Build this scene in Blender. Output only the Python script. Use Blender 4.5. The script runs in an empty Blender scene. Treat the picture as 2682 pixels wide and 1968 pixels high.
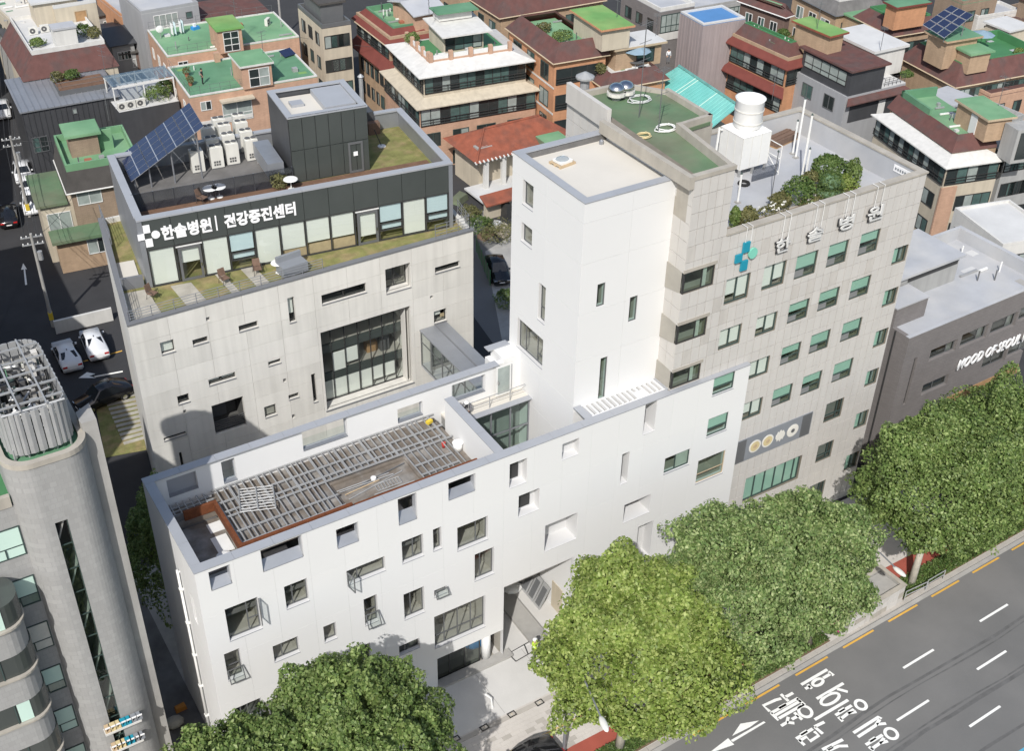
import bpy, bmesh, math, random
import numpy as np
from mathutils import Vector, Matrix
random.seed(7); rng = np.random.default_rng(7)
scene = bpy.context.scene
COL = scene.collection
R = math.radians
# ---------------------------------------------------------------- camera, world, sun, exposure
FPX, PITCH, ROLL, YAW = 3150.14, R(35.6338), R(1.1923), R(32.2083)
fw = np.array([math.sin(YAW)*math.cos(PITCH), math.cos(YAW)*math.cos(PITCH), -math.sin(PITCH)])
r0 = np.array([math.cos(YAW), -math.sin(YAW), 0.0]); u0 = np.cross(r0, fw)
rt = math.cos(ROLL)*r0 + math.sin(ROLL)*u0; up = -math.sin(ROLL)*r0 + math.cos(ROLL)*u0
CAM = np.array([-9.5729, -44.5678, 60.1617])
cd = bpy.data.cameras.new('camera'); cam = bpy.data.objects.new('camera', cd); COL.objects.link(cam)
cd.sensor_width = 36; cd.lens = FPX/2682*36; cd.clip_end = 1500; cd.clip_start = 1
cam.matrix_world = Matrix(((rt[0], up[0], -fw[0], CAM[0]), (rt[1], up[1], -fw[1], CAM[1]), (rt[2], up[2], -fw[2], CAM[2]), (0, 0, 0, 1)))
scene.camera = cam
SUN_EL, SUN_AZ = R(44), R(47.5)      # shadows fall towards SUN_AZ (from +x)
world = bpy.data.worlds.new('World'); scene.world = world; world.use_nodes = True
nt = world.node_tree; bg = nt.nodes['Background']
sky = nt.nodes.new('ShaderNodeTexSky'); sky.sky_type = 'NISHITA'; sky.sun_disc = False
sky.sun_elevation = SUN_EL; sky.air_density = 1.2; sky.dust_density = 2.0
toS = Vector((-math.cos(SUN_AZ), -math.sin(SUN_AZ), 0))
sky.sun_rotation = math.atan2(toS.x, toS.y)
nt.links.new(sky.outputs[0], bg.inputs[0]); bg.inputs[1].default_value = 0.14
sl = bpy.data.lights.new('sun', 'SUN'); sl.energy = 4.3; sl.angle = R(0.55); sl.color = (1.0, 0.97, 0.925)
so = bpy.data.objects.new('sun', sl); COL.objects.link(so)
sd = Vector((math.cos(SUN_AZ)*math.cos(SUN_EL), math.sin(SUN_AZ)*math.cos(SUN_EL), -math.sin(SUN_EL)))
so.rotation_euler = sd.to_track_quat('-Z', 'Y').to_euler(); so.location = (0, 0, 80)
vs = scene.view_settings; vs.view_transform = 'Standard'; vs.look = 'None'; vs.exposure = 0.0; vs.gamma = 1.0
scene.cycles.max_bounces = 7; scene.cycles.diffuse_bounces = 3; scene.cycles.glossy_bounces = 3
scene.cycles.transparent_max_bounces = 12; scene.cycles.caustics_reflective = False; scene.cycles.caustics_refractive = False
# ---------------------------------------------------------------- measuring: image rays meet known planes
CR = dict(A=(0, 0), B=(900, 0), C=(1782, 0), D=(0, 600), E=(900, 600), F=(1782, 600), G=(0, 1308), H=(900, 1308), I=(1782, 1308))
def at(o, x, y, axis, val, s=2.5022):
    ox, oy = CR[o] if isinstance(o, str) else o
    a = (ox+x/s-1341)/FPX; b = -(oy+y/s-984)/FPX
    d = fw + a*rt + b*up
    t = (val-CAM[axis])/d[axis]
    return CAM + t*d
def zat(o, x, y, z, s=2.5022): return at(o, x, y, 2, z, s)
# ---------------------------------------------------------------- materials
M = {}
def mk(name, col, rough=.8, var=.10, scale=1.2, streak=0., bump=0., metal=0., fine=0., spec=.3, col2=None, fscale=40):
    m = bpy.data.materials.new(name); m.use_nodes = True; n = m.node_tree.nodes; L = m.node_tree.links
    b = n['Principled BSDF']; b.inputs['Roughness'].default_value = rough; b.inputs['Metallic'].default_value = metal
    b.inputs['Specular IOR Level'].default_value = spec
    geo = n.new('ShaderNodeNewGeometry')
    nz = n.new('ShaderNodeTexNoise'); nz.inputs['Scale'].default_value = scale; nz.inputs['Detail'].default_value = 6; nz.inputs['Roughness'].default_value = .6
    L.new(geo.outputs['Position'], nz.inputs['Vector'])
    mr = n.new('ShaderNodeMapRange'); mr.inputs[1].default_value = .25; mr.inputs[2].default_value = .75; mr.inputs[3].default_value = 1-var; mr.inputs[4].default_value = 1+var
    L.new(nz.outputs[0], mr.inputs[0]); fac = mr.outputs[0]
    def mulv(a, bsock):
        k = n.new('ShaderNodeMath'); k.operation = 'MULTIPLY'; L.new(a, k.inputs[0]); L.new(bsock, k.inputs[1]); return k.outputs[0]
    if streak:
        mp = n.new('ShaderNodeMapping'); mp.inputs['Scale'].default_value = (2.2, 2.2, .12); L.new(geo.outputs['Position'], mp.inputs[0])
        n2 = n.new('ShaderNodeTexNoise'); n2.inputs['Scale'].default_value = 1.0; n2.inputs['Detail'].default_value = 5; L.new(mp.outputs[0], n2.inputs['Vector'])
        m2 = n.new('ShaderNodeMapRange'); m2.inputs[1].default_value = .35; m2.inputs[2].default_value = .7; m2.inputs[3].default_value = 1; m2.inputs[4].default_value = 1-streak; L.new(n2.outputs[0], m2.inputs[0])
        fac = mulv(fac, m2.outputs[0])
    if fine:
        n3 = n.new('ShaderNodeTexNoise'); n3.inputs['Scale'].default_value = fscale; n3.inputs['Detail'].default_value = 2; L.new(geo.outputs['Position'], n3.inputs['Vector'])
        m3 = n.new('ShaderNodeMapRange'); m3.inputs[1].default_value = .3; m3.inputs[2].default_value = .7; m3.inputs[3].default_value = 1-fine; m3.inputs[4].default_value = 1+fine; L.new(n3.outputs[0], m3.inputs[0])
        fac = mulv(fac, m3.outputs[0])
    base = n.new('ShaderNodeMix'); base.data_type = 'RGBA'; base.inputs['A'].default_value = (*col, 1); base.inputs['B'].default_value = (*(col2 or col), 1)
    if col2:
        n4 = n.new('ShaderNodeTexNoise'); n4.inputs['Scale'].default_value = scale*.6; n4.inputs['Detail'].default_value = 7; L.new(geo.outputs['Position'], n4.inputs['Vector'])
        m4 = n.new('ShaderNodeMapRange'); m4.inputs[1].default_value = .45; m4.inputs[2].default_value = .62; L.new(n4.outputs[0], m4.inputs[0]); L.new(m4.outputs[0], base.inputs['Factor'])
    else: base.inputs['Factor'].default_value = 0
    mx = n.new('ShaderNodeVectorMath'); mx.operation = 'SCALE'
    L.new(base.outputs['Result'], mx.inputs[0]); L.new(fac, mx.inputs['Scale']); L.new(mx.outputs[0], b.inputs['Base Color'])
    if bump:
        bp = n.new('ShaderNodeBump'); bp.inputs['Strength'].default_value = bump; bp.inputs['Distance'].default_value = .03
        n5 = n.new('ShaderNodeTexNoise'); n5.inputs['Scale'].default_value = 14; n5.inputs['Detail'].default_value = 4; L.new(geo.outputs['Position'], n5.inputs['Vector'])
        L.new(n5.outputs[0], bp.inputs['Height']); L.new(bp.outputs[0], b.inputs['Normal'])
    M[name] = m; return m
def mk_brick(name, col, mortar, row=.11, wid=.3, var=.12, streak=.12, ang=0.0):
    """small masonry units on vertical walls: courses in z, running along both wall directions"""
    m = mk(name, col, .9, var, .8, streak, 0, 0, .06); n = m.node_tree.nodes; L = m.node_tree.links
    b = n['Principled BSDF']; src = b.inputs['Base Color'].links[0].from_socket
    geo = n.new('ShaderNodeNewGeometry'); sx = n.new('ShaderNodeSeparateXYZ'); L.new(geo.outputs['Position'], sx.inputs[0])
    a = n.new('ShaderNodeMath'); a.operation = 'ADD'; L.new(sx.outputs[0], a.inputs[0]); L.new(sx.outputs[1], a.inputs[1])
    cb = n.new('ShaderNodeCombineXYZ'); L.new(a.outputs[0], cb.inputs[0]); L.new(sx.outputs[2], cb.inputs[1])
    br = n.new('ShaderNodeTexBrick'); br.inputs['Color1'].default_value = (.93, .93, .93, 1); br.inputs['Color2'].default_value = (1.05, 1.05, 1.05, 1)
    br.inputs['Mortar'].default_value = (*[mortar]*3, 1); br.inputs['Scale'].default_value = 1; br.inputs['Mortar Size'].default_value = .012
    br.inputs['Brick Width'].default_value = wid; br.inputs['Row Height'].default_value = row; L.new(cb.outputs[0], br.inputs['Vector'])
    mx = n.new('ShaderNodeVectorMath'); mx.operation = 'MULTIPLY'; L.new(src, mx.inputs[0]); L.new(br.outputs[0], mx.inputs[1]); L.new(mx.outputs[0], b.inputs['Base Color'])
    return m
def mk_glass(name, tint=(.75, .85, .82), refl=1.0, rough=.02, dark=0.):
    m = bpy.data.materials.new(name); m.use_nodes = True; n = m.node_tree.nodes; L = m.node_tree.links; n.clear()
    o = n.new('ShaderNodeOutputMaterial'); t = n.new('ShaderNodeBsdfTransparent'); t.inputs[0].default_value = (*tint, 1)
    g = n.new('ShaderNodeBsdfGlossy'); g.inputs['Roughness'].default_value = rough; g.inputs[0].default_value = (.95, 1, .98, 1)
    f = n.new('ShaderNodeLayerWeight'); f.inputs[0].default_value = .5
    p = n.new('ShaderNodeMath'); p.operation = 'POWER'; p.inputs[1].default_value = 4.0; L.new(f.outputs['Facing'], p.inputs[0])
    k = n.new('ShaderNodeMath'); k.operation = 'MULTIPLY_ADD'; k.inputs[1].default_value = .75*refl; k.inputs[2].default_value = .07*refl; k.use_clamp = True; L.new(p.outputs[0], k.inputs[0])
    x = n.new('ShaderNodeMixShader'); L.new(k.outputs[0], x.inputs[0]); L.new(t.outputs[0], x.inputs[1]); L.new(g.outputs[0], x.inputs[2]); L.new(x.outputs[0], o.inputs[0])
    M[name] = m; return m
def mk_leaf(name, c1, c2, c3):
    m = bpy.data.materials.new(name); m.use_nodes = True; n = m.node_tree.nodes; L = m.node_tree.links; n.clear()
    o = n.new('ShaderNodeOutputMaterial'); g = n.new('ShaderNodeNewGeometry')
    rp = n.new('ShaderNodeValToRGB'); e = rp.color_ramp.elements; e[0].color = (*c1, 1); e[1].color = (*c3, 1); e[1].position = 1
    k = rp.color_ramp.elements.new(.55); k.color = (*c2, 1); L.new(g.outputs['Random Per Island'], rp.inputs[0])
    nz = n.new('ShaderNodeTexNoise'); nz.inputs['Scale'].default_value = .9; nz.inputs['Detail'].default_value = 4; L.new(g.outputs['Position'], nz.inputs['Vector'])
    mr = n.new('ShaderNodeMapRange'); mr.inputs[1].default_value = .3; mr.inputs[2].default_value = .7; mr.inputs[3].default_value = .78; mr.inputs[4].default_value = 1.25; L.new(nz.outputs[0], mr.inputs[0])
    mx = n.new('ShaderNodeVectorMath'); mx.operation = 'SCALE'; L.new(rp.outputs[0], mx.inputs[0]); L.new(mr.outputs[0], mx.inputs['Scale'])
    d = n.new('ShaderNodeBsdfPrincipled'); d.inputs['Roughness'].default_value = .5; d.inputs['Specular IOR Level'].default_value = .35; L.new(mx.outputs[0], d.inputs['Base Color'])
    t = n.new('ShaderNodeBsdfTranslucent'); L.new(mx.outputs[0], t.inputs[0])
    s = n.new('ShaderNodeMixShader'); s.inputs[0].default_value = .3; L.new(d.outputs[0], s.inputs[1]); L.new(t.outputs[0], s.inputs[2]); L.new(s.outputs[0], o.inputs[0])
    M[name] = m; return m
mk('white', (.70, .70, .692), .75, .008, .5, .0, 0, 0, .0); mk('white_b', (.696, .696, .688), .75, .008, .5, .0); mk('white_c', (.704, .704, .695), .75, .008, .6, .0)
mk('reveal', (.60, .60, .60), .7, .03); mk('coping', (.375, .388, .41), .5, .05, .7, 0, 0, .15, .02); mk('coping_dark', (.17, .175, .185), .5, .08, 1)
mk('concrete_lt', (.66, .645, .60), .85, .06, .35, .11, .05, 0, .05); mk('concrete_lt_b', (.64, .625, .58), .85, .07, .4, .13, .05, 0, .05); mk('concrete_lt_c', (.67, .655, .61), .85, .06, .3, .09, .05, 0, .05)
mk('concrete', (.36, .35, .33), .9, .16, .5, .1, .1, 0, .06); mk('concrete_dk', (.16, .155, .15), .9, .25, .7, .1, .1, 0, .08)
mk('plaza', (.54, .53, .51), .9, .08, .4, 0, .08, 0, .05); mk('roof_cream', (.60, .57, .51), .9, .05, .3, 0, .05, 0, .03)
mk('tile_a', (.535, .515, .485), .7, .04, .9, .05, 0, 0, .02, .35); mk('tile_b', (.527, .507, .477), .7, .04, .9, .07, 0, 0, .02, .35); mk('tile_c', (.543, .523, .493), .7, .04, .9, .05, 0, 0, .02, .35)
mk('tile_d', (.505, .48, .445), .75, .06, .9, .10, 0, 0, .03)
mk('sash_gy', (.21, .215, .215), .5, .1); mk('letter_gy', (.60, .60, .585), .6, .03); mk('joint', (.20, .175, .14), .9, .2); mk('stone_cop', (.40, .37, .32), .85, .12, .8, .12)
mk('asphalt', (.152, .151, .148), .9, .10, .18, 0, .15, 0, .10, .2, (.175, .172, .167), 60); mk('asphalt_dk', (.045, .045, .047), .9, .16, .3, 0, .12, 0, .1)
mk('asphalt_wear', (.118, .117, .116), .9, .3, 1.2, 0, .1, 0, .12); mk('paint', (.78, .78, .75), .7, .08, 2, 0, 0, 0, .06); mk('paint_yel', (.62, .36, .07), .7, .12, 2, 0, 0, 0, .08); mk('paint_blue', (.10, .36, .52), .7, .1, 2)
mk('paver', (.52, .49, .455), .9, .08, .5, 0, .05, 0, .06); mk('kerb', (.40, .375, .34), .9, .1, .8, 0, .05, 0, .06); mk('tactile', (.60, .42, .18), .9, .08, 2)
mk('red_path', (.33, .085, .06), .9, .1, 1, 0, .05, 0, .08); mk('soil', (.17, .12, .08), .95, .3, 2, 0, .3, 0, .15)
mk('green_roof', (.15, .30, .165), .75, .16, .35, 0, .04, 0, .04, .3, (.20, .35, .20)); mk('green_roof_b', (.105, .235, .135), .7, .16, .4, 0, .04, 0, .04, .3, (.13, .27, .16)); mk('green_yel', (.20, .33, .11), .8, .2, .4, 0, .05, 0, .05, .3, (.15, .32, .10))
mk('green_moss', (.115, .185, .105), .85, .22, .4, 0, .05, 0, .05, .3, (.15, .17, .11)); mk('green_vivid', (.065, .20, .085), .55, .15, .4, 0, .0, 0, .03, .4)
mk('shingle_br', (.125, .06, .053), .85, .18, 1.2, 0, .12, 0, .12, .3, (.105, .065, .06)); mk('shingle_red', (.17, .05, .04), .8, .14, 1.0, 0, .1, 0, .1); mk('shingle_dk', (.075, .07, .065), .9, .2, 1, 0, .1, 0, .12)
mk('rooftile', (.27, .085, .05), .85, .22, 1.2, 0, .2, 0, .12, .3, (.20, .075, .05))
mk_brick('brick_or', (.52, .27, .15), .95); mk_brick('brick_sal', (.50, .32, .225), .95); mk_brick('brick_bn', (.30, .225, .165), .8); mk_brick('brick_dk', (.17, .115, .095), .8); mk_brick('brick_gy', (.20, .185, .18), .75, .12, .4, .06, .05)
mk_brick('brick_tan', (.42, .30, .20), .95); mk_brick('mosaic', (.33, .328, .32), .9, .3, .3, .03, .05)
mk('stucco_cream', (.52, .46, .36), .9, .08, .7, .15); mk('stucco_grey', (.36, .36, .35), .9, .08, .7, .15); mk('stucco_white', (.62, .61, .58), .9, .06, .7, .12); mk('grey_panel', (.34, .345, .355), .75, .05, .5, .08)
mk('zinc_dk', (.095, .098, .105), .5, .12, .6, .08, 0, .4); mk('zinc_lt', (.33, .345, .37), .45, .1, .5, .05, 0, .5); mk('metal_pink', (.40, .345, .34), .6, .06, .5, .15, 0, .2)
mk('blue_sheet', (.085, .22, .45), .55, .08, .5); mk('teal_metal', (.17, .50, .46), .5, .12, .4, .05, 0, .1, .03, .4, (.22, .55, .50)); mk('teal_old', (.13, .33, .30), .6, .25, .8)
mk('cement_gy', (.40, .41, .43), .8, .1, .4, 0, .03, 0, .04, .3, (.45, .45, .45)); mk('cement_lt', (.55, .55, .54), .8, .1, .4, 0, .03, 0, .04)
mk('grass', (.20, .20, .075), .95, .3, 1.5, 0, .2, 0, .25, .2, (.27, .22, .11)); mk('deck', (.17, .10, .065), .8, .2, 2, 0, 0, 0, .1); mk('paver_old', (.40, .375, .32), .9, .22, 1.2, 0, .1, 0, .1)
mk('slab_br', (.175, .15, .125), .9, .3, 1.4, 0, .1, 0, .15, .3, (.26, .245, .225)); mk('galv', (.37, .375, .375), .5, .10, 1.5, 0, 0, .25, .05); mk('corten', (.15, .05, .02), .85, .3, 3, 0, .1, 0, .2); mk('steel_gy', (.30, .31, .33), .4, .08, 1, 0, 0, .5)
mk('frame_dk', (.045, .045, .045), .5, .1); mk('frame_gy', (.16, .165, .17), .45, .08, 1, 0, 0, .3); mk('frame_wh', (.68, .68, .66), .5, .04); mk('frame_gn', (.05, .075, .07), .5, .1); mk('frame_tan', (.45, .36, .25), .7, .1)
mk('band_dk', (.062, .070, .066), .25, .08, .5, 0, 0, 0, 0, .5); mk('blind', (.80, .80, .75), .8, .03, .5); mk('blind_blue', (.60, .72, .76), .8, .03); mk('blind_gn', (.52, .68, .60), .75, .05, .6); mk('curtain', (.56, .55, .50), .9, .1, 3)
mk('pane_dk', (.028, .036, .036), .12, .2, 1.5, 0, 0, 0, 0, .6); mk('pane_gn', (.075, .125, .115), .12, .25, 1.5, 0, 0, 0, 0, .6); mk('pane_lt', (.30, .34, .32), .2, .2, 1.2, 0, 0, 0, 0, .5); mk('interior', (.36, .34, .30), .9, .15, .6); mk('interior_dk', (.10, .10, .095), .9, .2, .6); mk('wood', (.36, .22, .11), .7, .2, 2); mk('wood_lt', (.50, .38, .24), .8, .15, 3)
mk('solar', (.022, .032, .075), .18, .15, 3, 0, 0, 0, 0, .6); mk('solar_frame', (.55, .57, .60), .4, .05, 1, 0, 0, .6); mk('ac_white', (.66, .65, .60), .55, .06, 1, .1); mk('fan_dk', (.10, .10, .10), .6, .1)
mk('sign_white', (.84, .84, .84), .5, .02); mk('sign_dark', (.045, .045, .05), .6, .05); mk('logo_teal', (.02, .26, .36), .4, .04); mk('logo_green', (.20, .55, .43), .4, .04); mk('banner', (.23, .245, .265), .6, .05); mk('gold', (.60, .50, .28), .6, .08); mk('medal', (.70, .68, .62), .6, .05)  # dark sign colour serves the hospital letter backs and the shop board lettering
mk('bark', (.22, .19, .15), .95, .25, 3, 0, .4, 0, .1); mk('bark_pale', (.42, .39, .33), .95, .2, 3, 0, .3, 0, .12); mk('rubber', (.02, .02, .02), .8, .1); mk('plastic_wh', (.74, .74, .72), .6, .05)
mk('car_white', (.72, .73, .74), .22, .02, 1, 0, 0, .0, 0, .6); mk('car_black', (.012, .012, .014), .15, .02, 1, 0, 0, 0, 0, .7); mk('car_glass', (.012, .014, .016), .08, .02, 1, 0, 0, 0, 0, .7); mk('lamp_red', (.45, .02, .02), .3, .02); mk('chrome', (.6, .6, .6), .2, .02, 1, 0, 0, 1)
mk('skin', (.45, .28, .20), .6, .05); mk('cloth_dk', (.035, .037, .042), .9, .15, 4); mk('cloth_gy', (.15, .15, .165), .9, .15, 4); mk('hair', (.015, .012, .01), .6, .1); mk('vest', (.45, .62, .06), .7, .08, 3); mk('cloth_wh', (.65, .65, .66), .9, .08, 4)
mk('pot', (.33, .13, .08), .85, .12, 2); mk('flower_pink', (.55, .03, .26), .7, .15, 6); mk('flower_wh', (.75, .75, .70), .7, .05); mk('red', (.45, .05, .04), .6, .1); mk('yellow', (.65, .48, .05), .6, .1); mk('tarp_blue', (.04, .26, .58), .5, .1, 2); mk('cable', (.06, .06, .06), .7, .1); mk('rope', (.55, .56, .55), .8, .1); mk('chair_br', (.17, .11, .08), .7, .2, 5); mk('umbrella', (.22, .31, .38), .7, .08, 2); mk('flower_or', (.6, .25, .05), .7, .1)
mk_glass('glass', (.88, .915, .90), 1.0); mk_glass('glass_gn', (.72, .83, .785), 1.0); mk_glass('glass_bg', (.16, .22, .21), 1.3, .04); mk_glass('glass_sm', (.5, .54, .53), 1.1); mk_glass('glass_clear', (.88, .93, .91), 1.0); mk_glass('mesh_scr', (.62, .63, .66), .8, .3); mk_glass('plastic_clear', (.8, .82, .82), 1.4, .25)
mk_leaf('leaf_yel', (.13, .195, .035), (.225, .30, .065), (.39, .445, .15)); mk_leaf('leaf_mid', (.105, .175, .05), (.20, .28, .095), (.38, .44, .20)); mk_leaf('leaf_dk', (.085, .14, .035), (.15, .22, .06), (.29, .36, .13)); mk_leaf('leaf_shrub', (.05, .10, .025), (.10, .16, .04), (.19, .25, .08)); mk_leaf('leaf_oliv', (.10, .11, .04), (.17, .17, .07), (.27, .25, .11))
# ---------------------------------------------------------------- mesh helpers
BOXF = ((0, 3, 2, 1), (4, 5, 6, 7), (0, 1, 5, 4), (1, 2, 6, 5), (2, 3, 7, 6), (3, 0, 4, 7))
def mesh(name, V, F, m, smooth=False):
    me = bpy.data.meshes.new(name); me.from_pydata([tuple(map(float, v)) for v in V], [], F)
    for k in (m if isinstance(m, (list, tuple)) else [m]): me.materials.append(M[k] if isinstance(k, str) else k)
    if smooth: me.polygons.foreach_set('use_smooth', [True]*len(me.polygons))
    me.update(); return me
class MB:
    def __init__(s): s.V = []; s.F = []
    def add(s, V, F):
        k = len(s.V); s.V += [tuple(v) for v in V]; s.F += [tuple(i+k for i in f) for f in F]; return s
    def box(s, a, b, c, d, e, f): return s.add([(a, c, e), (b, c, e), (b, d, e), (a, d, e), (a, c, f), (b, c, f), (b, d, f), (a, d, f)], BOXF)
    def hexa(s, P): return s.add(P, BOXF)          # 4 lower then 4 upper corners
    def prism(s, poly, z0, z1):
        n = len(poly); V = [(x, y, z0) for x, y in poly]+[(x, y, z1) for x, y in poly]
        return s.add(V, [tuple(range(n-1, -1, -1)), tuple(range(n, 2*n))]+[(i, (i+1) % n, n+(i+1) % n, n+i) for i in range(n)])
    def tube(s, pts, r, n=6, r2=None):
        pts = [Vector(p) for p in pts]; k = len(s.V); N = len(pts)
        for i, p in enumerate(pts):
            d = (pts[min(i+1, N-1)]-pts[max(i-1, 0)]).normalized(); a = d.orthogonal().normalized() if abs(d.z) > .9 else d.cross(Vector((0, 0, 1))).normalized(); b = d.cross(a)
            rr = r if r2 is None else r+(r2-r)*i/max(N-1, 1)
            for j in range(n):
                t = 2*math.pi*j/n; s.V.append(tuple(p+a*math.cos(t)*rr+b*math.sin(t)*rr))
        for i in range(N-1):
            for j in range(n): s.F.append((k+i*n+j, k+i*n+(j+1) % n, k+(i+1)*n+(j+1) % n, k+(i+1)*n+j))
        s.F.append(tuple(k+j for j in range(n-1, -1, -1))); s.F.append(tuple(k+(N-1)*n+j for j in range(n))); return s
    def lathe(s, c, prof, n=16):
        k = len(s.V); N = len(prof)
        for r_, z in prof:
            for j in range(n): t = 2*math.pi*j/n; s.V.append((c[0]+r_*math.cos(t), c[1]+r_*math.sin(t), c[2]+z))
        for i in range(N-1):
            for j in range(n): s.F.append((k+i*n+j, k+i*n+(j+1) % n, k+(i+1)*n+(j+1) % n, k+(i+1)*n+j))
        s.F.append(tuple(k+j for j in range(n-1, -1, -1))); s.F.append(tuple(k+(N-1)*n+j for j in range(n))); return s
    def ell(s, c, r, n=10, m=6):
        prof = [(max(.02, math.sin(math.pi*i/m)), -math.cos(math.pi*i/m)) for i in range(m+1)]
        k = len(s.V); s.lathe((0, 0, 0), prof, n)
        s.V[k:] = [(c[0]+x*r[0], c[1]+y*r[1], c[2]+z*r[2]) for x, y, z in s.V[k:]]; return s
    def me(s, name, m, smooth=False): return mesh(name, s.V, s.F, m, smooth)
def obj(name, me, parent=None):
    o = bpy.data.objects.new(name, me); COL.objects.link(o)
    if parent is not None: o.parent = parent
    return o
def tag(o, label=None, cat=None, group=None, kind=None):
    if label: o['label'] = label
    if cat: o['category'] = cat
    if group: o['group'] = group
    if kind: o['kind'] = kind
    return o
def one(name, mb, m, label, cat, group=None, smooth=False): return tag(obj(name, mb.me(name, m, smooth)), label, cat, group)
def struct(name, mb, m): return tag(obj(name, mb.me(name, m)), kind='structure')
def dup(o, loc=None, rz=None, label=None, parent=None):
    c = o.copy(); COL.objects.link(c); c.parent = parent
    if loc is not None: c.location = loc
    if rz is not None: c.rotation_euler[2] = rz
    if label: c['label'] = label
    for ch in list(o.children): dup(ch, parent=c)
    return c
class Thing:
    """an Empty at the base of a thing; parts are built in its own frame (u right, v back, z up)"""
    def __init__(s, name, label, cat, loc=(0, 0, 0), rz=0., group=None):
        s.e = bpy.data.objects.new(name, None); COL.objects.link(s.e); s.e.location = loc; s.e.rotation_euler = (0, 0, rz); s.e.empty_display_size = .3
        tag(s.e, label, cat, group); s.O = np.array(loc, float); s.c = math.cos(rz); s.s = math.sin(rz); s.rz = rz
    def loc(s, P):
        d = np.array(P, float)-s.O; return np.array([d[0]*s.c+d[1]*s.s, -d[0]*s.s+d[1]*s.c, d[2]])
    def add(s, name, mb, m, parent=None, smooth=False): return obj(name, mb.me(name, m, smooth) if isinstance(mb, MB) else mb, parent or s.e)
    def box(s, name, a, b, c, d, e, f, m, parent=None): return s.add(name, MB().box(a, b, c, d, e, f), m, parent)
    # image position -> this frame, on its v=const plane (front), u=const plane (left side) or at a height
    def _ray(s, o, x, y, sc):
        ox, oy = CR[o] if isinstance(o, str) else o
        d = fw+(ox+x/sc-1341)/FPX*rt-(oy+y/sc-984)/FPX*up
        return s.loc(CAM), np.array([d[0]*s.c+d[1]*s.s, -d[0]*s.s+d[1]*s.c, d[2]])
    def pos(s, axis, val, o, x, y, sc=2.5022):
        C, d = s._ray(o, x, y, sc); return C+d*((val-C[axis])/d[axis])
class Face:
    """a vertical face: s runs along it, n points out of it"""
    def __init__(f, t, o, sd, nd): f.t = t; f.o = o; f.sd = sd; f.nd = nd
    def P(f, s, n, z): return (f.o[0]+f.sd[0]*s+f.nd[0]*n, f.o[1]+f.sd[1]*s+f.nd[1]*n, z)
    def add(f, mb, s0, s1, n0, n1, z0, z1):
        P = [f.P(s0, n0, z0), f.P(s1, n0, z0), f.P(s1, n1, z0), f.P(s0, n1, z0), f.P(s0, n0, z1), f.P(s1, n0, z1), f.P(s1, n1, z1), f.P(s0, n1, z1)]
        return mb.hexa(P)
    def hit(f, o, x, y, sc=2.5022):
        C, d = f.t._ray(o, x, y, sc); w = np.array([f.o[0], f.o[1], 0.]); nd = np.array([*f.nd, 0.]); P = C+d*(((w-C)@nd)/(d@nd))
        return ((P-w)[0]*f.sd[0]+(P-w)[1]*f.sd[1], P[2])
    def rect(f, o, x0, y0, x1, y1, sc=2.5022):
        a = f.hit(o, x0, y0, sc); b = f.hit(o, x1, y1, sc); return (float(min(a[0], b[0])), float(max(a[0], b[0])), float(min(a[1], b[1])), float(max(a[1], b[1])))
    def box(f, name, s0, s1, n0, n1, z0, z1, m, parent=None): return f.t.add(name, f.add(MB(), s0, s1, n0, n1, z0, z1), m, parent)
def front(t, v=0., u=0.): return Face(t, (u, v), (1, 0), (0, -1))
def left(t, u=0., v=0.): return Face(t, (u, v), (0, 1), (-1, 0))
def right(t, u=0., v=0.): return Face(t, (u, v), (0, 1), (1, 0))
def cells(S0, S1, Z0, Z1, holes):
    """rectangles that cover S0..S1 x Z0..Z1 minus the holes"""
    hs = [(max(a, S0), min(b, S1), max(c, Z0), min(d, Z1)) for a, b, c, d in holes]; hs = [h for h in hs if h[1]-h[0] > 1e-4 and h[3]-h[2] > 1e-4]
    if not hs: return [(S0, S1, Z0, Z1)]
    zs = sorted({Z0, Z1} | {h[2] for h in hs} | {h[3] for h in hs}); out = []
    for z0, z1 in zip(zs, zs[1:]):
        iv = sorted((h[0], h[1]) for h in hs if h[2] <= z0+1e-6 and h[3] >= z1-1e-6); c = S0
        for a, b in iv:
            if a > c+1e-4: out.append((c, a, z0, z1))
            c = max(c, b)
        if c < S1-1e-4: out.append((c, S1, z0, z1))
    return out
def wall(f, name, S0, S1, Z0, Z1, holes, th, m, n1=0., parent=None):
    mb = MB()
    for a, b, c, d in cells(S0, S1, Z0, Z1, holes): f.add(mb, a, b, n1-th, n1, c, d)
    return f.t.add(name, mb, m, parent)
def panels(f, name, ss, zs, holes, th, gap, mats, n0=0., limit=300, parent=None, rnd=0.004):
    """cladding: one object per panel up to the limit (largest first in view = list order), the rest joined as stuff"""
    cnt = 0; rest = MB(); g = gap/2
    for zi in range(len(zs)-2, -1, -1):
        for si in range(len(ss)-1):
            pr = random.uniform(-rnd, rnd); cl = cells(ss[si]+g, ss[si+1]-g, zs[zi]+g, zs[zi+1]-g, holes); grp = []
            for r_ in cl:      # rectangles that touch belong to one panel
                hit = [q for q in grp if any(not (r_[1] < k[0]-1e-4 or r_[0] > k[1]+1e-4 or r_[3] < k[2]-1e-4 or r_[2] > k[3]+1e-4) for k in q)]
                grp = [q for q in grp if q not in hit]+[sum(hit, [])+[r_]]
            for q in grp:
                mb = MB()
                for a, b, c, d in q: f.add(mb, a, b, n0, n0+th+pr, c, d)
                if cnt < limit: f.t.add(name, mb, random.choice(mats), parent); cnt += 1
                else: rest.add(mb.V, mb.F)
    if rest.V: tag(f.t.add(name, rest, mats[0], parent), kind='stuff')
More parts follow.
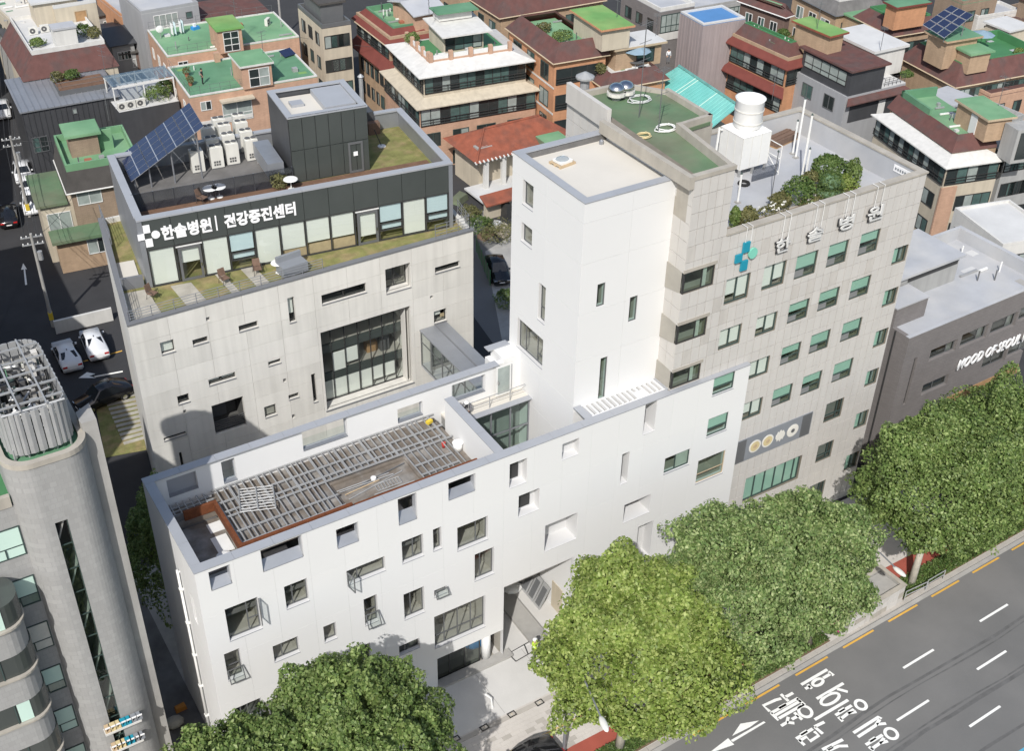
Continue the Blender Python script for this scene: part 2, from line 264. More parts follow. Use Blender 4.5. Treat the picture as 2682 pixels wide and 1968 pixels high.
def frame_mb(f, s0, s1, z0, z1, n0, n1, w, vs_=(), hs_=()):
    mb = MB(); f.add(mb, s0, s1, n0, n1, z0, z0+w); f.add(mb, s0, s1, n0, n1, z1-w, z1); f.add(mb, s0, s0+w, n0, n1, z0+w, z1-w); f.add(mb, s1-w, s1, n0, n1, z0+w, z1-w)
    k = .002
    for v in vs_: x = s0+(s1-s0)*v; f.add(mb, x-w/2, x+w/2, n0+k, n1-k, z0+w, z1-w)
    for h in hs_: z = z0+(z1-z0)*h[0]; f.add(mb, s0+w+(s1-s0-2*w)*h[1], s0+w+(s1-s0-2*w)*h[2], n0+2*k, n1-2*k, z-w/2, z+w/2)
    return mb
def window(f, s0, s1, z0, z1, rec=.25, fm='frame_dk', w=.06, vs=(), hs=(), glass='glass', room=2.0, blind=None, parent=None, sill=None, rm='interior', label=None):
    """glazed opening: frame with pane, room behind it, optional blind [(f0,f1,zf)] and sill"""
    o = f.t.add('window', frame_mb(f, s0, s1, z0, z1, -rec-.06, -rec, w, vs, hs), fm, parent)
    mb = MB(); n = -rec-.035; mb.add([f.P(s0+w*.5, n, z0+w*.5), f.P(s1-w*.5, n, z0+w*.5), f.P(s1-w*.5, n, z1-w*.5), f.P(s0+w*.5, n, z1-w*.5)], [(0, 1, 2, 3)])
    f.t.add('pane', mb, glass, o)
    if room:
        a = -rec-.12; b = a-room; mb = MB(); g = .02
        P = [f.P(s0-g, a, z0-g), f.P(s1+g, a, z0-g), f.P(s1+g, a, z1+g), f.P(s0-g, a, z1+g), f.P(s0-g, b, z0-g-.3), f.P(s1+g, b, z0-g-.3), f.P(s1+g, b, z1+g), f.P(s0-g, b, z1+g)]
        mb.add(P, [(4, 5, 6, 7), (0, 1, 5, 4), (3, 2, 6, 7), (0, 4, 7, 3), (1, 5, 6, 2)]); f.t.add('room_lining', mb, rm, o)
    for bl in (blind or ()):
        a0, a1, zf = bl[:3]; bm = bl[3] if len(bl) > 3 else 'blind'
        f.box('blind', s0+(s1-s0)*a0+.03, s0+(s1-s0)*a1-.03, -rec-.11, -rec-.085, z0+(z1-z0)*zf+.01, z1-.02, bm, o)
    if sill: f.box('sill', s0-.02, s1+.02, -rec+.003, sill[0], z0-.05, z0-.002, sill[1], o)
    return o
def text_mesh(body, size, depth, bold=0.0, spacing=1.0, shear=0.0):
    cu = bpy.data.curves.new('lettering', 'FONT'); cu.body = body; cu.size = size; cu.extrude = depth/2; cu.offset = bold; cu.space_character = spacing; cu.shear = shear; cu.align_x = 'LEFT'; cu.resolution_u = 3
    o = bpy.data.objects.new('lettering', cu); COL.objects.link(o)
    dg = bpy.context.evaluated_depsgraph_get(); me = bpy.data.meshes.new_from_object(o.evaluated_get(dg)); bpy.data.objects.remove(o)
    return me
def letters(f, body, s0, s1, z0, z1, n, depth, m, bold=.03, parent=None, name='lettering', spacing=1.0, tilt=0.0, shear=0.0):
    """upright letters on a face, stretched to fill s0..s1 x z0..z1 (z follows tilt per metre)"""
    me = text_mesh(body, 1.0, .1, bold, spacing, shear); k = len(me.vertices); co = np.empty(k*3); me.vertices.foreach_get('co', co); co = co.reshape(-1, 3)
    mn, mx = co.min(0), co.max(0); q = (co-mn)/np.maximum(mx-mn, 1e-6)
    V = [f.P(s0+(s1-s0)*a, n+depth*c, z0+(z1-z0)*b+tilt*(s1-s0)*a) for a, b, c in q]
    for v, p in zip(me.vertices, V): v.co = p
    me.materials.clear(); me.materials.append(M[m]); me.update()
    return obj(name, me, parent or f.t.e)
# ================================================================ GROUND AND STREET
S = MB(); S.add([(-260, -160, -.02), (420, -160, -.02), (420, 520, -.02), (-260, 520, -.02)], [(0, 1, 2, 3)]); struct('ground', S, 'asphalt_dk')
RA = math.atan2(1.01, 31.45)      # the avenue runs about two degrees off the white building
def rd(x, off):                   # a point on the line parallel to the avenue; off = 0 is the yellow line
    return (x, -11.08+(x-24.91)*math.tan(RA)+off)
def strip(x0, x1, o0, o1, z): return [(*rd(x0, o0), z), (*rd(x1, o0), z), (*rd(x1, o1), z), (*rd(x0, o1), z)]
S = MB(); S.add(strip(-60, 160, -34, .52, .0), [(0, 1, 2, 3)]); struct('road', S, 'asphalt')
S = MB(); S.add(strip(-60, 160, .0+.15, .45, .004), [(0, 1, 2, 3)]); struct('gutter', S, 'concrete')
k = struct('sidewalk', MB().add([(-60, -.0, .128), (160, -.0, .128), (160, rd(160, .75)[1], .128), (-60, rd(-60, .75)[1], .128)], [(0, 3, 2, 1)]), 'paver')
kb = bpy.data.objects.new('kerb', None); COL.objects.link(kb); tag(kb, kind='structure')
x = -30.
while x < 110:
    P = strip(x+.01, x+.99, .5, .75, 0.); obj('kerb_stone', MB().hexa([(p[0], p[1], -.02) for p in P]+[(p[0], p[1], .14) for p in P]).me('kerb_stone', 'kerb'), kb); x += 1.
# plaza in front of the white building, joint strip and pavers
pz = struct('plaza', MB().add([(-4, -.02, .135), (33, -.02, .135), (33, -3.9, .135), (-4, -4.15, .135)], [(0, 3, 2, 1)]), 'plaza')
for i in range(10): obj('slab_joint', MB().box(i*3.6-2, i*3.6-1.97, -3.9, -.05, .136, .139).me('slab_joint', 'concrete'), pz)
S = MB(); S.box(-20, 33, -4.45, -4.15, .13, .16); struct('plaza_edging', S, 'kerb')
S = MB(); S.box(-20, 36, -6.78, -6.45, .13, .137); struct('tactile_strip', S, 'tactile')
pv = bpy.data.objects.new('paving', None); COL.objects.link(pv); tag(pv, kind='structure')
pm = [MB().box(-.295, .295, -.145, .145, 0, .012).me('paver_block', 'paver') for _ in range(2)]
pm.append(MB().box(-.295, .295, -.145, .145, 0, .015).me('paver_block', 'kerb'))
cnt = 0
for j in range(14):
    for i in range(26):
        X, Y = 9.5+i*.6+(j % 2)*.3, -4.62-j*.3
        if -6.8 < Y-.1 < -6.3 or cnt >= 300: continue
        o = obj('paver_block', pm[0] if random.random() < .85 else pm[2], pv); o.location = (X, Y, .128); cnt += 1
S = MB(); S.add([(10.5, -9.5, .133), (13.2, -8.4, .133), (23, -7.75, .133), (34, -7.8, .133), (34, -9.35, .133), (18, -9.75, .133)], [(0, 1, 2, 3, 4, 5)]); struct('cycle_path', S, 'red_path')
S = MB(); S.add([(40, -6.9, .133), (60, -6.6, .133), (60, -8.1, .133), (40, -8.5, .133)], [(0, 1, 2, 3)]); struct('cycle_path', S, 'red_path')
S = MB(); S.add(strip(14, 37.5, .8, 2.2, .14), [(0, 1, 2, 3)]); struct('planting_bed', S, 'soil')
S = MB(); S.add(strip(43.5, 75, .8, 2.3, .14), [(0, 1, 2, 3)]); struct('planting_bed', S, 'soil')
for i in range(4):
    px_ = zat('H', (1283, 1103, 923, 735)[i], (1336, 1413, 1500, 1575)[i], .135)
    t = Thing('ground_light', 'square dark-rimmed uplight set in the pavement, '+('nearest the big tree', 'second from the big tree', 'third from the big tree', 'in tree shadow')[i], 'light', (px_[0], px_[1], .13), .05, 'uplights in the pavement')
    t.add('frame', MB().box(-.27, .27, -.2, -.13, 0, .03).box(-.27, .27, .13, .2, 0, .03).box(-.27, -.2, -.129, .129, 0, .03).box(.2, .27, -.129, .129, 0, .03), 'frame_dk'); t.add('lens', MB().lathe((0, 0, 0), [(.12, .002), (.12, .02), (.05, .035)], 10), 'stucco_cream')
# road markings
def mark(name, P, m, z=.006):
    o = obj(name, MB().add([(p[0], p[1], z) for p in P], [tuple(range(len(P)))]).me(name, m), MRK); return o
MRK = bpy.data.objects.new('road_markings', None); COL.objects.link(MRK); tag(MRK, kind='structure')
for k in range(-4, 10):
    x0 = 42.18+k*4.28; mark('edge_dash', [p[:2] for p in strip(x0, x0+2.86, -.07, .07, 0)], 'paint_yel')
for off, ph in ((-3.32, 40.04), (-5.98, 36.58), (-8.72, 40.1)):
    for k in range(-3, 7):
        x0 = ph+k*7.5-(0 if off > -6 else 0)
        if off == -3.32 and x0 < 37 or off == -5.98 and x0 < 33: continue
        mark('lane_dash', [p[:2] for p in strip(x0, x0+2.9, off-.08, off+.08, 0)], 'paint')
for o_, w_ in ((-4.55, .12), (-4.9, .05), (-7.6, .16), (-7.25, .06), (-10.4, .1)): S = MB(); xs = [10+i*2.5 for i in range(34)]; S.add([(*rd(x, o_+.12*math.sin(x*.37)+w_*random.uniform(.4, 1.3)), .003) for x in xs]+[(*rd(x, o_+.12*math.sin(x*.37)-w_*random.uniform(.4, 1.3)), .003) for x in xs], [(34+i, 34+i+1, i+1, i) for i in range(33)]); obj('road_seam', S.me('road_seam', 'asphalt_wear'), MRK)
for o in (-11.6, -11.85): mark('bus_lane_line', [p[:2] for p in strip(-20, 120, o-.07, o+.07, 0)], 'paint_blue')
TX = ((1840, 1720), 4.331)
def gpt(x, y): return zat(TX[0], x, y, 0., TX[1])[:2]
def stroke(name, pts, w=.2, close=False):
    P = [Vector(gpt(*p)) for p in pts]; mb = MB(); N = len(P); L_ = []; R_ = []
    for i in range(N):
        a = P[(i-1) % N] if (close or i) else P[i]; b = P[(i+1) % N] if (close or i < N-1) else P[i]
        d = (b-a).normalized(); nn = Vector((-d.y, d.x))*w/2; L_.append(P[i]+nn); R_.append(P[i]-nn)
    for i in range(N if close else N-1):
        j = (i+1) % N; mb.add([(*R_[i], .007), (*R_[j], .007), (*L_[j], .007), (*L_[i], .007)], [(0, 1, 2, 3)])
    obj(name, mb.me(name, 'paint'), MRK)
def ring(cx, cy, a, b, w=.2, dx=-.86, dy=.5):
    stroke('road_letter_stroke', [(cx+a*math.cos(t)*dx+b*math.sin(t)*.62, cy+a*math.cos(t)*dy+b*math.sin(t)*.62) for t in [2*math.pi*i/18 for i in range(18)]], w, True)
for p in ([(1120, 325), (1415, 152)], [(1368, 250), (1455, 200)], [(1430, 175), (1488, 220)], [(1190, 322), (1240, 370)], [(1165, 372), (1222, 342)],
          [(1295, 485), (1598, 308)], [(1525, 372), (1648, 405)], [(1272, 722), (1652, 498)],
          [(1508, 672), (1692, 560)], [(1545, 632), (1610, 592)], [(1540, 692), (1592, 742)], [(1565, 715), (1650, 650), (1718, 605)], [(1650, 650), (1745, 632)],
          [(1712, 872), (2000, 690), (2030, 712)], [(1762, 918), (1960, 790), (2010, 720)], [(1975, 775), (2082, 765)],
          [(1852, 1008), (2042, 895)], [(1895, 968), (1960, 925)], [(1885, 1030), (1945, 1074)], [(1915, 1058), (2010, 990), (2060, 930)], [(2010, 990), (2102, 965)],
          [(888, 432), (975, 512)], [(935, 468), (1028, 418)], [(892, 482), (830, 498), (690, 562), (762, 628)],
          [(775, 648), (1085, 478)], [(865, 590), (945, 545)], [(825, 672), (1115, 505)], [(858, 712), (1150, 545)], [(775, 645), (865, 728)], [(1070, 480), (1162, 556)],
          [(1040, 640), (1130, 722)], [(1012, 718), (1085, 678)], [(892, 792), (958, 752), (972, 690)], [(958, 752), (1042, 762)],
          [(1270, 802), (1382, 748)], [(1272, 805), (1365, 882)],
          [(1062, 938), (1250, 825)], [(1112, 892), (1185, 848)], [(1092, 952), (1158, 1012)], [(1095, 965), (1178, 915), (1222, 965), (1318, 903), (1265, 855)],
          [(1358, 1062), (1592, 948)], [(1410, 1080), (1545, 1022), (1650, 1020)], [(1420, 1062), (1475, 1030)]): stroke('road_letter_stroke', p)
ring(1308, 297, 62, 42); ring(1447, 487, 112, 62); ring(1795, 553, 50, 74); ring(1165, 630, 62, 86); ring(2140, 880, 58, 84)
def poly(name, pts): mark(name, [gpt(*p) for p in pts], 'paint')
poly('road_arrow', [(715, 755), (695, 740), (320, 955), (345, 975)]); poly('road_arrow', [(290, 932), (360, 1005), (60, 1110)]); poly('road_arrow', [(640, 732), (430, 768), (335, 908), (470, 840), (540, 805)])
# the back lanes: paler patches, car-park lines, arrows
def patch(name, pts, m, z): return struct(name, MB().add([(p[0], p[1], z) for p in pts], [tuple(range(len(pts)))]), m)
patch('back_lane', [(33, 10), (38, 10), (47, 52), (40, 56)], 'asphalt', .004); patch('back_lane', [(-8, 40), (4, 66), (22, 160), (14, 160), (-16, 40)], 'asphalt_dk', .004)
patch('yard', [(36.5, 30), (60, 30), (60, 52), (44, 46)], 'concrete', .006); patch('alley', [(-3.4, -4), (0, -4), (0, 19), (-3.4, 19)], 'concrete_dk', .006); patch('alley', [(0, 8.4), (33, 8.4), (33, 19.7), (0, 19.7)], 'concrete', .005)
a, b, c, d = [zat('D', *k, 0)[:2] for k in ((545, 870), (800, 800), (590, 975), (800, 930))]
cp = struct('car_park_markings', MB().tube([(*zat('D', 620, 970, 0)[:2], .008), (*zat('D', 805, 935, 0)[:2], .008)], .08, 4), 'paint')
obj('arrow_head', MB().add([(*zat('D', *k, 0)[:2], .012) for k in ((515, 978), (570, 940), (625, 950), (585, 965), (630, 978))], [(0, 1, 2, 3, 4)]).me('arrow_head', 'paint'), cp)
obj('yellow_line', MB().tube([(*a, .008), (*b, .008)], .06, 4).me('yellow_line', 'paint_yel'), cp)
st = struct('street_markings', MB().add([(*zat('D', *k, 0)[:2], .012) for k in ((152, 225), (178, 265), (165, 262), (178, 365), (165, 368), (155, 265), (138, 268))], [(0, 1, 2, 3, 4, 5, 6)]), 'paint')
dk = bpy.data.objects.new('garden_path', None); COL.objects.link(dk); tag(dk, kind='structure')
for k in range(11):
    p = zat('D', 690+12*k, 1130+28*k, 0); q = zat('D', 905+6*k, 1085+28*k, 0); v = Vector(q-p); nn = Vector((-v.y, v.x, 0)).normalized()*.17
    obj('plank', MB().hexa([(*(Vector(p)-nn)[:2], 0), (*(Vector(q)-nn)[:2], 0), (*(Vector(q)+nn)[:2], 0), (*(Vector(p)+nn)[:2], 0)]+[(*(Vector(p)-nn)[:2], .07), (*(Vector(q)-nn)[:2], .07), (*(Vector(q)+nn)[:2], .07), (*(Vector(p)+nn)[:2], .07)]).me('plank', 'paver_old'), dk)
patch('lawn', [zat('D', *k, 0)[:2] for k in ((620, 1130), (880, 1060), (960, 1450), (690, 1500))], 'grass', .008)
w1 = zat('D', 370, 690, 0); w2 = zat('D', 745, 600, 0)
one('boundary_wall', MB().hexa([(w1[0], w1[1], 0), (w2[0], w2[1], 0), (w2[0]+.03, w2[1]+.25, 0), (w1[0]+.03, w1[1]+.25, 0), (w1[0], w1[1], 1.3), (w2[0], w2[1], 1.3), (w2[0]+.03, w2[1]+.25, 1.3), (w1[0]+.03, w1[1]+.25, 1.3)]), 'stucco_white', 'low white boundary wall behind the two parked white cars', 'wall')

# ================================================================ WHITE BUILDING UNDER CONSTRUCTION
HW = 16.9
W = Thing('white_building', 'white clad building under construction with tall stair tower and unfinished roof terrace', 'building')
ZA = ((440, 1480), 4.859); ZB = ((860, 1260), 4.887); ZC = ((1280, 1150), 4.887); ZD = ((1100, 1480), 4.887); ZE = ((1560, 880), 3.991); ZR = ((1150, 900), 4.59)
F = front(W)
def rz_(Z, *a): return F.rect(Z[0], *a, Z[1])
glz = [  # glazed windows: rect, mullions, transoms, glass
    (rz_(ZA, 1475, 285, 1800, 455), (.36,), (), 'glass'), (rz_(ZA, 720, 575, 1200, 810), (.66,), ((.36, .68, 1),), 'glass'), (rz_(ZA, 710, 1145, 965, 1398), (), ((.42, 0, 1),), 'glass'),
    (rz_(ZA, 1330, 1045, 1680, 1110), (.37,), (), 'glass'), (rz_(ZA, 1975, 795, 2155, 930), (), (), 'glass'), (F.rect('G', 1535, 1378, 1725, 1395), (.25, .5), (), 'glass_sm'),
    (rz_(ZB, 937, 785, 1222, 955), (.57,), (), 'glass'), (rz_(ZB, 1338, 628, 1452, 862), (), (), 'glass'), (rz_(ZB, 1650, 605, 2042, 745), (.65,), (), 'glass'), (rz_(ZB, 1873, 948, 2120, 1185), (.35,), (), 'glass'),
    (rz_(ZB, 232, 1160, 733, 1145), (.3,), (), 'glass'), (rz_(ZB, 1355, 1410, 1520, 1425), (), (), 'glass'), (F.rect('H', 130, 660, 230, 795), (), ((.45, 0, 1),), 'glass'), (F.rect('H', 392, 628, 533, 738), (.38,), (), 'glass'),
    (F.rect('H', 593, 775, 928, 835), (.22, .48, .74), ((.3, 0, 1),), 'glass'), (F.rect('H', 363, 968, 500, 970), (.35,), (), 'glass_sm'), (F.rect('H', 38, 1000, 180, 1050), (), (), 'glass_sm')]
grn = [(rz_(ZE, 1243, 445, 1437, 545), 1), (rz_(ZE, 1182, 875, 1365, 978), 1), (rz_(ZE, 728, 1285, 970, 1340), 0), (rz_(ZE, 1075, 1310, 1325, 1430), 2)]
par = [rz_(ZA, 512, 100, 825, 240), F.rect('G', 1705, 335, 1993, 380), rz_(ZB, 97, 632, 400, 775), rz_(ZB, 887, 240, 1143, 490), rz_(ZB, 1535, 35, 1885, 130)]
opn = [rz_(ZC, 270, 330, 485, 550), rz_(ZC, 385, 735, 642, 900), rz_(ZC, 945, 70, 1150, 190), rz_(ZC, 1712, 200, 1770, 550), rz_(ZC, 1738, 850, 2055, 935), rz_(ZC, 725, 1115, 1120, 1275), rz_(ZE, 525, 710, 612, 990), rz_(ZC, 1915, 1130, 2060, 1500)]
par = [(a, b, c, min(d, HW-.12)) for a, b, c, d in par]; opn[6] = (*opn[6][:3], min(opn[6][3], HW-.1))
e0 = F.hit(ZD[0], 1075, 290, ZD[1]); e1 = F.hit('H', 1510, 385); s0_ = F.hit(ZD[0], 220, 1190, ZD[1])
ENT = (float(e0[0]), float(e1[0]), .14, float(e0[1])); sh = F.hit(ZD[0], 1045, 840, ZD[1])
STO = (float(s0_[0]), float(e0[0])-.003, .14, float(sh[1]))
holes = [g_[0] for g_ in glz]+[g_[0] for g_ in grn]+par+opn+[ENT, STO]
XR = 36.25
TH = .32
wall(F, 'front_wall', .031, XR, 0, HW-.06, holes, TH-.03, 'reveal', -.03)
ss = [i*XR/18 for i in range(19)]; zs = [0, 3.3, 6.7, 10.1, 13.5, HW-.06]
panels(F, 'cladding_panel', ss, zs, holes, .03, .006, ['white', 'white_b', 'white_c'], -.03, rnd=.0008)
for i, (rc, v_, h_, gl) in enumerate(glz):
    window(F, *rc, rec=.22, fm='frame_gy', w=.06, vs=v_, hs=h_, glass=gl, room=2.6, sill=(.02, 'coping'))
for rc, k in grn:
    window(F, *rc, rec=.06 if k else .08, fm='frame_gn' if k < 2 else 'frame_tan', vs=(.45,) if k == 0 else (), hs=((.36, 0, 1),) if k else (), glass='glass_gn', room=1.5, blind=[(0, 1, .38, 'blind_gn')] if k == 1 else ([(.5, 1, 0, 'curtain')] if k == 0 else None), sill=(.04, 'coping'))
for rc in par:
    o = F.t.add('parapet_opening', frame_mb(F, rc[0], rc[1], rc[2], rc[3], -TH-.16, -.14, .05), 'coping', None)
    mb = MB(); P = F.P; mb.hexa([P(rc[0]+.05, -TH-.15, rc[2]+.05), P(rc[1]-.05, -TH-.15, rc[2]+.05), P(rc[1]-.05, -.0, rc[2]+.02), P(rc[0]+.05, -.0, rc[2]+.02), P(rc[0]+.05, -TH-.15, rc[2]+(rc[3]-rc[2])*.32), P(rc[1]-.05, -TH-.15, rc[2]+(rc[3]-rc[2])*.32), P(rc[1]-.05, -.0, rc[2]+.06), P(rc[0]+.05, -.0, rc[2]+.06)])
    F.t.add('flashing', mb, 'zinc_lt', o)
for i, rc in enumerate(opn):      # deep openings through the screen wall
    d = (.56, .56, .56, 1.5, 3.0, 1.2, 1.4, .9)[i]; a, b, c, e = rc; g = .01; P = F.P
    mb = MB(); mb.add([P(a-g, -TH, c), P(b+g, -TH, c), P(b+g, -TH, e), P(a-g, -TH, e), P(a-g, -d, c), P(b+g, -d, c), P(b+g, -d, e), P(a-g, -d, e)], [(0, 1, 5, 4), (3, 2, 6, 7), (0, 4, 7, 3), (1, 5, 6, 2), (4, 5, 6, 7)])
    o = W.add('opening_lining', mb, 'reveal'); F.box('sill', a, b, -TH+.002, .015, c-.06, c-.003, 'reveal', o)
    if i < 2: F.box('screen', a+.1, a+(b-a)*.72, -.5, -.45, c+.25, e-.1, 'frame_dk', o)
# entrance passage and shop front
mb = MB(); P = F.P; D_ = 6.3
mb.add([P(ENT[0], -TH, .14), P(ENT[1], -TH, .14), P(ENT[1], -TH, ENT[3]), P(ENT[0], -TH, ENT[3]), P(ENT[0], -D_, .14), P(ENT[1], -D_, .14), P(ENT[1], -D_, ENT[3]), P(ENT[0], -D_, ENT[3])], [(3, 2, 6, 7), (0, 4, 7, 3), (1, 5, 6, 2), (4, 5, 6, 7)])
en = W.add('entrance_recess', mb, 'white_b'); F.box('passage_floor', ENT[0]-.4, ENT[1], -D_, -.05, .1, .15, 'plaza', en); F.box('ramp', ENT[0]+2.1, ENT[0]+3.4, -D_, .6, .15, .4, 'concrete', en)
F.box('side_door', ENT[1]-.06, ENT[1]-.01, -2.2, -1.0, .15, 2.5, 'stucco_cream', en); F.box('kick_plate', ENT[0]+.02, ENT[1], -D_+.02, -D_+.05, .15, 1.0, 'interior', en)
a, b, c, e = STO
mb = MB(); mb.add([P(a, -TH, c), P(b, -TH, c), P(b, -TH, e), P(a, -TH, e), P(a, -3.4, c), P(b, -3.4, c), P(b, -3.4, e), P(a, -3.4, e)], [(0, 1, 5, 4), (3, 2, 6, 7), (0, 4, 7, 3), (1, 5, 6, 2), (4, 5, 6, 7)])
so_ = W.add('shop_interior', mb, 'interior'); gx = a+(b-a)*.70
W.add('shop_window', frame_mb(F, a, gx, c, e, -.5, -.44, .07, (.33, .66)), 'frame_dk', so_); W.add('pane', MB().add([P(a, -.47, c), P(gx, -.47, c), P(gx, -.47, e), P(a, -.47, e)], [(0, 1, 2, 3)]), 'glass_sm', so_)
W.add('column', MB().lathe((b-1.0, .45, 0), [(.3, .1), (.3, e)], 16), 'white', so_, True); F.box('step', a, b+.6, -TH, .35, .12, .32, 'concrete', so_)
# left flank, back wall, tower walls
LF = left(W); lh = [LF.rect('G', 1250, 630, 1300, 830)]; lh = [(lh[0][0], lh[0][0]+.55, lh[0][2], lh[0][3])]
wall(LF, 'flank_wall', TH, 8.4, 0, HW-.06, lh, .3, 'reveal', -.03); panels(LF, 'cladding_panel', [.0, 2.1, 4.2, 6.3, 8.4], zs, lh, .03, .012, ['white', 'white_b'], -.03, rnd=.0015)
window(LF, *lh[0], rec=.1, fm='frame_wh', room=1.2)
p0 = LF.hit('G', 1175, 460); W.add('rainwater_pipe', MB().tube([(-.12, p0[0], 0), (-.12, p0[0], p0[1])], .075, 8).tube([(-.12, p0[0], p0[1]-.25), (.1, p0[0]+.02, p0[1]-.1)], .06, 6), 'plastic_wh', None, True)
for k in range(5): LF.box('pipe_bracket', p0[0]-.13, p0[0]+.13, 0, .22, 2.5+k*2.6, 2.6+k*2.6, 'plastic_wh')
XT, YT, ZT, XTR, YTB = 24.1, 1.95, 30.45, 30.55, 9.3
BW = front(W, 8.05); zt_ = 14.82
bh = [(1.2, 2.88, 15.28, 16.5), (4.34, 5.14, 14.91, 16.5), (9.25, 12.1, 15.29, 16.78), (15.43, 17.15, 14.95, 15.98), (19.2, 21.6, 15.1, 16.4)]
wall(BW, 'back_wall', 0.3, 22.9, 0, HW-.06, bh, .35, 'white_c')
for rc in bh:
    o = W.add('back_opening', frame_mb(BW, rc[0], rc[1], rc[2], rc[3], -.37, -.25, .05), 'coping'); a, b, c, e = rc
    if rc[0] > 3: W.add('glass_guard', MB().add([BW.P(a+.05, -.3, c+.05), BW.P(b-.05, -.3, c+.05), BW.P(b-.05, -.3, c+(e-c)*.45), BW.P(a+.05, -.3, c+(e-c)*.45)], [(0, 1, 2, 3)]), 'glass_clear', o)
    else: BW.box('board', a+.05, b-.05, -.3, -.27, c+.05, e-.2, 'coping', o)
    BW.box('flashing', a, b, -.36, .02, c-.03, c+.03, 'zinc_lt', o)
W.box('return_wall', 22.55, 22.9, 8.4, 9.7, 0, HW-.5, 'white_c'); W.box('rear_link', 22.9, XTR, 8.0, 9.6, 0, HW+.2, 'white_c'); W.box('link_coping', 22.5, 24.08, 9.2, 9.75, HW+.2, HW+.27, 'coping')
# coping pieces (thin folded sheet, each with its own joint)
def cop(p, q, w, z, side, n, th=.06, m='coping'):
    p = Vector(p); q = Vector(q); d = (q-p)/n; nn = Vector((-d.y, d.x)).normalized()*w*side
    for i in range(n):
        a = p+d*i+d.normalized()*.006; b = p+d*(i+1)-d.normalized()*.006
        W.add('coping', MB().hexa([(*a, z), (*b, z), (*(b+nn), z), (*(a+nn), z), (*a, z+th), (*b, z+th), (*(b+nn), z+th), (*(a+nn), z+th)]), m)
cop((-.03, -.03), (30.0, -.03), .6, HW-.06, 1, 14); cop((30.0, -.03), (XR, -.03), .35, HW-.06, 1, 3)
cop((-.03, .571), (-.03, 7.84), .55, HW-.06, -1, 4); cop((-.03, 7.85), (22.5, 7.85), .58, HW-.06, 1, 11); cop((17.82, .575), (17.82, 6.5), .58, HW-.06, -1, 3)
W.box('cross_wall', 17.85, 18.37, TH, 6.5, 10, HW-.06, 'white_c'); W.box('left_parapet', .27, .5, TH, 8.04, 12, HW-.065, 'white_c')
# terrace: slab, trough, sunken court, pit, galvanised joists, weathering steel edge
sl = W.add('terrace_slab', MB().box(3.3, 9.7, 2.75, 8.05, 14.0, 14.45).box(9.7, 14.45, 5.4, 8.05, 14.0, 14.45).box(14.45, 17.85, 2.75, 8.05, 14.0, 14.45).box(9.7, 14.45, 2.75, 5.4, 13.9, 14.3).box(.5, 3.3, 6.75, 8.05, 14.0, 14.45), 'slab_br')
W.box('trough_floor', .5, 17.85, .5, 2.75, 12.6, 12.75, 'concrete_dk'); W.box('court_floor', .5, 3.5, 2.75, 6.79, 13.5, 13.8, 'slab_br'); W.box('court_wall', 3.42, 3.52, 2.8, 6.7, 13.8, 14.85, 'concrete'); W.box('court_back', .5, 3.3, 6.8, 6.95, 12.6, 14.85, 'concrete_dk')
W.add('steel_edging', MB().box(3.2, 9.85, 2.62, 2.82, 14.45, 15.05), 'corten'); W.add('steel_edging', MB().box(9.95, 17.85, 2.55, 2.7, 14.45, 15.0), 'corten'); W.add('steel_edging', MB().box(3.2, 3.4, 2.82, 6.85, 14.45, 15.05), 'corten'); W.add('steel_edging', MB().box(1.5, 3.2, 6.66, 6.86, 14.45, 15.05), 'corten')
x = 3.7; n_ = 0
while x < 17.5:
    y0 = 5.45 if 9.6 < x < 14.4 else 2.85
    z1_ = zt_+random.uniform(-.008, .008); w_ = .027
    W.box('joist', x-w_, x+w_, y0, 5.42 if y0 < 5 else 5.5, z1_-.08, z1_, 'galv') if y0 < 5 else None
    W.box('joist', x-w_+.04, x+w_+.04, 5.52, 7.95, z1_-.1, z1_, 'galv')
    if n_ % 4 == 2: W.box('joist', x+.08, x+.14, 5.52, 7.95, z1_-.1, z1_, 'galv')
    x += random.choice((.3, .42, .42, .5)); n_ += 1
for y, x0, x1 in ((7.97, 3.5, 17.8), (6.75, 3.5, 17.8), (5.47, 3.5, 17.8), (5.9, 3.5, 17.2), (4.1, 3.5, 9.6), (4.1, 14.5, 17.0), (3.1, 3.5, 9.6), (3.2, 14.5, 17.0), (2.86, 3.5, 9.6)):
    W.box('bearer', x0, x1, y-.04, y+.04, zt_-.105, zt_-.012, 'galv')
for y in (7.0, 7.3, 7.6): W.box('joist', .6, 3.4, y-.03, y+.03, zt_-.1, zt_-.005, 'galv')
for k in range(7): W.box('joist', .7+k*.38, .76+k*.38, 6.95, 8.0, zt_-.1, zt_, 'galv')
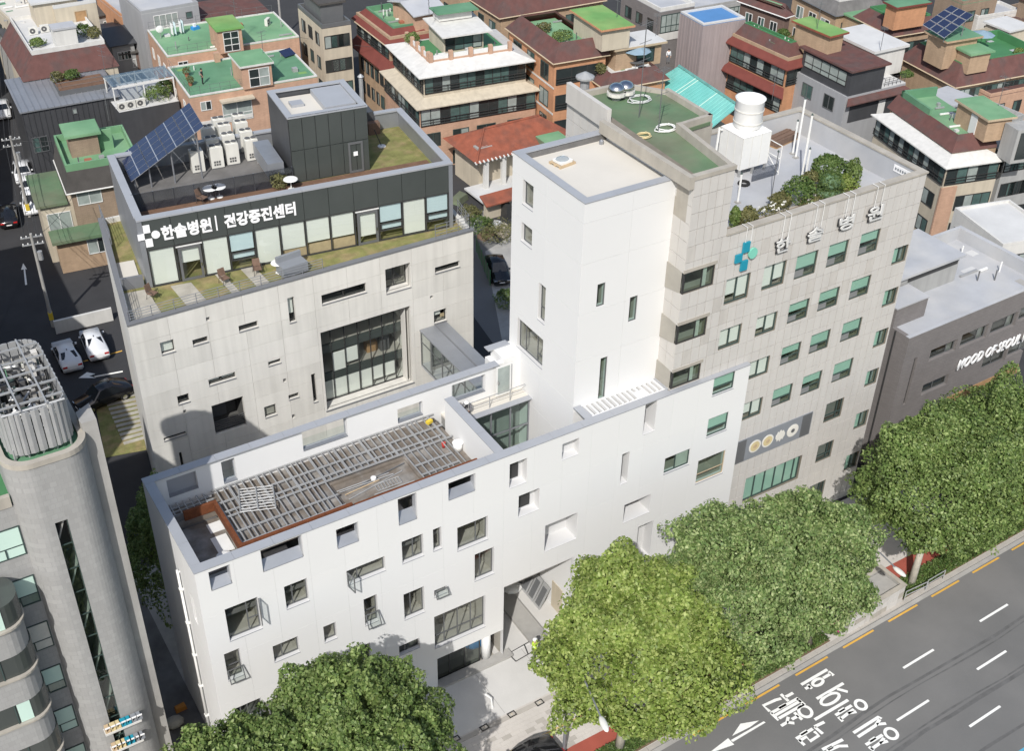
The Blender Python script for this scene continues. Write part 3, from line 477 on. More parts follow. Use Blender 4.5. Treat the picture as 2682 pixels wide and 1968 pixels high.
# light well with glass wall and walkway
LG = front(W, 6.75); gx0, gx1, gz1 = 18.4, XT, 14.55
gw = W.add('glass_wall', frame_mb(LG, gx0, gx1, 6.2, gz1-.05, -.05, .05, .1, (.25, .5, .75), ((.15, 0, 1), (.5, 0, 1), (.755, 0, 1))), 'steel_gy')
for i in range(4):
    for z0, z1_, gm in ((6.2, 10.35, 'glass_clear'), (10.35, 12.5, 'glass_gn'), (12.5, 14.4, 'glass_gn')):
        a = gx0+(gx1-gx0)*i/4+.05; b = gx0+(gx1-gx0)*(i+1)/4-.05; W.add('pane', MB().add([LG.P(a, 0, z0), LG.P(b, 0, z0), LG.P(b, 0, z1_), LG.P(a, 0, z1_)], [(0, 1, 2, 3)]), gm, gw)
LG.box('room_back', gx0, gx1, -1.25, -1.1, 6.2, 14.4, 'stucco_grey', gw); LG.box('room_floor', gx0, gx1, -1.2, -.06, 9.9, 10.05, 'interior', gw); LG.box('walkway', gx0, gx1, -1.3, .0, 14.4, gz1, 'roof_cream'); LG.box('walkway_coping', gx0, gx1, -.12, .32, gz1, gz1+.06, 'coping')
W.box('well_floor', 18.37, XT, TH, 6.75, 6.0, 6.2, 'concrete'); W.add('walkway_rail', MB().tube([(gx0+.1, 7.0, gz1+.9), (gx1-.2, 7.0, gz1+.9)], .03).tube([(gx0+.1, 7.0, gz1+.5), (gx1-.2, 7.0, gz1+.5)], .02).tube([(gx0+1.4, 7.0, gz1), (gx0+1.4, 7.0, gz1+.9)], .03).tube([(gx0+2.9, 7.0, gz1), (gx0+2.9, 7.0, gz1+.9)], .03).tube([(gx0+4.4, 7.0, gz1), (gx0+4.4, 7.0, gz1+.9)], .03), 'galv')
dr = W.box('terrace_door', 22.2, 23.3, 7.72, 7.78, gz1+.05, gz1+2.3, 'frame_wh'); W.box('pane', 22.32, 23.18, 7.70, 7.715, gz1+.2, gz1+2.2, 'pane_lt', dr); W.box('handle', 22.3, 22.36, 7.62, 7.7, gz1+1.0, gz1+1.25, 'chrome', dr)
# tower
TF = front(W, YT, XT); TL = left(W, XT, YT)
tw = TF.rect; tfh = [TF.rect('E', 1665, 365, 1707, 498), TF.rect('E', 1878, 450, 1915, 595), TF.rect('E', 1685, 850, 1710, 1110)]
tl_ = [TL.rect((1320, 320), 180, 545, 280, 830, 3.672), TL.rect((1320, 320), 168, 955, 268, 1195, 3.672), TL.rect((1200, 600), 1070, 710, 1150, 1280, 5.1), TL.rect('E', 1135, 580, 1300, 905)]
def fixl(r): a, b, c, d = r; return r
# the left face is seen from its far edge: take the two heights at the far (visible) edge
def lrect(o, xf, yf, xn, yn, zl, sc):      # far-top pixel, near-top pixel, far-bottom pixel y
    A_ = TL.hit(o, xf, yf, sc); B_ = TL.hit(o, xn, yn, sc); C_ = TL.hit(o, xf, zl, sc); return (float(B_[0]), float(A_[0]), float(C_[1]), float(A_[1]))
tl_ = [lrect((1320, 320), 183, 545, 285, 610, 785, 3.672), lrect((1320, 320), 168, 955, 272, 1025, 1140, 3.672), lrect((1200, 600), 1080, 712, 1170, 800, 1215, 5.1), lrect('E', 1140, 578, 1308, 725, 770, 2.5022)]
wall(TF, 'tower_front', .031, XTR-XT, 8, ZT-.06, tfh, .3, 'reveal', -.03); panels(TF, 'cladding_panel', [0, (XTR-XT)/2, XTR-XT], [8, 16.9, 20.1, 23.3, 26.6, 29.2, ZT-.06], tfh, .03, .012, ['white', 'white_b', 'white_c'], -.03, rnd=.001)
wall(TL, 'tower_side', .3, YTB-YT, 0, ZT-.06, tl_, .3, 'reveal', -.03); panels(TL, 'cladding_panel', [0, (YTB-YT)/2, YTB-YT], [0, 14, 16.9, 20.1, 23.3, 26.6, 29.2, ZT-.06], tl_, .03, .012, ['white', 'white_b', 'white_c'], -.03, rnd=.001)
for rc in tfh: window(TF, *rc, rec=.05, fm='frame_gy', w=.05, glass='glass_gn', room=1.0)
for i, rc in enumerate(tl_): window(TL, *rc, rec=.2, fm='frame_gy', w=.05, glass='glass', room=1.2, vs=((), (), (), (.3, .75))[i], hs=((), (), ((.35, 0, 1),), ((.3, 0, .3),))[i], sill=(.02, 'coping'))
W.box('tower_back', XT+.3, XTR, YTB-.3, YTB, 0, ZT-.06, 'white_c'); W.box('tower_flank', XTR-.25, XTR-.02, YT+.3, YTB-.3, 8, ZT-.06, 'white_c'); W.box('tower_roof', XT+.3, XTR-.3, YT+.3, YTB-.3, ZT-.7, ZT-.42, 'roof_cream')
W.box('roof_upstand', XT+.32, XTR-.32, YTB-.55, YTB-.5, ZT-.42, ZT-.1, 'concrete_dk')
cop((XT-.03, YT-.03), (XTR, YT-.03), .55, ZT-.06, 1, 3); cop((XT-.03, YTB-.52), (XTR-.3, YTB-.52), .55, ZT-.06, 1, 4); cop((XT-.03, YT+.525), (XT-.03, YTB-.525), .52, ZT-.06, -1, 4); cop((XTR-.55, YT+.525), (XTR-.55, YTB-.525), .5, ZT-.06, -1, 4)
W.add('roof_drain', MB().lathe((XTR-.9, YTB-.95, ZT-.42), [(.14, 0), (.14, .2), (.05, .3)], 8), 'steel_gy')
W.box('sun_louvre_rail', XT, 30.3, .6, .75, HW-.2, HW-.08, 'white'); W.box('sun_louvre_rail', XT, 30.3, 1.8, 1.93, HW-.2, HW-.08, 'white')
for k in range(15):
    x = XT+.55+k*.37; W.box('louvre', x, x+.13, .76, 1.79, HW-.3, HW-.04, 'white')
W.box('louvre_plate', XT-.02, XT+.5, .58, 1.93, HW-.14, HW-.06, 'coping'); W.box('louvre_plate', 30.0, 30.28, .58, 1.9, HW-.14, HW-.06, 'coping'); W.box('well_wall', XT, 30.3, YT-.05, YT, 8, HW-.4, 'white_b')
# open sashes
def sash(s0, s1, z0, z1, ang, hinge, glass='glass'):
    w = s1-s0; o = W.add('open_sash', frame_mb(front(W), 0, w, 0, z1-z0, -.03, .03, .05), 'frame_gy'); W.add('pane', MB().add([(.05, 0, .05), (w-.05, 0, .05), (w-.05, 0, z1-z0-.05), (.05, 0, z1-z0-.05)], [(0, 1, 2, 3)]), glass, o)
    if hinge == 'r': o.location = (s1, -.12, z0); o.rotation_euler = (0, 0, math.pi+ang)
    elif hinge == 'l': o.location = (s0, -.12, z0); o.rotation_euler = (0, 0, -ang)
    else: o.location = (s0, .1, z0+.0); o.rotation_euler = (ang, 0, 0); o.location = (s0, -.12-math.sin(ang)*0, z1-(z1-z0)*math.cos(ang)); o.location[1] = -.1-math.sin(ang)*(z1-z0); o.rotation_euler = (-ang, 0, 0)
rc = glz[1][0]; sash(rc[0]+(rc[1]-rc[0])*.68, rc[1], rc[2]+(rc[3]-rc[2])*.38, rc[3], R(75), 'r'); rc = glz[10][0]; sash(rc[0], rc[0]+(rc[1]-rc[0])*.28, rc[2], rc[3], R(80), 'l')
rc = glz[2][0]; sash(rc[0], rc[1], rc[2], rc[2]+(rc[3]-rc[2])*.42, R(20), 't'); rc = glz[12][0]; sash(rc[0], rc[1], rc[2], rc[2]+(rc[3]-rc[2])*.45, R(22), 't'); rc = glz[11][0]; sash(rc[0], rc[1], rc[2], rc[3], R(25), 't')
# ================================================================ CONCRETE CLINIC WITH GLASS PENTHOUSE
B = Thing('clinic_building', 'pale concrete clinic building with dark glass penthouse and planted roof terraces', 'building')
BY, BZ = 19.75, 19.5
BF = front(B, BY); ZK = ((800, 640), 4.887)
bw = [BF.rect('D', *k) for k in ((1047, 748, 1150, 800), (1260, 730, 1365, 738), (1563, 637, 1692, 640), (1882, 455, 1942, 605), (1757, 872, 1842, 875), (1365, 990, 1547, 975), (1160, 1100, 1245, 1130), (1730, 1170, 1815, 1215), (2038, 955, 2083, 1130), (1890, 1092, 1960, 1100), (1072, 1372, 1222, 1345), (1172, 1468, 1215, 1600))]
bw += [BF.rect(ZK[0], *k, ZK[1]) for k in ((203, 655, 782, 612), (1020, 325, 1350, 545), (1658, 300, 1975, 285), (1643, 865, 1808, 970))]
vent = [BF.rect('D', *k) for k in ((1349, 582, 1377, 600), (1855, 985, 1878, 1003), (1200, 1190, 1224, 1208), (1912, 1220, 1936, 1238))]+[BF.rect(ZK[0], 1595, 665, 1635, 690, ZK[1])]
cw = (*[float(v) for v in (BF.hit(ZK[0], 190, 1135, ZK[1])[0], BF.hit('E', 455, 1005)[0])], float(BF.hit('E', 455, 1005)[1]), float(BF.hit(ZK[0], 190, 1135, ZK[1])[1]))
bal = BF.rect('D', 1385, 1162, 1618, 1285)
bx0, bx1 = 3.12, 27.5
bhl = bw+vent+[cw, bal]
wall(BF, 'front_wall', bx0+.05, bx1, 0, BZ-.12, bhl, .32, 'concrete_lt_b', -.035)
nS = 10; panels(BF, 'concrete_panel', [bx0+(bx1-bx0)*i/nS for i in range(nS+1)], [BZ-.12-1.38*i for i in range(14, -1, -1)], bhl, .035, .016, ['concrete_lt', 'concrete_lt_b', 'concrete_lt_c'], -.035, rnd=.002)
for i, rc in enumerate(bw):
    blind = {0: [(0, 1, .05)], 3: [(0, 1, .3)], 4: [(0, 1, .3)], 5: [(0, .45, .35), (.5, 1, .3)], 15: [(0, 1, .5), (.6, 1, .2, 'wood_lt')], 7: [(0, 1, .0, 'interior')]}.get(i)
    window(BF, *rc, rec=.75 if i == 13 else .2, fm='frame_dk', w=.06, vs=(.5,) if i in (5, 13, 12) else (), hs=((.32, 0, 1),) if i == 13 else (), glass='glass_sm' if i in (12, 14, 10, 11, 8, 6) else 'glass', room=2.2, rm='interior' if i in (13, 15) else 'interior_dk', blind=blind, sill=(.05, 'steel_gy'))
    if i == 13: BF.add(MB(), 0, 1, 0, 1, 0, 1); mb = MB(); P = BF.P; a, b, c, e = rc; mb.add([P(a, -.3, c), P(b, -.3, c), P(b, -.3, e), P(a, -.3, e), P(a, -.82, c), P(b, -.82, c), P(b, -.82, e), P(a, -.82, e)], [(0, 1, 5, 4), (3, 2, 6, 7), (0, 4, 7, 3), (1, 5, 6, 2)]); B.add('window_reveal', mb, 'concrete_lt_c')
for rc in vent: BF.box('vent', rc[0], rc[1], -.2, -.15, rc[2], rc[3], 'frame_gy')
# big recessed curtain wall
a, b, c, e = cw; dp = 1.0; P = BF.P; mb = MB(); mb.add([P(a, -.3, c), P(b, -.3, c), P(b, -.3, e), P(a, -.3, e), P(a, -4, c), P(b, -4, c), P(b, -4, e), P(a, -4, e)], [(0, 1, 5, 4), (3, 2, 6, 7), (0, 4, 7, 3), (1, 5, 6, 2), (4, 5, 6, 7)]); cwo = B.add('curtain_wall_recess', mb, 'concrete_lt')
vsx = (.05, .16, .31, .46, .60, .74, .88); fr = B.add('mullions', frame_mb(BF, a+.02, b-.02, c+.02, e-.02, -dp-.08, -dp+.02, .045, vsx), 'frame_dk', cwo)
B.add('pane', MB().add([P(a, -dp-.03, c), P(b, -dp-.03, c), P(b, -dp-.03, e), P(a, -dp-.03, e)], [(0, 1, 2, 3)]), 'glass', cwo)
fz = [c+(e-c)*k for k in (.30, .66)]
for z in fz: BF.box('spandrel', a+.05, b-.05, -dp-.3, -dp-.09, z-.32, z+.32, 'band_dk', cwo); BF.box('floor_slab', a, b, -3.9, -dp-.31, z-.3, z+.3, 'interior', cwo)
for (u0, u1, z0, z1) in ((.17, .31, fz[0]+.34, fz[1]-.5), (.32, .455, fz[0]+.75, fz[1]-.45), (.06, .16, c+.1, fz[0]-.34), (.17, .31, c+.1, fz[0]-.34), (.32, .455, c+.1, fz[0]-.34), (.47, .6, c+.1, fz[0]-.34), (.61, .73, c+.5, fz[0]-.34), (.75, .87, c+.5, fz[0]-.34)):
    BF.box('blind', a+(b-a)*u0, a+(b-a)*u1, -dp-.16, -dp-.12, z0, z1, 'blind', cwo)
BF.box('desk', a+(b-a)*.62, a+(b-a)*.74, -2.6, -2.0, fz[0]+.32, fz[0]+1.1, 'wood', cwo); BF.box('machine', a+(b-a)*.76, a+(b-a)*.86, -2.2, -1.7, fz[0]+.32, fz[0]+1.6, 'fan_dk', cwo); BF.box('wall_trim', b-.3, b-.25, -dp, -.34, c, e, 'concrete_lt_c', cwo); BF.box('sill', a-.1, b+.1, -dp, .06, c-.08, c-.005, 'steel_gy', cwo)
# balcony opening with rails
a, b, c, e = bal; mb = MB(); mb.add([P(a, -.3, c), P(b, -.3, c), P(b, -.3, e), P(a, -.3, e), P(a, -2, c), P(b, -2, c), P(b, -2, e), P(a, -2, e)], [(0, 1, 5, 4), (3, 2, 6, 7), (0, 4, 7, 3), (1, 5, 6, 2), (4, 5, 6, 7)]); bo = B.add('balcony_recess', mb, 'interior_dk')
for k in range(6): BF.box('rail', a, b, -.16, -.12, c+.1+k*.17, c+.13+k*.17, 'frame_gy', bo)
BF.box('door', a+.4, a+1.5, -1.98, -1.92, c, c+2.1, 'frame_gy', bo)
# left flank, rear mass, coping
PL = [(bx0, BY+.035), (bx0+.12, BY+.035), (5.6, 34.2), (5.48, 34.2)]
B.add('flank_wall', MB().prism([(bx0, BY), (bx0+.3, BY+.04), (5.8, 34.2), (5.48, 34.2)], 0, BZ-.12), 'concrete_lt'); B.add('rear_wall', MB().prism([(5.8, 34.0), (29, 33), (29, 33.3), (5.8, 34.2)], 0, BZ-.12), 'concrete_lt_b'); B.add('right_wall', MB().prism([(bx1, BY+.01), (28.9, 33.0), (28.6, 33.0), (bx1-.3, BY+.33)], 0, BZ-.12), 'concrete_lt_b')
B.add('terrace_floor', MB().prism([(bx0+.3, BY+.33), (bx1-.3, BY+.33), (28.6, 33), (5.8, 34)], BZ-.9, BZ-.5), 'grass')
for nm, pl_ in (('coping', [(bx0-.05, BY-.06), (bx1+.05, BY-.06), (bx1+.05, BY+.36), (bx0+.35, BY+.36)]), ('coping', [(bx0-.05, BY-.055), (bx0+.35, BY+.365), (5.85, 34.2), (5.42, 34.2)])): B.add(nm, MB().prism(pl_, BZ-.12, BZ), 'coping_dark')
for k, (x0, x1) in enumerate(((7.2, 8.5), (10.2, 10.7), (11.9, 12.8), (14.3, 14.6))): B.add('stepping_slab', MB().prism([(x0, BY+.38), (x1, BY+.38), (x1-.15, 23.4), (x0-.15, 23.6)], BZ-.5, BZ-.46), 'paver_old')
# penthouse: own direction
PA = R(-6.7); cs, sn = math.cos(PA), math.sin(PA)
def PF(v=0., u=0.): return Face(B, (5.73+cs*u-sn*v, 24.1+sn*u+cs*v), (cs, sn), (sn, -cs))
def PS(u=0., v=0.): return Face(B, (5.73+cs*u-sn*v, 24.1+sn*u+cs*v), (-sn, cs), (-cs, -sn))
def pb(name, u0, u1, v0, v1, z0, z1, m, parent=None): return PF().box(name, u0, u1, -v1, -v0, z0, z1, m, parent)
PW, PD, P0, P1 = 21.35, 10.2, BZ-.5, 23.95; f = PF()
nb = 12; zb = P0+2.75
gl = B.add('penthouse_glazing', frame_mb(f, .35, PW-.3, P0, zb, -.12, .02, .07, [i/nb for i in range(1, nb)]), 'frame_dk')
B.add('pane', MB().add([f.P(.35, -.05, P0), f.P(PW-.3, -.05, P0), f.P(PW-.3, -.05, zb), f.P(.35, -.05, zb)], [(0, 1, 2, 3)]), 'glass', gl)
bwid = (PW-.65)/nb
for i in range(nb):
    a = .35+i*bwid; z0 = P0+(.1, 0, .1, 0, .1, .75, .95, .95, 0, 0, .12, .1)[i]
    if i in (1, 8): # glazed doors
        d_ = B.add('door', frame_mb(f, a+.15, a+bwid-.1, P0+.02, zb-.25, -.02, .06, .16), 'frame_gy', gl); f.box('blind', a+.3, a+bwid-.25, -.15, -.1, P0+1.3 if i == 1 else P0+.6, zb-.3, 'blind', d_); f.box('handle', a+bwid-.24, a+bwid-.18, .06, .12, P0+.95, P0+1.2, 'chrome', d_); f.box('door_track', a+.05, a+bwid, .02, .08, zb-.2, zb-.12, 'frame_wh', d_)
    elif i in (3, 9, 11):
        s_ = B.add('hopper', frame_mb(f, a+.06, a+bwid-.06, P0+.75, P0+1.35, -.02, .05, .07), 'frame_dk', gl); f.box('blind', a+.1, a+bwid-.1, -.16, -.1, P0+1.4, zb-.05, 'blind_blue', gl); f.box('blind', a+.12, a+bwid-.12, -.16, -.1, P0+.85, P0+1.25, 'blind_blue', gl)
    else: f.box('blind', a+.08, a+bwid-.08, -.16, -.1, z0, zb-.05, 'blind', gl)
    if i in (5, 6, 7): f.box('counter', a, a+bwid, -.9, -.2, P0, P0+.72, 'wood_lt', gl)
for i in range(nb): a = .35+i*bwid; f.box('dark_panel', a+.015, a+bwid-.015, -.10, .03, zb+.01, P1-.13, 'band_dk')
pb('penthouse_back', .3, PW-.3, 2.6, 2.8, P0, P1-1.5, 'interior'); pb('penthouse_ceiling', .3, PW-.3, .12, 2.6, zb+.02, zb+.2, 'interior')
pb('side_wall', 0, .32, 0, PD, P0, P1-.12, 'zinc_lt'); pb('side_wall', PW-.3, PW, 0, PD, P0, P1-.12, 'zinc_lt'); pb('rear_parapet', .32, PW-.3, PD-.3, PD, P0, P1-.12, 'zinc_lt'); pb('front_parapet', .32, PW-.3, .13, .4, zb+.2, P1-.13, 'coping_dark')
for i in range(6): pb('coping', i*PW/6+.006, (i+1)*PW/6-.006, -.06, .48, P1-.12, P1, 'coping')
for i in range(3): pb('coping', -.05, .46, .486+i*(PD-.5)/3, .474+(i+1)*(PD-.5)/3, P1-.12, P1, 'coping'); pb('coping', PW-.45, PW+.05, .486+i*(PD-.5)/3, .474+(i+1)*(PD-.5)/3, P1-.12, P1, 'coping')
pb('coping', .47, PW-.46, PD-.4, PD+.05, P1-.12, P1, 'coping')
ZR_ = P1-1.35; pb('roof_slab', .32, PW-.3, .4, PD-.3, ZR_-.3, ZR_, 'grass')
def prf(o, x, y): p = zat(o, x, y, ZR_); d = p[:2]-np.array([5.73, 24.1]); return float(d[0]*cs+d[1]*sn), float(-d[0]*sn+d[1]*cs)
for (o, x0, y0, x1, y1) in (('A', 1180, 1310, 1530, 1240), ('A', 1850, 1185, 2260, 1130), ('B', 440, 1060, 560, 1010)):
    a = prf(o, x0, y0); b = prf(o, x1, y1); pb('stone_terrace', a[0], b[0], .42, 2.2, ZR_, ZR_+.05, 'paver_old')
n = 26
for i in range(7): pb('deck_board', .5, PW-.5, 2.45+i*.17, 2.6+i*.17, ZR_, ZR_+.06, 'deck')
for i in range(5): pb('stepping_slab', 1.0+i*.5, 1.22+i*.5, .5, 1.1, ZR_, ZR_+.05, 'paver_old')
for i in range(5): pb('stepping_slab', 14.6+i*.6, 14.85+i*.6, .5, 1.0, ZR_, ZR_+.05, 'paver_old')
# stair / lift tower on the roof
eu0, ev0 = prf('A', 1810, 1130); EU, EV, EW, ED, EZ = 11.15, 3.75, 5.5, 5.0, 27.4
pe = pb('stair_tower', EU+.05, EU+EW, EV+.06, EV+ED, ZR_, EZ-.55, 'zinc_dk'); fe = PF(EV)
for i in range(6):
    for j in range(2): fe.box('glass_panel', EU+i*EW/6+.02, EU+(i+1)*EW/6-.02, -.05, .02, ZR_+.05+j*2.35, ZR_+2.35+j*2.35+(.0 if j == 0 else .1), 'band_dk', pe)
fs = PS(EU, EV); fs.box('side_panel', .06, ED, 0, .02, ZR_, EZ-.12, 'zinc_dk', pe)
dd = B.add('door', frame_mb(fe, EU+EW-1.5, EU+EW-.45, ZR_+.05, ZR_+2.3, .02, .08, .14), 'frame_gy', pe); fe.box('notice', EU+EW-1.15, EU+EW-.85, .05, .09, ZR_+1.3, ZR_+1.6, 'sign_white', dd)
for q_ in ((EU-.05, EU+EW+.05, EV-.05, EV+.45), (EU-.05, EU+EW+.05, EV+ED-.4, EV+ED+.05), (EU-.05, EU+.4, EV+.45, EV+ED-.4), (EU+EW-.4, EU+EW+.05, EV+.45, EV+ED-.4)): pb('tower_coping', *q_, EZ-.1, EZ, 'coping', pe)
pb('tower_roof_floor', EU+.4, EU+EW-.4, EV+.45, EV+ED-.4, EZ-.55, EZ-.5, 'roof_cream', pe); [pb('tower_upstand', *q_, EZ-.55, EZ-.101, 'zinc_dk', pe) for q_ in ((EU+.05, EU+EW, EV+.06, EV+.3), (EU+.05, EU+EW, EV+ED-.25, EV+ED), (EU+.05, EU+.3, EV+.3, EV+ED-.25), (EU+EW-.25, EU+EW, EV+.3, EV+ED-.25))]; pb('tower_roof_box', EU+2.9, EU+EW-.4, EV+1.0, EV+ED-.5, EZ-.5, EZ-.12, 'coping', pe); pb('tower_roof_box', EU+1.0, EU+1.9, EV+2.6, EV+3.4, EZ-.5, EZ-.3, 'coping', pe)
# perforated screen in front of the plant deck
pm_ = PF(3.6); scr = pm_.box('screen', .35, EU, 0, .03, ZR_+.05, ZR_+1.35, 'mesh_scr')
for i in range(9): pm_.box('screen_post', .4+i*(EU-.5)/8, .46+i*(EU-.5)/8, -.06, 0, ZR_, ZR_+1.35, 'steel_gy', scr)
pb('plant_deck', .35, EU, 3.66, PD-.3, ZR_, ZR_+.03, 'concrete_dk')
# sign on the dark band
fsg = PF(0); zs0, zs1 = zb+.38, zb+1.52
def sg(o, x, y): return fsg.hit(o, x, y)
S0 = [sg('A', *k) for k in ((915, 1530), (1025, 1530), (1055, 1520), (1380, 1440), (1412, 1470), (1465, 1430), (1935, 1360))]
ux = [float(k[0]) for k in S0]; zc = float(sg('A', 1215, 1490)[1])
lg = B.add('sign_logo', MB(), 'sign_white'); cx_ = ux[0]+.45; zc2 = (zb+P1)/2-.1
def lb(a0, a1, b0, b1): fsg.box('logo_block', cx_+a0, cx_+a1, .035, .1, zc2+b0, zc2+b1, 'sign_white', lg)
lb(-.22, .2, .24, .78); lb(-.62, -.2, -.2, .22); lb(-.2, .24, -.76, -.2)
n_ = 14; B.add('logo_disc', MB().add([fsg.P(cx_+.5+.27*math.cos(2*math.pi*i/n_), .1, zc2+.02+.27*math.sin(2*math.pi*i/n_)) for i in range(n_)]+[fsg.P(cx_+.5+.27*math.cos(2*math.pi*i/n_), .03, zc2+.02+.27*math.sin(2*math.pi*i/n_)) for i in range(n_)], [tuple(range(n_))]+[(i, (i+1) % n_, n_+(i+1) % n_, n_+i) for i in range(n_)]), 'sign_white', lg)
letters(fsg, '한솔병원', ux[2], ux[3], zc2-.5, zc2+.5, .035, .07, 'sign_white', .035, lg); fsg.box('divider', ux[4], ux[4]+.09, .035, .09, zc2-.5, zc2+.55, 'sign_white', lg); letters(fsg, '건강증진센터', ux[5], ux[6], zc2-.48, zc2+.5, .035, .07, 'sign_white', .035, lg)
# terrace railings
def rail(t, p, q, z0, h, n, m, name='railing', bars=4, r=.025):
    p = Vector(p); q = Vector(q); mb = MB()
    for i in range(n+1): a = p.lerp(q, i/n); mb.tube([(*a, z0), (*a, z0+h)], r, 5)
    for j in range(bars): z = z0+h*(j+1)/bars; mb.tube([(*p, z), (*q, z)], r*.8, 5)
    return t.add(name, mb, m)
rail(B, (bx0+.2, BY+.25), (16.2, BY+.25), BZ, .75, 9, 'steel_gy'); rail(B, (bx0+.25, BY+.3), (4.1, 24.3), BZ, 1.0, 4, 'steel_gy'); rail(B, (5.2, 30), (5.65, 34), BZ, 1.1, 4, 'steel_gy')
rail(B, (24.6, BY+.2), (27.3, BY+.2), BZ, 1.0, 3, 'steel_gy'); rail(B, (27.3, BY+.2), (27.8, 22.5), BZ, 1.0, 3, 'steel_gy')
B.add('terrace_screen', MB().prism([(4.2, 24.6), (5.6, 24.4), (5.62, 24.6), (4.22, 24.8)], BZ-.5, BZ+.35), 'coping_dark'); B.add('light_slab', MB().prism([(4.0, 24.8), (5.5, 24.65), (6.0, 28.0), (4.6, 28.2)], BZ-.5, BZ-.42), 'roof_cream')
B.add('stone_paving', MB().prism([(bx0+.5, BY+.4), (5.5, BY+.4), (5.6, 24.0), (4.1, 24.2)], BZ-.5, BZ-.455), 'paver_old')
# glass bridge to the white building
g0 = zat('E', 505, 662, 14.3); br_z = 14.6; bxa = [float(BF.hit('E', *k)[0]) for k in ((500, 660), (668, 605))]; bz_ = float(BF.hit('E', 560, 640)[1])
BR = Thing('glass_bridge', 'enclosed glass footbridge with flat grey roof joining clinic and white building', 'bridge', (0, 0, 0))
x0, x1 = bxa; BR.box('roof', x0-.05, x1+.05, 8.45, BY-.04, bz_-.12, bz_, 'zinc_lt'); BR.box('roof_gutter', (x0+x1)/2+.1, (x0+x1)/2+.22, 8.5, BY-.1, bz_+.002, bz_+.03, 'coping_dark'); BR.box('deck', x0, x1, 8.45, BY-.04, bz_-3.2, bz_-3.0, 'coping')
lf = left(BR, x0)
for i in range(7): a = 8.5+i*(BY-8.6)/7; o = BR.add('glass_panel', frame_mb(lf, a, a+(BY-8.6)/7, bz_-3.0, bz_-.12, -.04, .02, .05, (), ((.7, 0, 1),)), 'frame_gy'); BR.add('pane', MB().add([lf.P(a, 0, bz_-3), lf.P(a+1.59, 0, bz_-3), lf.P(a+1.59, 0, bz_-.12), lf.P(a, 0, bz_-.12)], [(0, 1, 2, 3)]), 'glass', o)
BR.box('side_wall', x1-.08, x1, 8.45, BY-.04, bz_-3, bz_-.12, 'stucco_white'); BR.box('door_frame', x0+.2, x1-.2, BY-1.2, BY-1.12, bz_-2.95, bz_-.4, 'frame_gy')
# ================================================================ HOSPITAL WITH STONE TILES
Hs = Thing('hospital_building', 'tall hospital faced in pale stone tiles with green-tinted windows and rooftop cooling tower', 'building')
HY = .34; hx0, hx1, hz = 30.15, 49.35, 26.8; HF = front(Hs, HY); tz = 31.25; tx1 = 33.0
hw = []
for k in ((305, 335, 440, 450), (553, 250, 675, 360), (263, 668, 388, 750), (505, 585, 620, 665), (455, 878, 572, 945), (415, 1150, 525, 1215)): hw.append((HF.rect('F', *k), 'w'))
for k in ((768, 182, 880, 290), (980, 108, 1080, 215), (1190, 35, 1285, 140), (718, 498, 828, 580), (918, 420, 1025, 500), (1127, 342, 1228, 425), (670, 782, 775, 855), (862, 700, 965, 778), (1070, 622, 1170, 700), (615, 1058, 720, 1125), (808, 972, 910, 1048), (1013, 890, 1112, 965)): hw.append((HF.rect('F', *k), 'g'))
for k in ((1405, 130, 1485, 205), (1342, 410, 1425, 480), (1283, 675, 1365, 745), (1225, 938, 1305, 1000), (1155, 1215, 1230, 1280), (1090, 1490, 1165, 1550)): hw.append((lambda r_: (r_[0], min(r_[1], hx1-.12), r_[2], r_[3]))(HF.rect('F', *k)) and ((lambda r_: (r_[0], min(r_[1], hx1-.12), r_[2], r_[3]))(HF.rect('F', *k)), 'c'))
for k in ((960, 1150, 1050, 1230), (905, 1425, 985, 1495), (850, 1690, 930, 1760)): hw.append((HF.rect('F', *k), 's'))
hw.append((HF.rect('F', 430, 1640, 770, 1640), 'b'))
cz = [HF.rect('F', *k) for k in ((40, 290, 215, 365), (0, 632, 165, 695), (-40, 940, 125, 985))]
cz = [(hx0-.01, c_[1], c_[2], c_[3]) for c_ in cz]; ch = [(-.01, 2.0, c_[2], c_[3]) for c_ in cz]
hh = [h[0] for h in hw]+cz+[(hx0-1, XR-.02, 0, HW-.07)]
LHs = Face(Hs, (hx0, HY), (math.sin(R(3.2)), math.cos(R(3.2))), (-math.cos(R(3.2)), math.sin(R(3.2))))
wall(HF, 'front_wall', hx0+.045, hx1, 0, hz, hh, .4, 'joint', -.04); wall(HF, 'tower_front_wall', hx0+.045, tx1, hz+.002, tz-.25, [], .4, 'joint', -.04)
tw_, th_ = .62, 1.04
zs_ = [hz-i*th_ for i in range(27, -1, -1)]; zs_ = [z for z in zs_ if z > -1]; zs_[0] = max(zs_[0], 0.)
panels(HF, 'stone_tile', [hx0+(hx1-hx0)*i/30 for i in range(31)], zs_, hh, .04, .034, ['tile_a', 'tile_a', 'tile_a', 'tile_b', 'tile_c', 'tile_c', 'tile_d'], -.04, limit=230, rnd=.003)
panels(HF, 'stone_tile', [hx0+(tx1-hx0)*i/5 for i in range(6)], [hz+.002+i*(tz-.25-hz)/4 for i in range(5)], [], .04, .034, ['tile_a', 'tile_b', 'tile_c'], -.04, rnd=.003)
wall(LHs, 'left_wall', .4, 13.6, 0, tz-.25, ch, .4, 'joint', -.04); panels(LHs, 'stone_tile', [i*13.6/16 for i in range(17)], [15.9+i*1.12 for i in range(14)]+[tz-.25], ch, .04, .034, ['tile_a', 'tile_b', 'tile_c'], -.04, limit=60, rnd=.003)
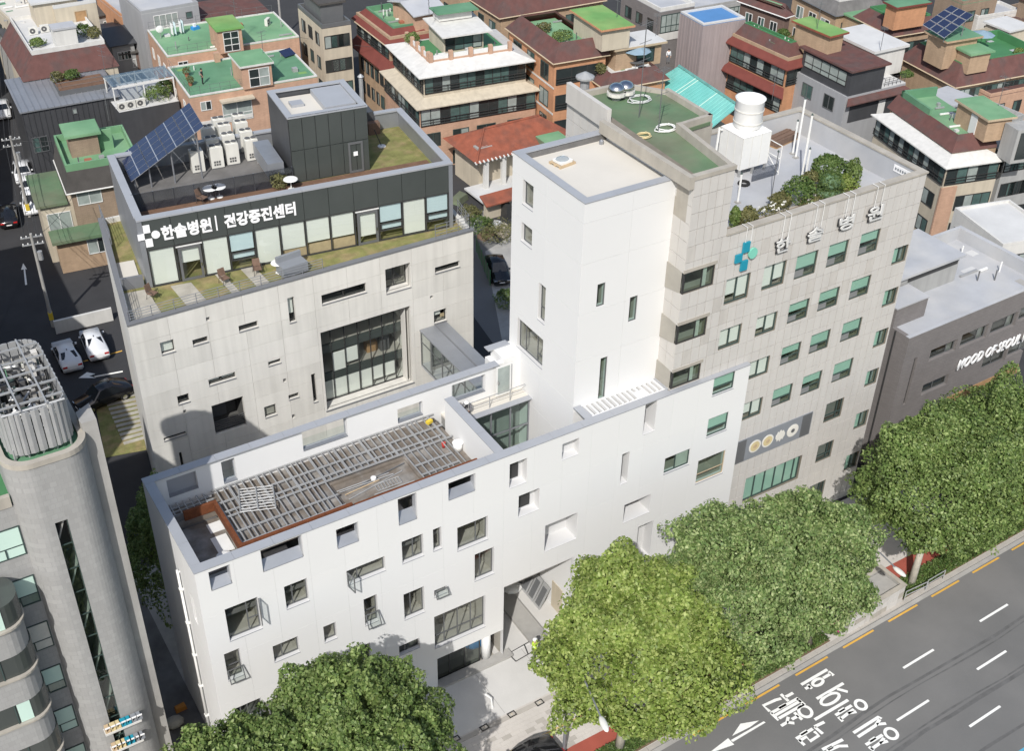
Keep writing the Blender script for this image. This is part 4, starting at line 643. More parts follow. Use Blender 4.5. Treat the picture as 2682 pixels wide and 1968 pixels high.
for h, k in hw:
    if k == 'w': window(HF, *h, rec=.14, fm='frame_gn', w=.09, vs=(.5,), glass='glass_clear', room=1.6, blind=[(.02, .49, random.choice((.08, .3, .1))), (.51, .98, random.choice((.0, .25, .12)))])
    elif k == 'g': window(HF, *h, rec=.1, fm='frame_gn', w=.07, hs=((.36, 0, 1),), vs=(), glass='glass_gn', room=1.4, blind=[(0, 1, random.choice((.37, .37, .42, .5, .37)), 'blind_gn')]); HF.box('lower_sash', h[0]+.08, h[0]+(h[1]-h[0])*.48, -.14, -.11, h[2]+.08, h[2]+(h[3]-h[2])*.32, 'sash_gy')
    elif k == 'c': window(HF, *h, rec=.16, fm='frame_gn', w=.06, vs=(.55,), glass='glass_gn', room=1.4, rm='interior_dk', blind=[(0, .52, 0, 'blind_gn')])
    elif k == 's': window(HF, *h, rec=.14, fm='frame_gn', w=.08, hs=((.3, 0, 1),), vs=(.72,), glass='glass_sm', room=1.6, blind=[(.0, .7, .15, 'curtain')])
    else: window(HF, *h, rec=.2, fm='frame_gn', w=.1, vs=(.2, .38, .56, .74, .9), glass='glass_gn', room=1.6, blind=[(.0, 1, 0, 'blind_gn')])
for i, c_ in enumerate(cz):
    o = window(HF, c_[0]+.05, c_[1], c_[2], c_[3], rec=.08, fm='frame_dk', w=.07, vs=(.62,), glass='glass_gn', room=1.8, rm='interior', blind=[(.62, .8, 0, 'curtain')])
    window(LHs, .05, 2.0, c_[2], c_[3], rec=.08, fm='frame_dk', w=.06, glass='glass_clear', room=0)
    HF.box('lintel', c_[0], c_[1]+.1, -.05, .03, c_[3]+.002, c_[3]+.22, 'stone_cop')
# banner with four round emblems
bn = HF.rect('F', 365, 1400, 838, 1340); bo = HF.box('banner', bn[0], bn[1], .0, .06, bn[2], bn[3], 'banner'); wb = bn[1]-bn[0]; zm = (bn[2]+bn[3])/2
for k in (.0, .86): HF.box('banner_end_panel', bn[0]+wb*k+.03, bn[0]+wb*(k+.13), .06, .075, bn[2]+.05, bn[3]-.05, 'sign_dark' if 0 else 'frame_gy', bo)
for i in range(4):
    c0 = bn[0]+wb*(.255+i*.165); n_ = 20
    for r_, nn, m_ in ((.52, .085, 'medal'), (.40, .095, 'gold' if i < 2 else 'medal'), (.17, .105, 'wood_lt' if i < 2 else 'frame_gy')):
        if i == 2 and r_ < .5: continue
        Hs.add('emblem', MB().add([HF.P(c0+r_*math.cos(2*math.pi*j/n_)*(.8 if i == 2 else 1), nn, zm+r_*math.sin(2*math.pi*j/n_)*(1 if i != 2 else .8+.25*math.sin(3*j))) for j in range(n_)]+[HF.P(c0+r_*math.cos(2*math.pi*j/n_)*(.8 if i == 2 else 1), .06, zm+r_*math.sin(2*math.pi*j/n_)*(1 if i != 2 else .8+.25*math.sin(3*j))) for j in range(n_)], [tuple(range(n_))]+[(j, (j+1) % n_, n_+(j+1) % n_, n_+j) for j in range(n_)]), m_, bo)
# rooftop letters hung from brackets
def hsign(ch_, o, x0, y0, x1, y1):
    r_ = HF.rect(o, x0, y0, x1, y1, 1.0); a, b, c, e = r_
    s_ = letters(HF, ch_, a, b, c, e, .15, .08, 'letter_gy', .012, Hs.e, 'sign_letter'); letters(HF, ch_, a-.07, b-.02, c-.07, e-.02, .08, .06, 'sign_dark', .025, s_, 'letter_back')
    for k in (.35, .8): x = a+(b-a)*k; Hs.add('bracket', MB().tube([HF.P(x, .15, e-.1), HF.P(x, .15, hz+.22), HF.P(x, -.35, hz+.22)], .02, 5), 'plastic_wh', s_)
for ch_, q_ in (('한', (2030, 627, 2061, 650)), ('솔', (2114, 598, 2147, 621)), ('병', (2196, 568, 2227, 592)), ('원', (2272, 542, 2303, 567))): hsign(ch_, (0, 0), *q_)
lc = HF.hit('F', 412, 172); lo = Hs.add('sign_logo', MB(), 'logo_teal')
for a0, a1, b0, b1 in ((-.24, .26, .28, .95), (-.72, -.22, -.28, .26), (-.22, .28, -.95, -.3)): HF.box('logo_block', lc[0]+a0, lc[0]+a1, .08, .2, lc[1]+b0, lc[1]+b1, 'logo_teal', lo)
n_ = 16; Hs.add('logo_disc', MB().add([HF.P(lc[0]+.6+.33*math.cos(2*math.pi*i/n_), .2, lc[1]+.05+.36*math.sin(2*math.pi*i/n_)) for i in range(n_)]+[HF.P(lc[0]+.6+.33*math.cos(2*math.pi*i/n_), .08, lc[1]+.05+.36*math.sin(2*math.pi*i/n_)) for i in range(n_)], [tuple(range(n_))]+[(i, (i+1) % n_, n_+(i+1) % n_, n_+i) for i in range(n_)]), 'logo_green', lo)
for k in (-.1, .3): Hs.add('bracket', MB().tube([HF.P(lc[0]+k, .14, lc[1]+.9), HF.P(lc[0]+k, .14, hz+.22), HF.P(lc[0]+k, -.35, hz+.22)], .02, 5), 'plastic_wh', lo)
# roof: parapets, floor, copings
rf = 25.25; Hs.box('right_wall', hx1-.4, hx1-.002, HY+.45, 12.0, 0, hz-.02, 'cement_gy'); Hs.box('rear_wall', 36.5, hx1-.4, 11.6, 12.0, 0, hz-.02, 'cement_gy'); Hs.box('roof_floor', tx1, hx1-.4, HY+.4, 11.6, rf-.3, rf, 'cement_gy')
for x0, x1, y0, y1 in ((tx1, hx1+.05, HY-.07, HY+.45), (hx1-.45, hx1+.05, HY+.45, 12.05), (36.5, hx1-.45, 11.55, 12.05)): Hs.box('coping', x0, x1, y0, y1, hz+.0, hz+.12, 'stone_cop')
# higher wing on the left with mossy green roof
tb = [(hx0, HY+.4), (tx1, HY+.4), (tx1+.9, 6.4), (36.6, 6.6), (36.8, 11.2), (35.0, 13.4), (hx0+.75, 13.5)]
Hs.add('wing_body', MB().prism([(x+.02*(1 if x < 32 else -1), y) for x, y in tb], 27.3, tz-.75), 'stone_cop'); Hs.add('wing_roof', MB().prism([(x+(.3 if x < 32 else -.3), y+(.0 if y < 5 else -.1)) for x, y in tb], tz-.75, tz-.55), 'green_moss')
def para(pts, z0, z1, w, m, t=Hs, name='parapet'):
    for p, q in zip(pts, pts[1:]):
        p = Vector(p); q = Vector(q); d = (q-p).normalized(); nn = Vector((-d.y, d.x))*w; t.add(name, MB().hexa([(*p, z0), (*q, z0), (*(q+nn), z0), (*(p+nn), z0), (*p, z1), (*q, z1), (*(q+nn), z1), (*(p+nn), z1)]), m)
para([(hx0+.02, 8.9), (hx0-.03, HY-.05)], tz-.75, tz, -.35, 'stone_cop'); para([(hx0-.05, HY-.06), (tx1+.05, HY-.06)], tz-.25, tz, .36, 'stone_cop'); para([(tx1, HY+.3), (tx1+.88, 6.4)], tz-.75, tz, .3, 'stone_cop')
para([(hx0+.75, 13.6), (hx0+.5, 8.9)], tz-.75, tz+.55, -.3, 'tile_b'); para([(hx0+.75, 13.6), (35, 13.5)], tz-.75, tz-.2, -.3, 'stone_cop'); para([(36.7, 11.2), (36.5, 6.6), (tx1+.9, 6.4)], tz-.75, tz-.15, -.25, 'stone_cop'); para([(35, 13.5), (36.8, 11.1)], tz-.75, tz-.3, -.25, 'stone_cop')
# ================================================================ GREY MOSAIC BUILDING AT THE LEFT
L = Thing('mosaic_building', 'grey mosaic-tiled building with rounded stair tower, slit window and rooftop cage', 'building', (0, 0, 0))
def rrect(x0, x1, y0, y1, r, n=6):
    P = []
    for cx, cy, a0 in ((x1-r, y0+r, -90), (x1-r, y1-r, 0), (x0+r, y1-r, 90), (x0+r, y0+r, 180)):
        for i in range(n+1): a = R(a0+90*i/n); P.append((cx+r*math.cos(a), cy+r*math.sin(a)))
    return P
LZ = 26.25; LF_ = front(L, 0.)
sx0 = -5.62; sx1 = -5.05; sz1 = 22.9
outer = rrect(-7.0, -3.35, 0, 8.5, 1.15, 8)
# tower wall with a real slot for the slit window: split footprint left and right of it
lp = [p for p in outer if p[0] < sx0]; 
L.add('tower_wall', MB().prism([(sx0, 0), (sx0, 8.5)]+[(-5.85, 8.5), (-7.0, 7.35), (-7.0, 1.15)]+[(-7+1.15-1.15*math.cos(R(a)), 1.15-1.15*math.sin(R(a))) for a in range(10, 91, 10)], 0, LZ), 'mosaic')
L.add('tower_wall', MB().prism([(sx1, 8.5), (sx1, 0)]+[(-3.35-1.15+1.15*math.sin(R(a)), 1.15-1.15*math.cos(R(a))) for a in range(0, 91, 8)]+[(-3.35, 8.5)], 0, LZ), 'mosaic')
L.box('tower_head', sx0+.001, sx1-.001, 0.002, 8.5, sz1, LZ-.001, 'mosaic'); L.box('slot_back', sx0, sx1, 1.2, 1.3, 0, sz1, 'interior_dk')
sw = L.add('slit_window', frame_mb(LF_, sx0, sx1, 0.0, sz1, -.2, -.14, .04, (), [(k/15., 0, 1) for k in range(1, 15)]), 'frame_gn')
for k in range(14): z0 = .2+k*1.52; L.add('pane', MB().add([LF_.P(sx0+.03, -.17, z0), LF_.P(sx1-.03, -.17, z0), LF_.P(sx1-.03, -.17, z0+1.48), LF_.P(sx0+.03, -.17, z0+1.48)], [(0, 1, 2, 3)]), 'glass_gn', sw)
for k in range(8): L.add('stair_flight', MB().hexa([(sx0, .3, .5+k*3), (sx1, .3, 2.0+k*3), (sx1, 1.15, 2.0+k*3), (sx0, 1.15, .5+k*3), (sx0, .3, .7+k*3), (sx1, .3, 2.2+k*3), (sx1, 1.15, 2.2+k*3), (sx0, 1.15, .7+k*3)]), 'concrete', sw)
op = rrect(-7.05, -3.3, -.05, 8.55, 1.2, 8); ip = rrect(-6.75, -3.6, .25, 8.25, .95, 8); N = len(op)
mb = MB(); mb.V = [(x, y, LZ) for x, y in op]+[(x, y, LZ) for x, y in ip]+[(x, y, LZ+.28) for x, y in op]+[(x, y, LZ+.28) for x, y in ip]
for i in range(N): j = (i+1) % N; mb.F += [(i, j, 2*N+j, 2*N+i), (N+j, N+i, 3*N+i, 3*N+j), (2*N+i, 2*N+j, 3*N+j, 3*N+i)]
L.add('parapet_ring', mb, 'stone_cop'); L.add('tower_roof', MB().prism(rrect(-6.76, -3.59, .24, 8.26, .95, 8), LZ-.2, LZ+.02), 'green_roof_b')
# cage: pressed sheet panels round an open frame
cg = rrect(-6.6, -3.75, .55, 6.3, .85, 5); z0, z1 = LZ+.35, LZ+2.55; mb = MB(); N = len(cg); pts = []
for i in range(N):
    p = Vector(cg[i]); q = Vector(cg[(i+1) % N]); m_ = max(1, round((q-p).length/.42))
    for k in range(m_): pts.append((p.lerp(q, k/m_), (q-p).normalized()))
cage = L.add('rooftop_cage', MB().tube([(-6.5, .7, z1), (-3.85, .7, z1)], .06, 4), 'galv')
for i, (p, d) in enumerate(pts):
    q = pts[(i+1) % len(pts)][0]; nn = Vector((d.y, -d.x))*.045; a = p+(q-p)*.06; b = p+(q-p)*.94; m1 = p.lerp(q, .5)+nn
    L.add('ribbed_panel', MB().hexa([(*a, z0), (*m1, z0), (*(m1-nn*1.6), z0), (*(a-nn*.6), z0), (*a, z1), (*m1, z1), (*(m1-nn*1.6), z1), (*(a-nn*.6), z1)]).hexa([(*m1, z0), (*b, z0), (*(b-nn*.6), z0), (*(m1-nn*1.6), z0), (*m1, z1), (*b, z1), (*(b-nn*.6), z1), (*(m1-nn*1.6), z1)]), 'galv', cage)
for y in (1.2, 2.3, 3.4, 4.5, 5.6): L.box('cage_beam', -6.6, -3.8, y-.035, y+.035, z1-.02, z1+.07, 'galv', cage)
for x in (-5.7, -4.6): L.box('cage_beam', x-.035, x+.035, .6, 6.2, z1+.07, z1+.14, 'galv', cage)
for k in range(5): L.add('cage_leg', MB().tube([(-6.4+k*.6, .8, LZ), (-6.4+k*.6, .8, z0+.3)], .05, 5), 'galv', cage)
for k in range(110):
    x, y = random.uniform(-6.4, -4.1), random.uniform(.9, 6.0); w, d, h = random.uniform(.06, .3), random.uniform(.06, .35), random.uniform(.6, 2.2)
    L.box('plant_unit', x, x+w, y, y+d, LZ+.02, LZ+h, random.choice(['ac_white', 'frame_dk', 'galv', 'concrete', 'stucco_white', 'fan_dk']), cage)
for k in range(60):
    p = Vector((random.uniform(-6.4, -4), random.uniform(.9, 6), LZ+random.uniform(1, 2.2))); q = p+Vector((random.uniform(-.8, .8), random.uniform(-.8, .8), random.uniform(-.3, .3))); L.add('pipe', MB().tube([p, q], random.uniform(.03, .07), 5), random.choice(['galv', 'plastic_wh', 'frame_gn']), cage)
# fin wall with peaked top
L.add('fin_wall', MB().prism([(-3.4, 1.3), (-3.36, 1.06), (-2.7, 1.05), (-2.66, 2.42), (-3.37, 2.0)], 0, 27.0), 'concrete')
# office wing to the left, with windows, and curved glazed bay
L.box('wing_wall', -22, -6.9, .9, 14, 0, 23.9, 'mosaic'); L.box('wing_roof', -21.8, -7.0, 1.1, 13.8, 23.9, 23.95, 'green_vivid'); L.box('wing_parapet', -22, -7.05, .85, 1.1, 23.9, 24.5, 'stone_cop'); L.box('wing_hut', -21, -9.5, 3.5, 10, 23.95, 26.6, 'mosaic'); L.box('wing_hut_roof', -21.2, -9.3, 3.3, 10.2, 26.6, 26.8, 'green_roof')
WF = front(L, .9)
for i in range(7):
    zt2 = 22.75-i*3.08; o = window(WF, -8.75, -7.02, zt2-1.75, zt2, rec=-.04, fm='frame_gn', w=.06, vs=(.5,) if 0 else (), hs=((.35, 0, 1),), glass='glass_gn', room=0); WF.box('blind', -8.7, -7.06, .01, .025, zt2-1.12 if i % 2 else zt2-1.7, zt2-.04, ('blind_gn', 'blind_gn', 'curtain', 'blind_gn')[i % 4], o); WF.box('divider', -7.9, -7.84, .03, .08, zt2-1.7, zt2-1.15, 'frame_gn', o)
for k in range(8):
    zb_ = 18.9-k*3.05; bay = rrect(-16, -8.05, -1.35, .89, 1.0, 6)
    o = L.add('curved_bay_glass', MB().prism(rrect(-16.1, -7.98, -1.28, .85, .95, 6), zb_, zb_+1.45), 'band_dk'); L.add('curved_spandrel', MB().prism(bay, zb_-1.6, zb_), 'mosaic'); L.add('curved_ledge', MB().prism(rrect(-16.05, -7.93, -1.46, .89, 1.05, 6), zb_-.001, zb_+.12), 'stone_cop')
    for x in (-9.6, -10.9): L.box('mullion', x-.03, x+.03, -1.33, -1.26, zb_+.12, zb_+1.45, 'frame_gn', o)
    if k % 2 == 0: L.box('green_pane', -9.5, -8.9, -1.31, -1.285, zb_+.15, zb_+1.4, 'blind_gn', o)
# projecting shop signs low on the tower
for i, (o, x0, y0, x1, y1) in enumerate(((('G'), 690, 1545, 930, 1455), ('G', 735, 1655, 945, 1590))):
    a = at(o, x0, y0, 1, -.45); b = at(o, x1, y1, 1, -.45); z = (a[2]+b[2])/2
    t = Thing('shop_sign', ('upper', 'lower')[i]+' row of three-dimensional shop letters on a shelf across the grey tower', 'sign', (a[0], -.45, z), 0, 'shop letter rows on the grey tower')
    w = b[0]-a[0]; t.box('shelf', 0, w, 0, .45, -.12, 0, 'stucco_white')
    for k in range(7):
        m_ = ('wood_lt', 'gold', 'gold', 'logo_teal', 'logo_teal', 'banner', 'banner')[k]; x = .05+k*w/7; h = .42
        lt = t.add('letter', MB().box(x, x+.3, .05, .3, 0, .09).box(x, x+.08, .05, .3, .09, h).box(x+.22, x+.3, .05, .3, .09, h if k % 2 else .25).box(x+.08, x+.22, .05, .3, h-.09, h), m_); t.add('letter_face', MB().box(x, x+.3, .0, .049, h-.06, h+.01), 'sign_white', lt)
# ================================================================ GREY BRICK SHOP BUILDING AT THE RIGHT
Rb = Thing('grey_brick_building', 'low grey brick building with white shop lettering and flat pale roof', 'building', (52.6, 1.0, 0), R(1.0))
f = front(Rb); rz1 = 12.75
rw = [f.rect('F', *k) for k in ((1645, 795, 1800, 797), (1850, 695, 2000, 712), (2048, 612, 2190, 632), (2235, 520, 2400, 530), (1592, 1025, 1745, 1018), (1990, 845, 2125, 860), (2165, 750, 2320, 765))]
sl_ = f.rect('F', 1535, 860, 1490, 1150); sl_ = (float(f.hit('F', 1530, 870)[0]), float(f.hit('F', 1556, 850)[0]), float(f.hit('F', 1475, 1150)[1]), float(f.hit('F', 1545, 845)[1]))
wall(f, 'front_wall', 0, 15.0, 0, rz1, rw+[sl_], .35, 'brick_gy')
for i, rc in enumerate(rw): window(f, *rc, rec=.25, fm='frame_gy', w=.07, vs=(.7,) if i < 4 else (.5,), glass='glass_sm', room=2.0, rm='interior_dk', blind=[(.74, .95, 0, 'curtain')] if i < 3 else None)
window(f, *sl_, rec=.2, fm='frame_dk', w=.05, glass='glass_sm', room=1., rm='interior_dk', hs=((.3, 0, 1), (.6, 0, 1)))
Rb.box('left_wall', 0.001, .35, .35, 8.2, 0, rz1, 'brick_gy'); Rb.box('roof_slab', .35, 14.6, .35, 8.2, rz1-.35, rz1-.06, 'cement_gy'); Rb.box('coping', -.03, 14.6, -.03, .3, rz1, rz1+.05, 'cement_gy'); Rb.box('rear_wall', 0.36, 15.0, 8.2, 8.5, 0, rz1+1.0, 'cement_gy'); Rb.box('right_wall', 14.6, 15.0, .35, 8.2, 0, rz1+1.0, 'cement_gy')
Rb.box('roof_box', .002, 3.3, 1.6, 3.5, rz1-.06, rz1+1.55, 'brick_gy'); Rb.box('roof_box_top', -.02, 3.35, 1.55, 3.6, rz1+1.55, rz1+1.65, 'cement_gy'); Rb.box('stair_house', .01, 9.2, 3.9, 8.19, rz1-.06, rz1+2.1, 'stucco_grey'); Rb.box('stair_house_roof', -.1, 9.5, 3.62, 8.4, rz1+2.1, rz1+2.3, 'cement_gy'); Rb.box('clerestory', 3.6, 9.0, 3.84, 3.89, rz1+1.55, rz1+2.05, 'frame_dk')
l0 = f.hit('F', 1800, 920); l1 = f.hit('F', 2245, 712); letters(f, 'MOOD OF SEOUL P', l0[0], l0[0]+8.1, l0[1]-.05, l0[1]+.85, .08, .1, 'sign_white', .012, Rb.e, 'shop_lettering', 1.0, 0., .25); f.box('awning', 6.5, 15, -.02, 1.1, 3.6, 3.8, 'frame_dk'); f.box('shop_band', 6.5, 15, 0, .06, 4.2, 5.0, 'wood')
Rb.add('downpipe', MB().tube([(-.08, 1.2, 0), (-.08, 1.2, rz1)], .06, 5), 'frame_dk')
# ================================================================ FOLIAGE
def leaf_cloud(cen, rad, n, size, seed, clumps=60, hollow=.55, shell=0.):
    """n small bent leaf faces: tufts gathered over the uneven outer surface of a crown"""
    g = np.random.default_rng(seed); cen = np.array(cen, float); rad = np.array(rad, float)
    def unit(k): d = g.normal(size=(k, 3)); return d/np.linalg.norm(d, axis=1)[:, None]
    ns = int(n*shell); nb = n-ns; P = []; O = []
    if nb:
        d = unit(clumps); d[:, 2] = np.where(d[:, 2] < -.55, -d[:, 2], d[:, 2])
        rr = (hollow+(1-hollow)*g.random(clumps)**.5)*g.uniform(.85, 1.12, clumps); cc = d*rr[:, None]
        cs_ = g.uniform(.07, .17, clumps); w = cs_**2; w /= w.sum()
        k = g.choice(clumps, nb, p=w); o = unit(nb); o[:, 2] = np.abs(o[:, 2])*.9-.25
        P.append(cc[k]+o*(cs_[k]*g.uniform(.4, 1.25, nb))[:, None]); O.append(o)
    if ns:
        d = unit(ns); d[:, 2] = np.where(d[:, 2] < -.6, -d[:, 2], d[:, 2]); d /= np.linalg.norm(d, axis=1)[:, None]; h = np.zeros(ns); dn = d.copy()
        for fr, am, m_ in ((2.4, .075, 7), (5.5, .085, 10), (11., .085, 16), (22., .055, 18)):
            for _ in range(m_):
                kv = unit(1)[0]*fr*g.uniform(.7, 1.3); ph = g.uniform(0, 6.3); h += am*np.sin(d@kv+ph)*1.6/np.sqrt(m_); dn += -.10*np.cos(d@kv+ph)[:, None]*kv/np.sqrt(m_)*am*6
        r = .97+h-np.abs(g.normal(size=ns))*.06-(g.random(ns) < .12)*g.uniform(0, .25, ns); P.append(d*r[:, None]); O.append(dn/np.linalg.norm(dn, axis=1)[:, None])
    p = np.concatenate(P); o = np.concatenate(O); n = len(p); P = cen+p*rad
    nrm = o*.8+g.normal(size=(n, 3))*.55+np.array([0, 0, .35]); nrm /= np.linalg.norm(nrm, axis=1)[:, None]
    t = g.normal(size=(n, 3)); t -= (t*nrm).sum(1)[:, None]*nrm; t /= np.linalg.norm(t, axis=1)[:, None]; b = np.cross(nrm, t)
    s = size*g.uniform(.55, 1.35, n)[:, None]
    return np.stack([P-t*s, P+b*s*.62+nrm*s*.15, P+t*s, P-b*s*.62+nrm*s*.15], 1).reshape(-1, 3)
def leaf_mesh(name, q, m):
    n = len(q)//4; me = bpy.data.meshes.new(name); me.vertices.add(4*n); me.vertices.foreach_set('co', q.ravel().astype(np.float32)); me.loops.add(4*n); me.loops.foreach_set('vertex_index', np.arange(4*n, dtype=np.int32)); me.polygons.add(n)
    me.polygons.foreach_set('loop_start', np.arange(0, 4*n, 4, dtype=np.int32)); me.polygons.foreach_set('loop_total', np.full(n, 4, np.int32)); me.materials.append(M[m]); me.update(calc_edges=True); return me
def tree(label, base, cen, rad, n, size, leaf, bark='bark', seed=1, clumps=90, tr=.22, group='street trees', name='street_tree', cat='tree'):
    t = Thing(name, label, cat, base, 0, group); g = random.Random(seed); b = Vector(base); c = Vector(cen)-b
    mb = MB(); fork = c*.55; fork.z = max(c.z-rad[2]*.7, .8); mb.tube([(0, 0, 0), fork*.5+Vector((.05, .03, 0)), fork], tr, 8, tr*.7)
    t.add('trunk', mb, bark, None, True)
    for i in range(7):
        a = i*2*math.pi/7+g.random(); e = c+Vector((math.cos(a)*rad[0]*.6, math.sin(a)*rad[1]*.6, rad[2]*g.uniform(-.2, .5))); t.add('limb', MB().tube([fork-Vector((0, 0, .15)), fork.lerp(e, .5)+Vector((0, 0, .3)), e], tr*.5, 6, .04), bark, None, True)
    obj('crown', leaf_mesh('crown', leaf_cloud(c, rad, n, size, seed, clumps, .78, .6), leaf), t.e); return t
tree('bright yellow-green street tree in front of the entrance', (20.6, -9.6, .13), (21.2, -9.4, 8.1), (4.8, 4.8, 5.1), 95000, .115, 'leaf_yel', 'bark_pale', 3, 260, .3)
tree('dull green street tree touching the yellow-green tree', (28.6, -8.6, .13), (29.0, -8.3, 7.8), (4.9, 4.6, 5.2), 85000, .105, 'leaf_mid', 'bark', 4, 260)
tree('dull green street tree beside the concrete vent box', (36.1, -9.4, .13), (34.0, -8.8, 7.6), (4.4, 4.2, 4.7), 75000, .105, 'leaf_mid', 'bark', 5, 240)
tree('dark green street tree behind the kerbside railing', (46.0, -8.9, .13), (47.2, -8.2, 8.0), (4.8, 4.6, 5.0), 85000, .11, 'leaf_dk', 'bark_pale', 6, 260, .28)
tree('dark green street tree in front of the white shop lettering', (53.2, -8.3, .13), (53.8, -7.8, 7.0), (4.3, 4.3, 4.5), 70000, .11, 'leaf_dk', 'bark', 7, 220)
tree('dark green street tree at the right edge of the picture', (60.5, -7.9, .13), (60.8, -7.8, 6.4), (4.5, 4.3, 4.3), 45000, .115, 'leaf_dk', 'bark', 8, 200)
tree('green street tree shading the shop window corner', (5.0, -7.4, .13), (5.0, -7.2, 8.2), (4.3, 4.2, 4.5), 85000, .11, 'leaf_dk', 'bark', 9, 230)
tree('green street tree in front of the alley at the lower left', (-1.8, -8.0, .13), (-1.6, -7.8, 8.8), (3.9, 3.9, 4.2), 70000, .11, 'leaf_dk', 'bark', 10, 210)
p = zat('D', 800, 1640, 0); tree('slender green tree in the gap beside the pale clinic', (1.4, 13.8, 0), (1.4, 13.8, 6.2), (1.9, 2.6, 4.4), 26000, .09, 'leaf_dk', 'bark', 11, 110, .14, 'garden trees')
# ================================================================ THE NEIGHBOURHOOD BEHIND
def house(label, o, fl, fr, bl, z, wallm, name='house', cat='house', group='houses behind the clinic', zb=0., body=True):
    A_ = zat(o, *fl, z); B_ = zat(o, *fr, z); C_ = zat(o, *bl, z)
    rz = math.atan2(B_[1]-A_[1], B_[0]-A_[0]); t = Thing(name, label, cat, (A_[0], A_[1], 0), rz, group)
    t.w = float(t.loc(B_)[0]); t.d = max(2.0, float(t.loc(C_)[1])); t.z = z; t.crop = o
    if body: t.box('wall', 0, t.w, 0, t.d, zb, z, wallm)
    return t
def uv(t, z, x, y, o=None): p = t.pos(2, z, o or t.crop, x, y); return float(p[0]), float(p[1])
def ring_mb(t, z0, z1, ob, it, u0=0, u1=None, v0=0, v1=None):
    u1 = t.w if u1 is None else u1; v1 = t.d if v1 is None else v1
    a = [(u0-ob, v0-ob), (u1+ob, v0-ob), (u1+ob, v1+ob), (u0-ob, v1+ob)]; b = [(u0+it, v0+it), (u1-it, v0+it), (u1-it, v1-it), (u0+it, v1-it)]
    return a, b
def skirt(t, z0, z1, ob, it, m, fascia='frame_tan', **k):
    a, b = ring_mb(t, z0, z1, ob, it, **k); r = None
    for i in range(4):
        j = (i+1) % 4; t.add('mansard_slope', MB().add([(*a[i], z0), (*a[j], z0), (*b[j], z1), (*b[i], z1), (*a[i], z0-.18), (*a[j], z0-.18), (*b[j], z1-.25), (*b[i], z1-.25)], [(0, 1, 2, 3), (4, 7, 6, 5), (0, 4, 5, 1), (3, 2, 6, 7)]), m)
    if fascia:
        mb = MB()
        for i in range(4):
            j = (i+1) % 4; mb.tube([(*a[i], z0-.1), (*a[j], z0-.1)], .09, 4)
        t.add('gutter', mb, fascia)
def flat(t, z, m, par=None, h=.5, th=.2, ins=0., u0=None, u1=None, v0=None, v1=None):
    u0 = ins if u0 is None else u0; u1 = t.w-ins if u1 is None else u1; v0 = ins if v0 is None else v0; v1 = t.d-ins if v1 is None else v1
    t.box('roof_floor', u0, u1, v0, v1, z, z+.06, m)
    if par:
        for a in ((u0, u1, v0, v0+th), (u0, u1, v1-th, v1), (u0, u0+th, v0+th, v1-th), (u1-th, u1, v0+th, v1-th)): t.box('parapet', *a, z+.061, z+h, par)
def hut(t, z, h, wm, rm, u0, u1, v0, v1, ov=.3, rt_=.2, name='stair_hut', edge=None):
    o = t.box(name, u0, u1, v0, v1, z, z+h, wm); t.box('hut_roof', u0-ov, u1+ov, v0-ov, v1+ov, z+h+.001, z+h+rt_, edge or rm, o)
    t.box('hut_roof_coat', u0-ov+.06, u1+ov-.06, v0-ov+.06, v1+ov-.06, z+h+rt_, z+h+rt_+.03, rm, o); return o
def hutpx(t, zr, zt, wm, rm, fl, fr, bl, ov=.25, edge=None, o=None):
    a = uv(t, zt, *fl, o); b = uv(t, zt, *fr, o); c = uv(t, zt, *bl, o); return hut(t, zr, zt-zr-.2, wm, rm, a[0]+ov, b[0]-ov, a[1]+ov, max(c[1]-ov, a[1]+ov+.8), ov, .2, edge=edge), (a[0]+ov, b[0]-ov, a[1]+ov)
def bwin(f, s0, s1, z0, z1, fm='frame_dk', pm_='pane_dk', n=2, hs=(), parent=None):
    o = f.t.add('window', frame_mb(f, s0, s1, z0, z1, .002, .07, .07, [i/n for i in range(1, n)], hs), fm, parent)
    for i in range(n):
        a = s0+(s1-s0)*i/n; b = s0+(s1-s0)*(i+1)/n; f.box('pane', a+.03, b-.03, .004, .025, z0+.03, z1-.03, random.choice([pm_, pm_, 'pane_gn', 'pane_lt']) if pm_ == 'pane_dk' else pm_, o)
    return o
def rows(f, L_, ztop, n, floors, ww=1.4, wh=1.3, fm='frame_dk', fh=2.9, drop=.9, s_in=.6):
    for k in range(floors):
        z1 = ztop-drop-k*fh
        if z1-wh < .3: break
        for i in range(n):
            c = s_in+(L_-2*s_in)*(i+.5)/n; w = ww*random.uniform(.85, 1.15); bwin(f, c-w/2, c+w/2, z1-wh, z1, fm)
def band(f, s0, s1, z0, z1, n, fm='frame_dk', rail=True, pm_='pane_dk'):
    o = bwin(f, s0, s1, z0, z1, fm, pm_, n, ((.35, 0, 1),))
    if rail:
        mb = MB()
        for k in range(3): f.add(mb, s0-.05, s1+.05, .16, .2, z0+.15+k*.3, z0+.2+k*.3)
        for i in range(int((s1-s0)/1.5)+2): s = s0+(s1-s0)*i/(int((s1-s0)/1.5)+1); f.add(mb, s-.02, s+.02, .07, .16, z0+.1, z0+.8)
        f.t.add('rail', mb, 'frame_dk', o)
    return o
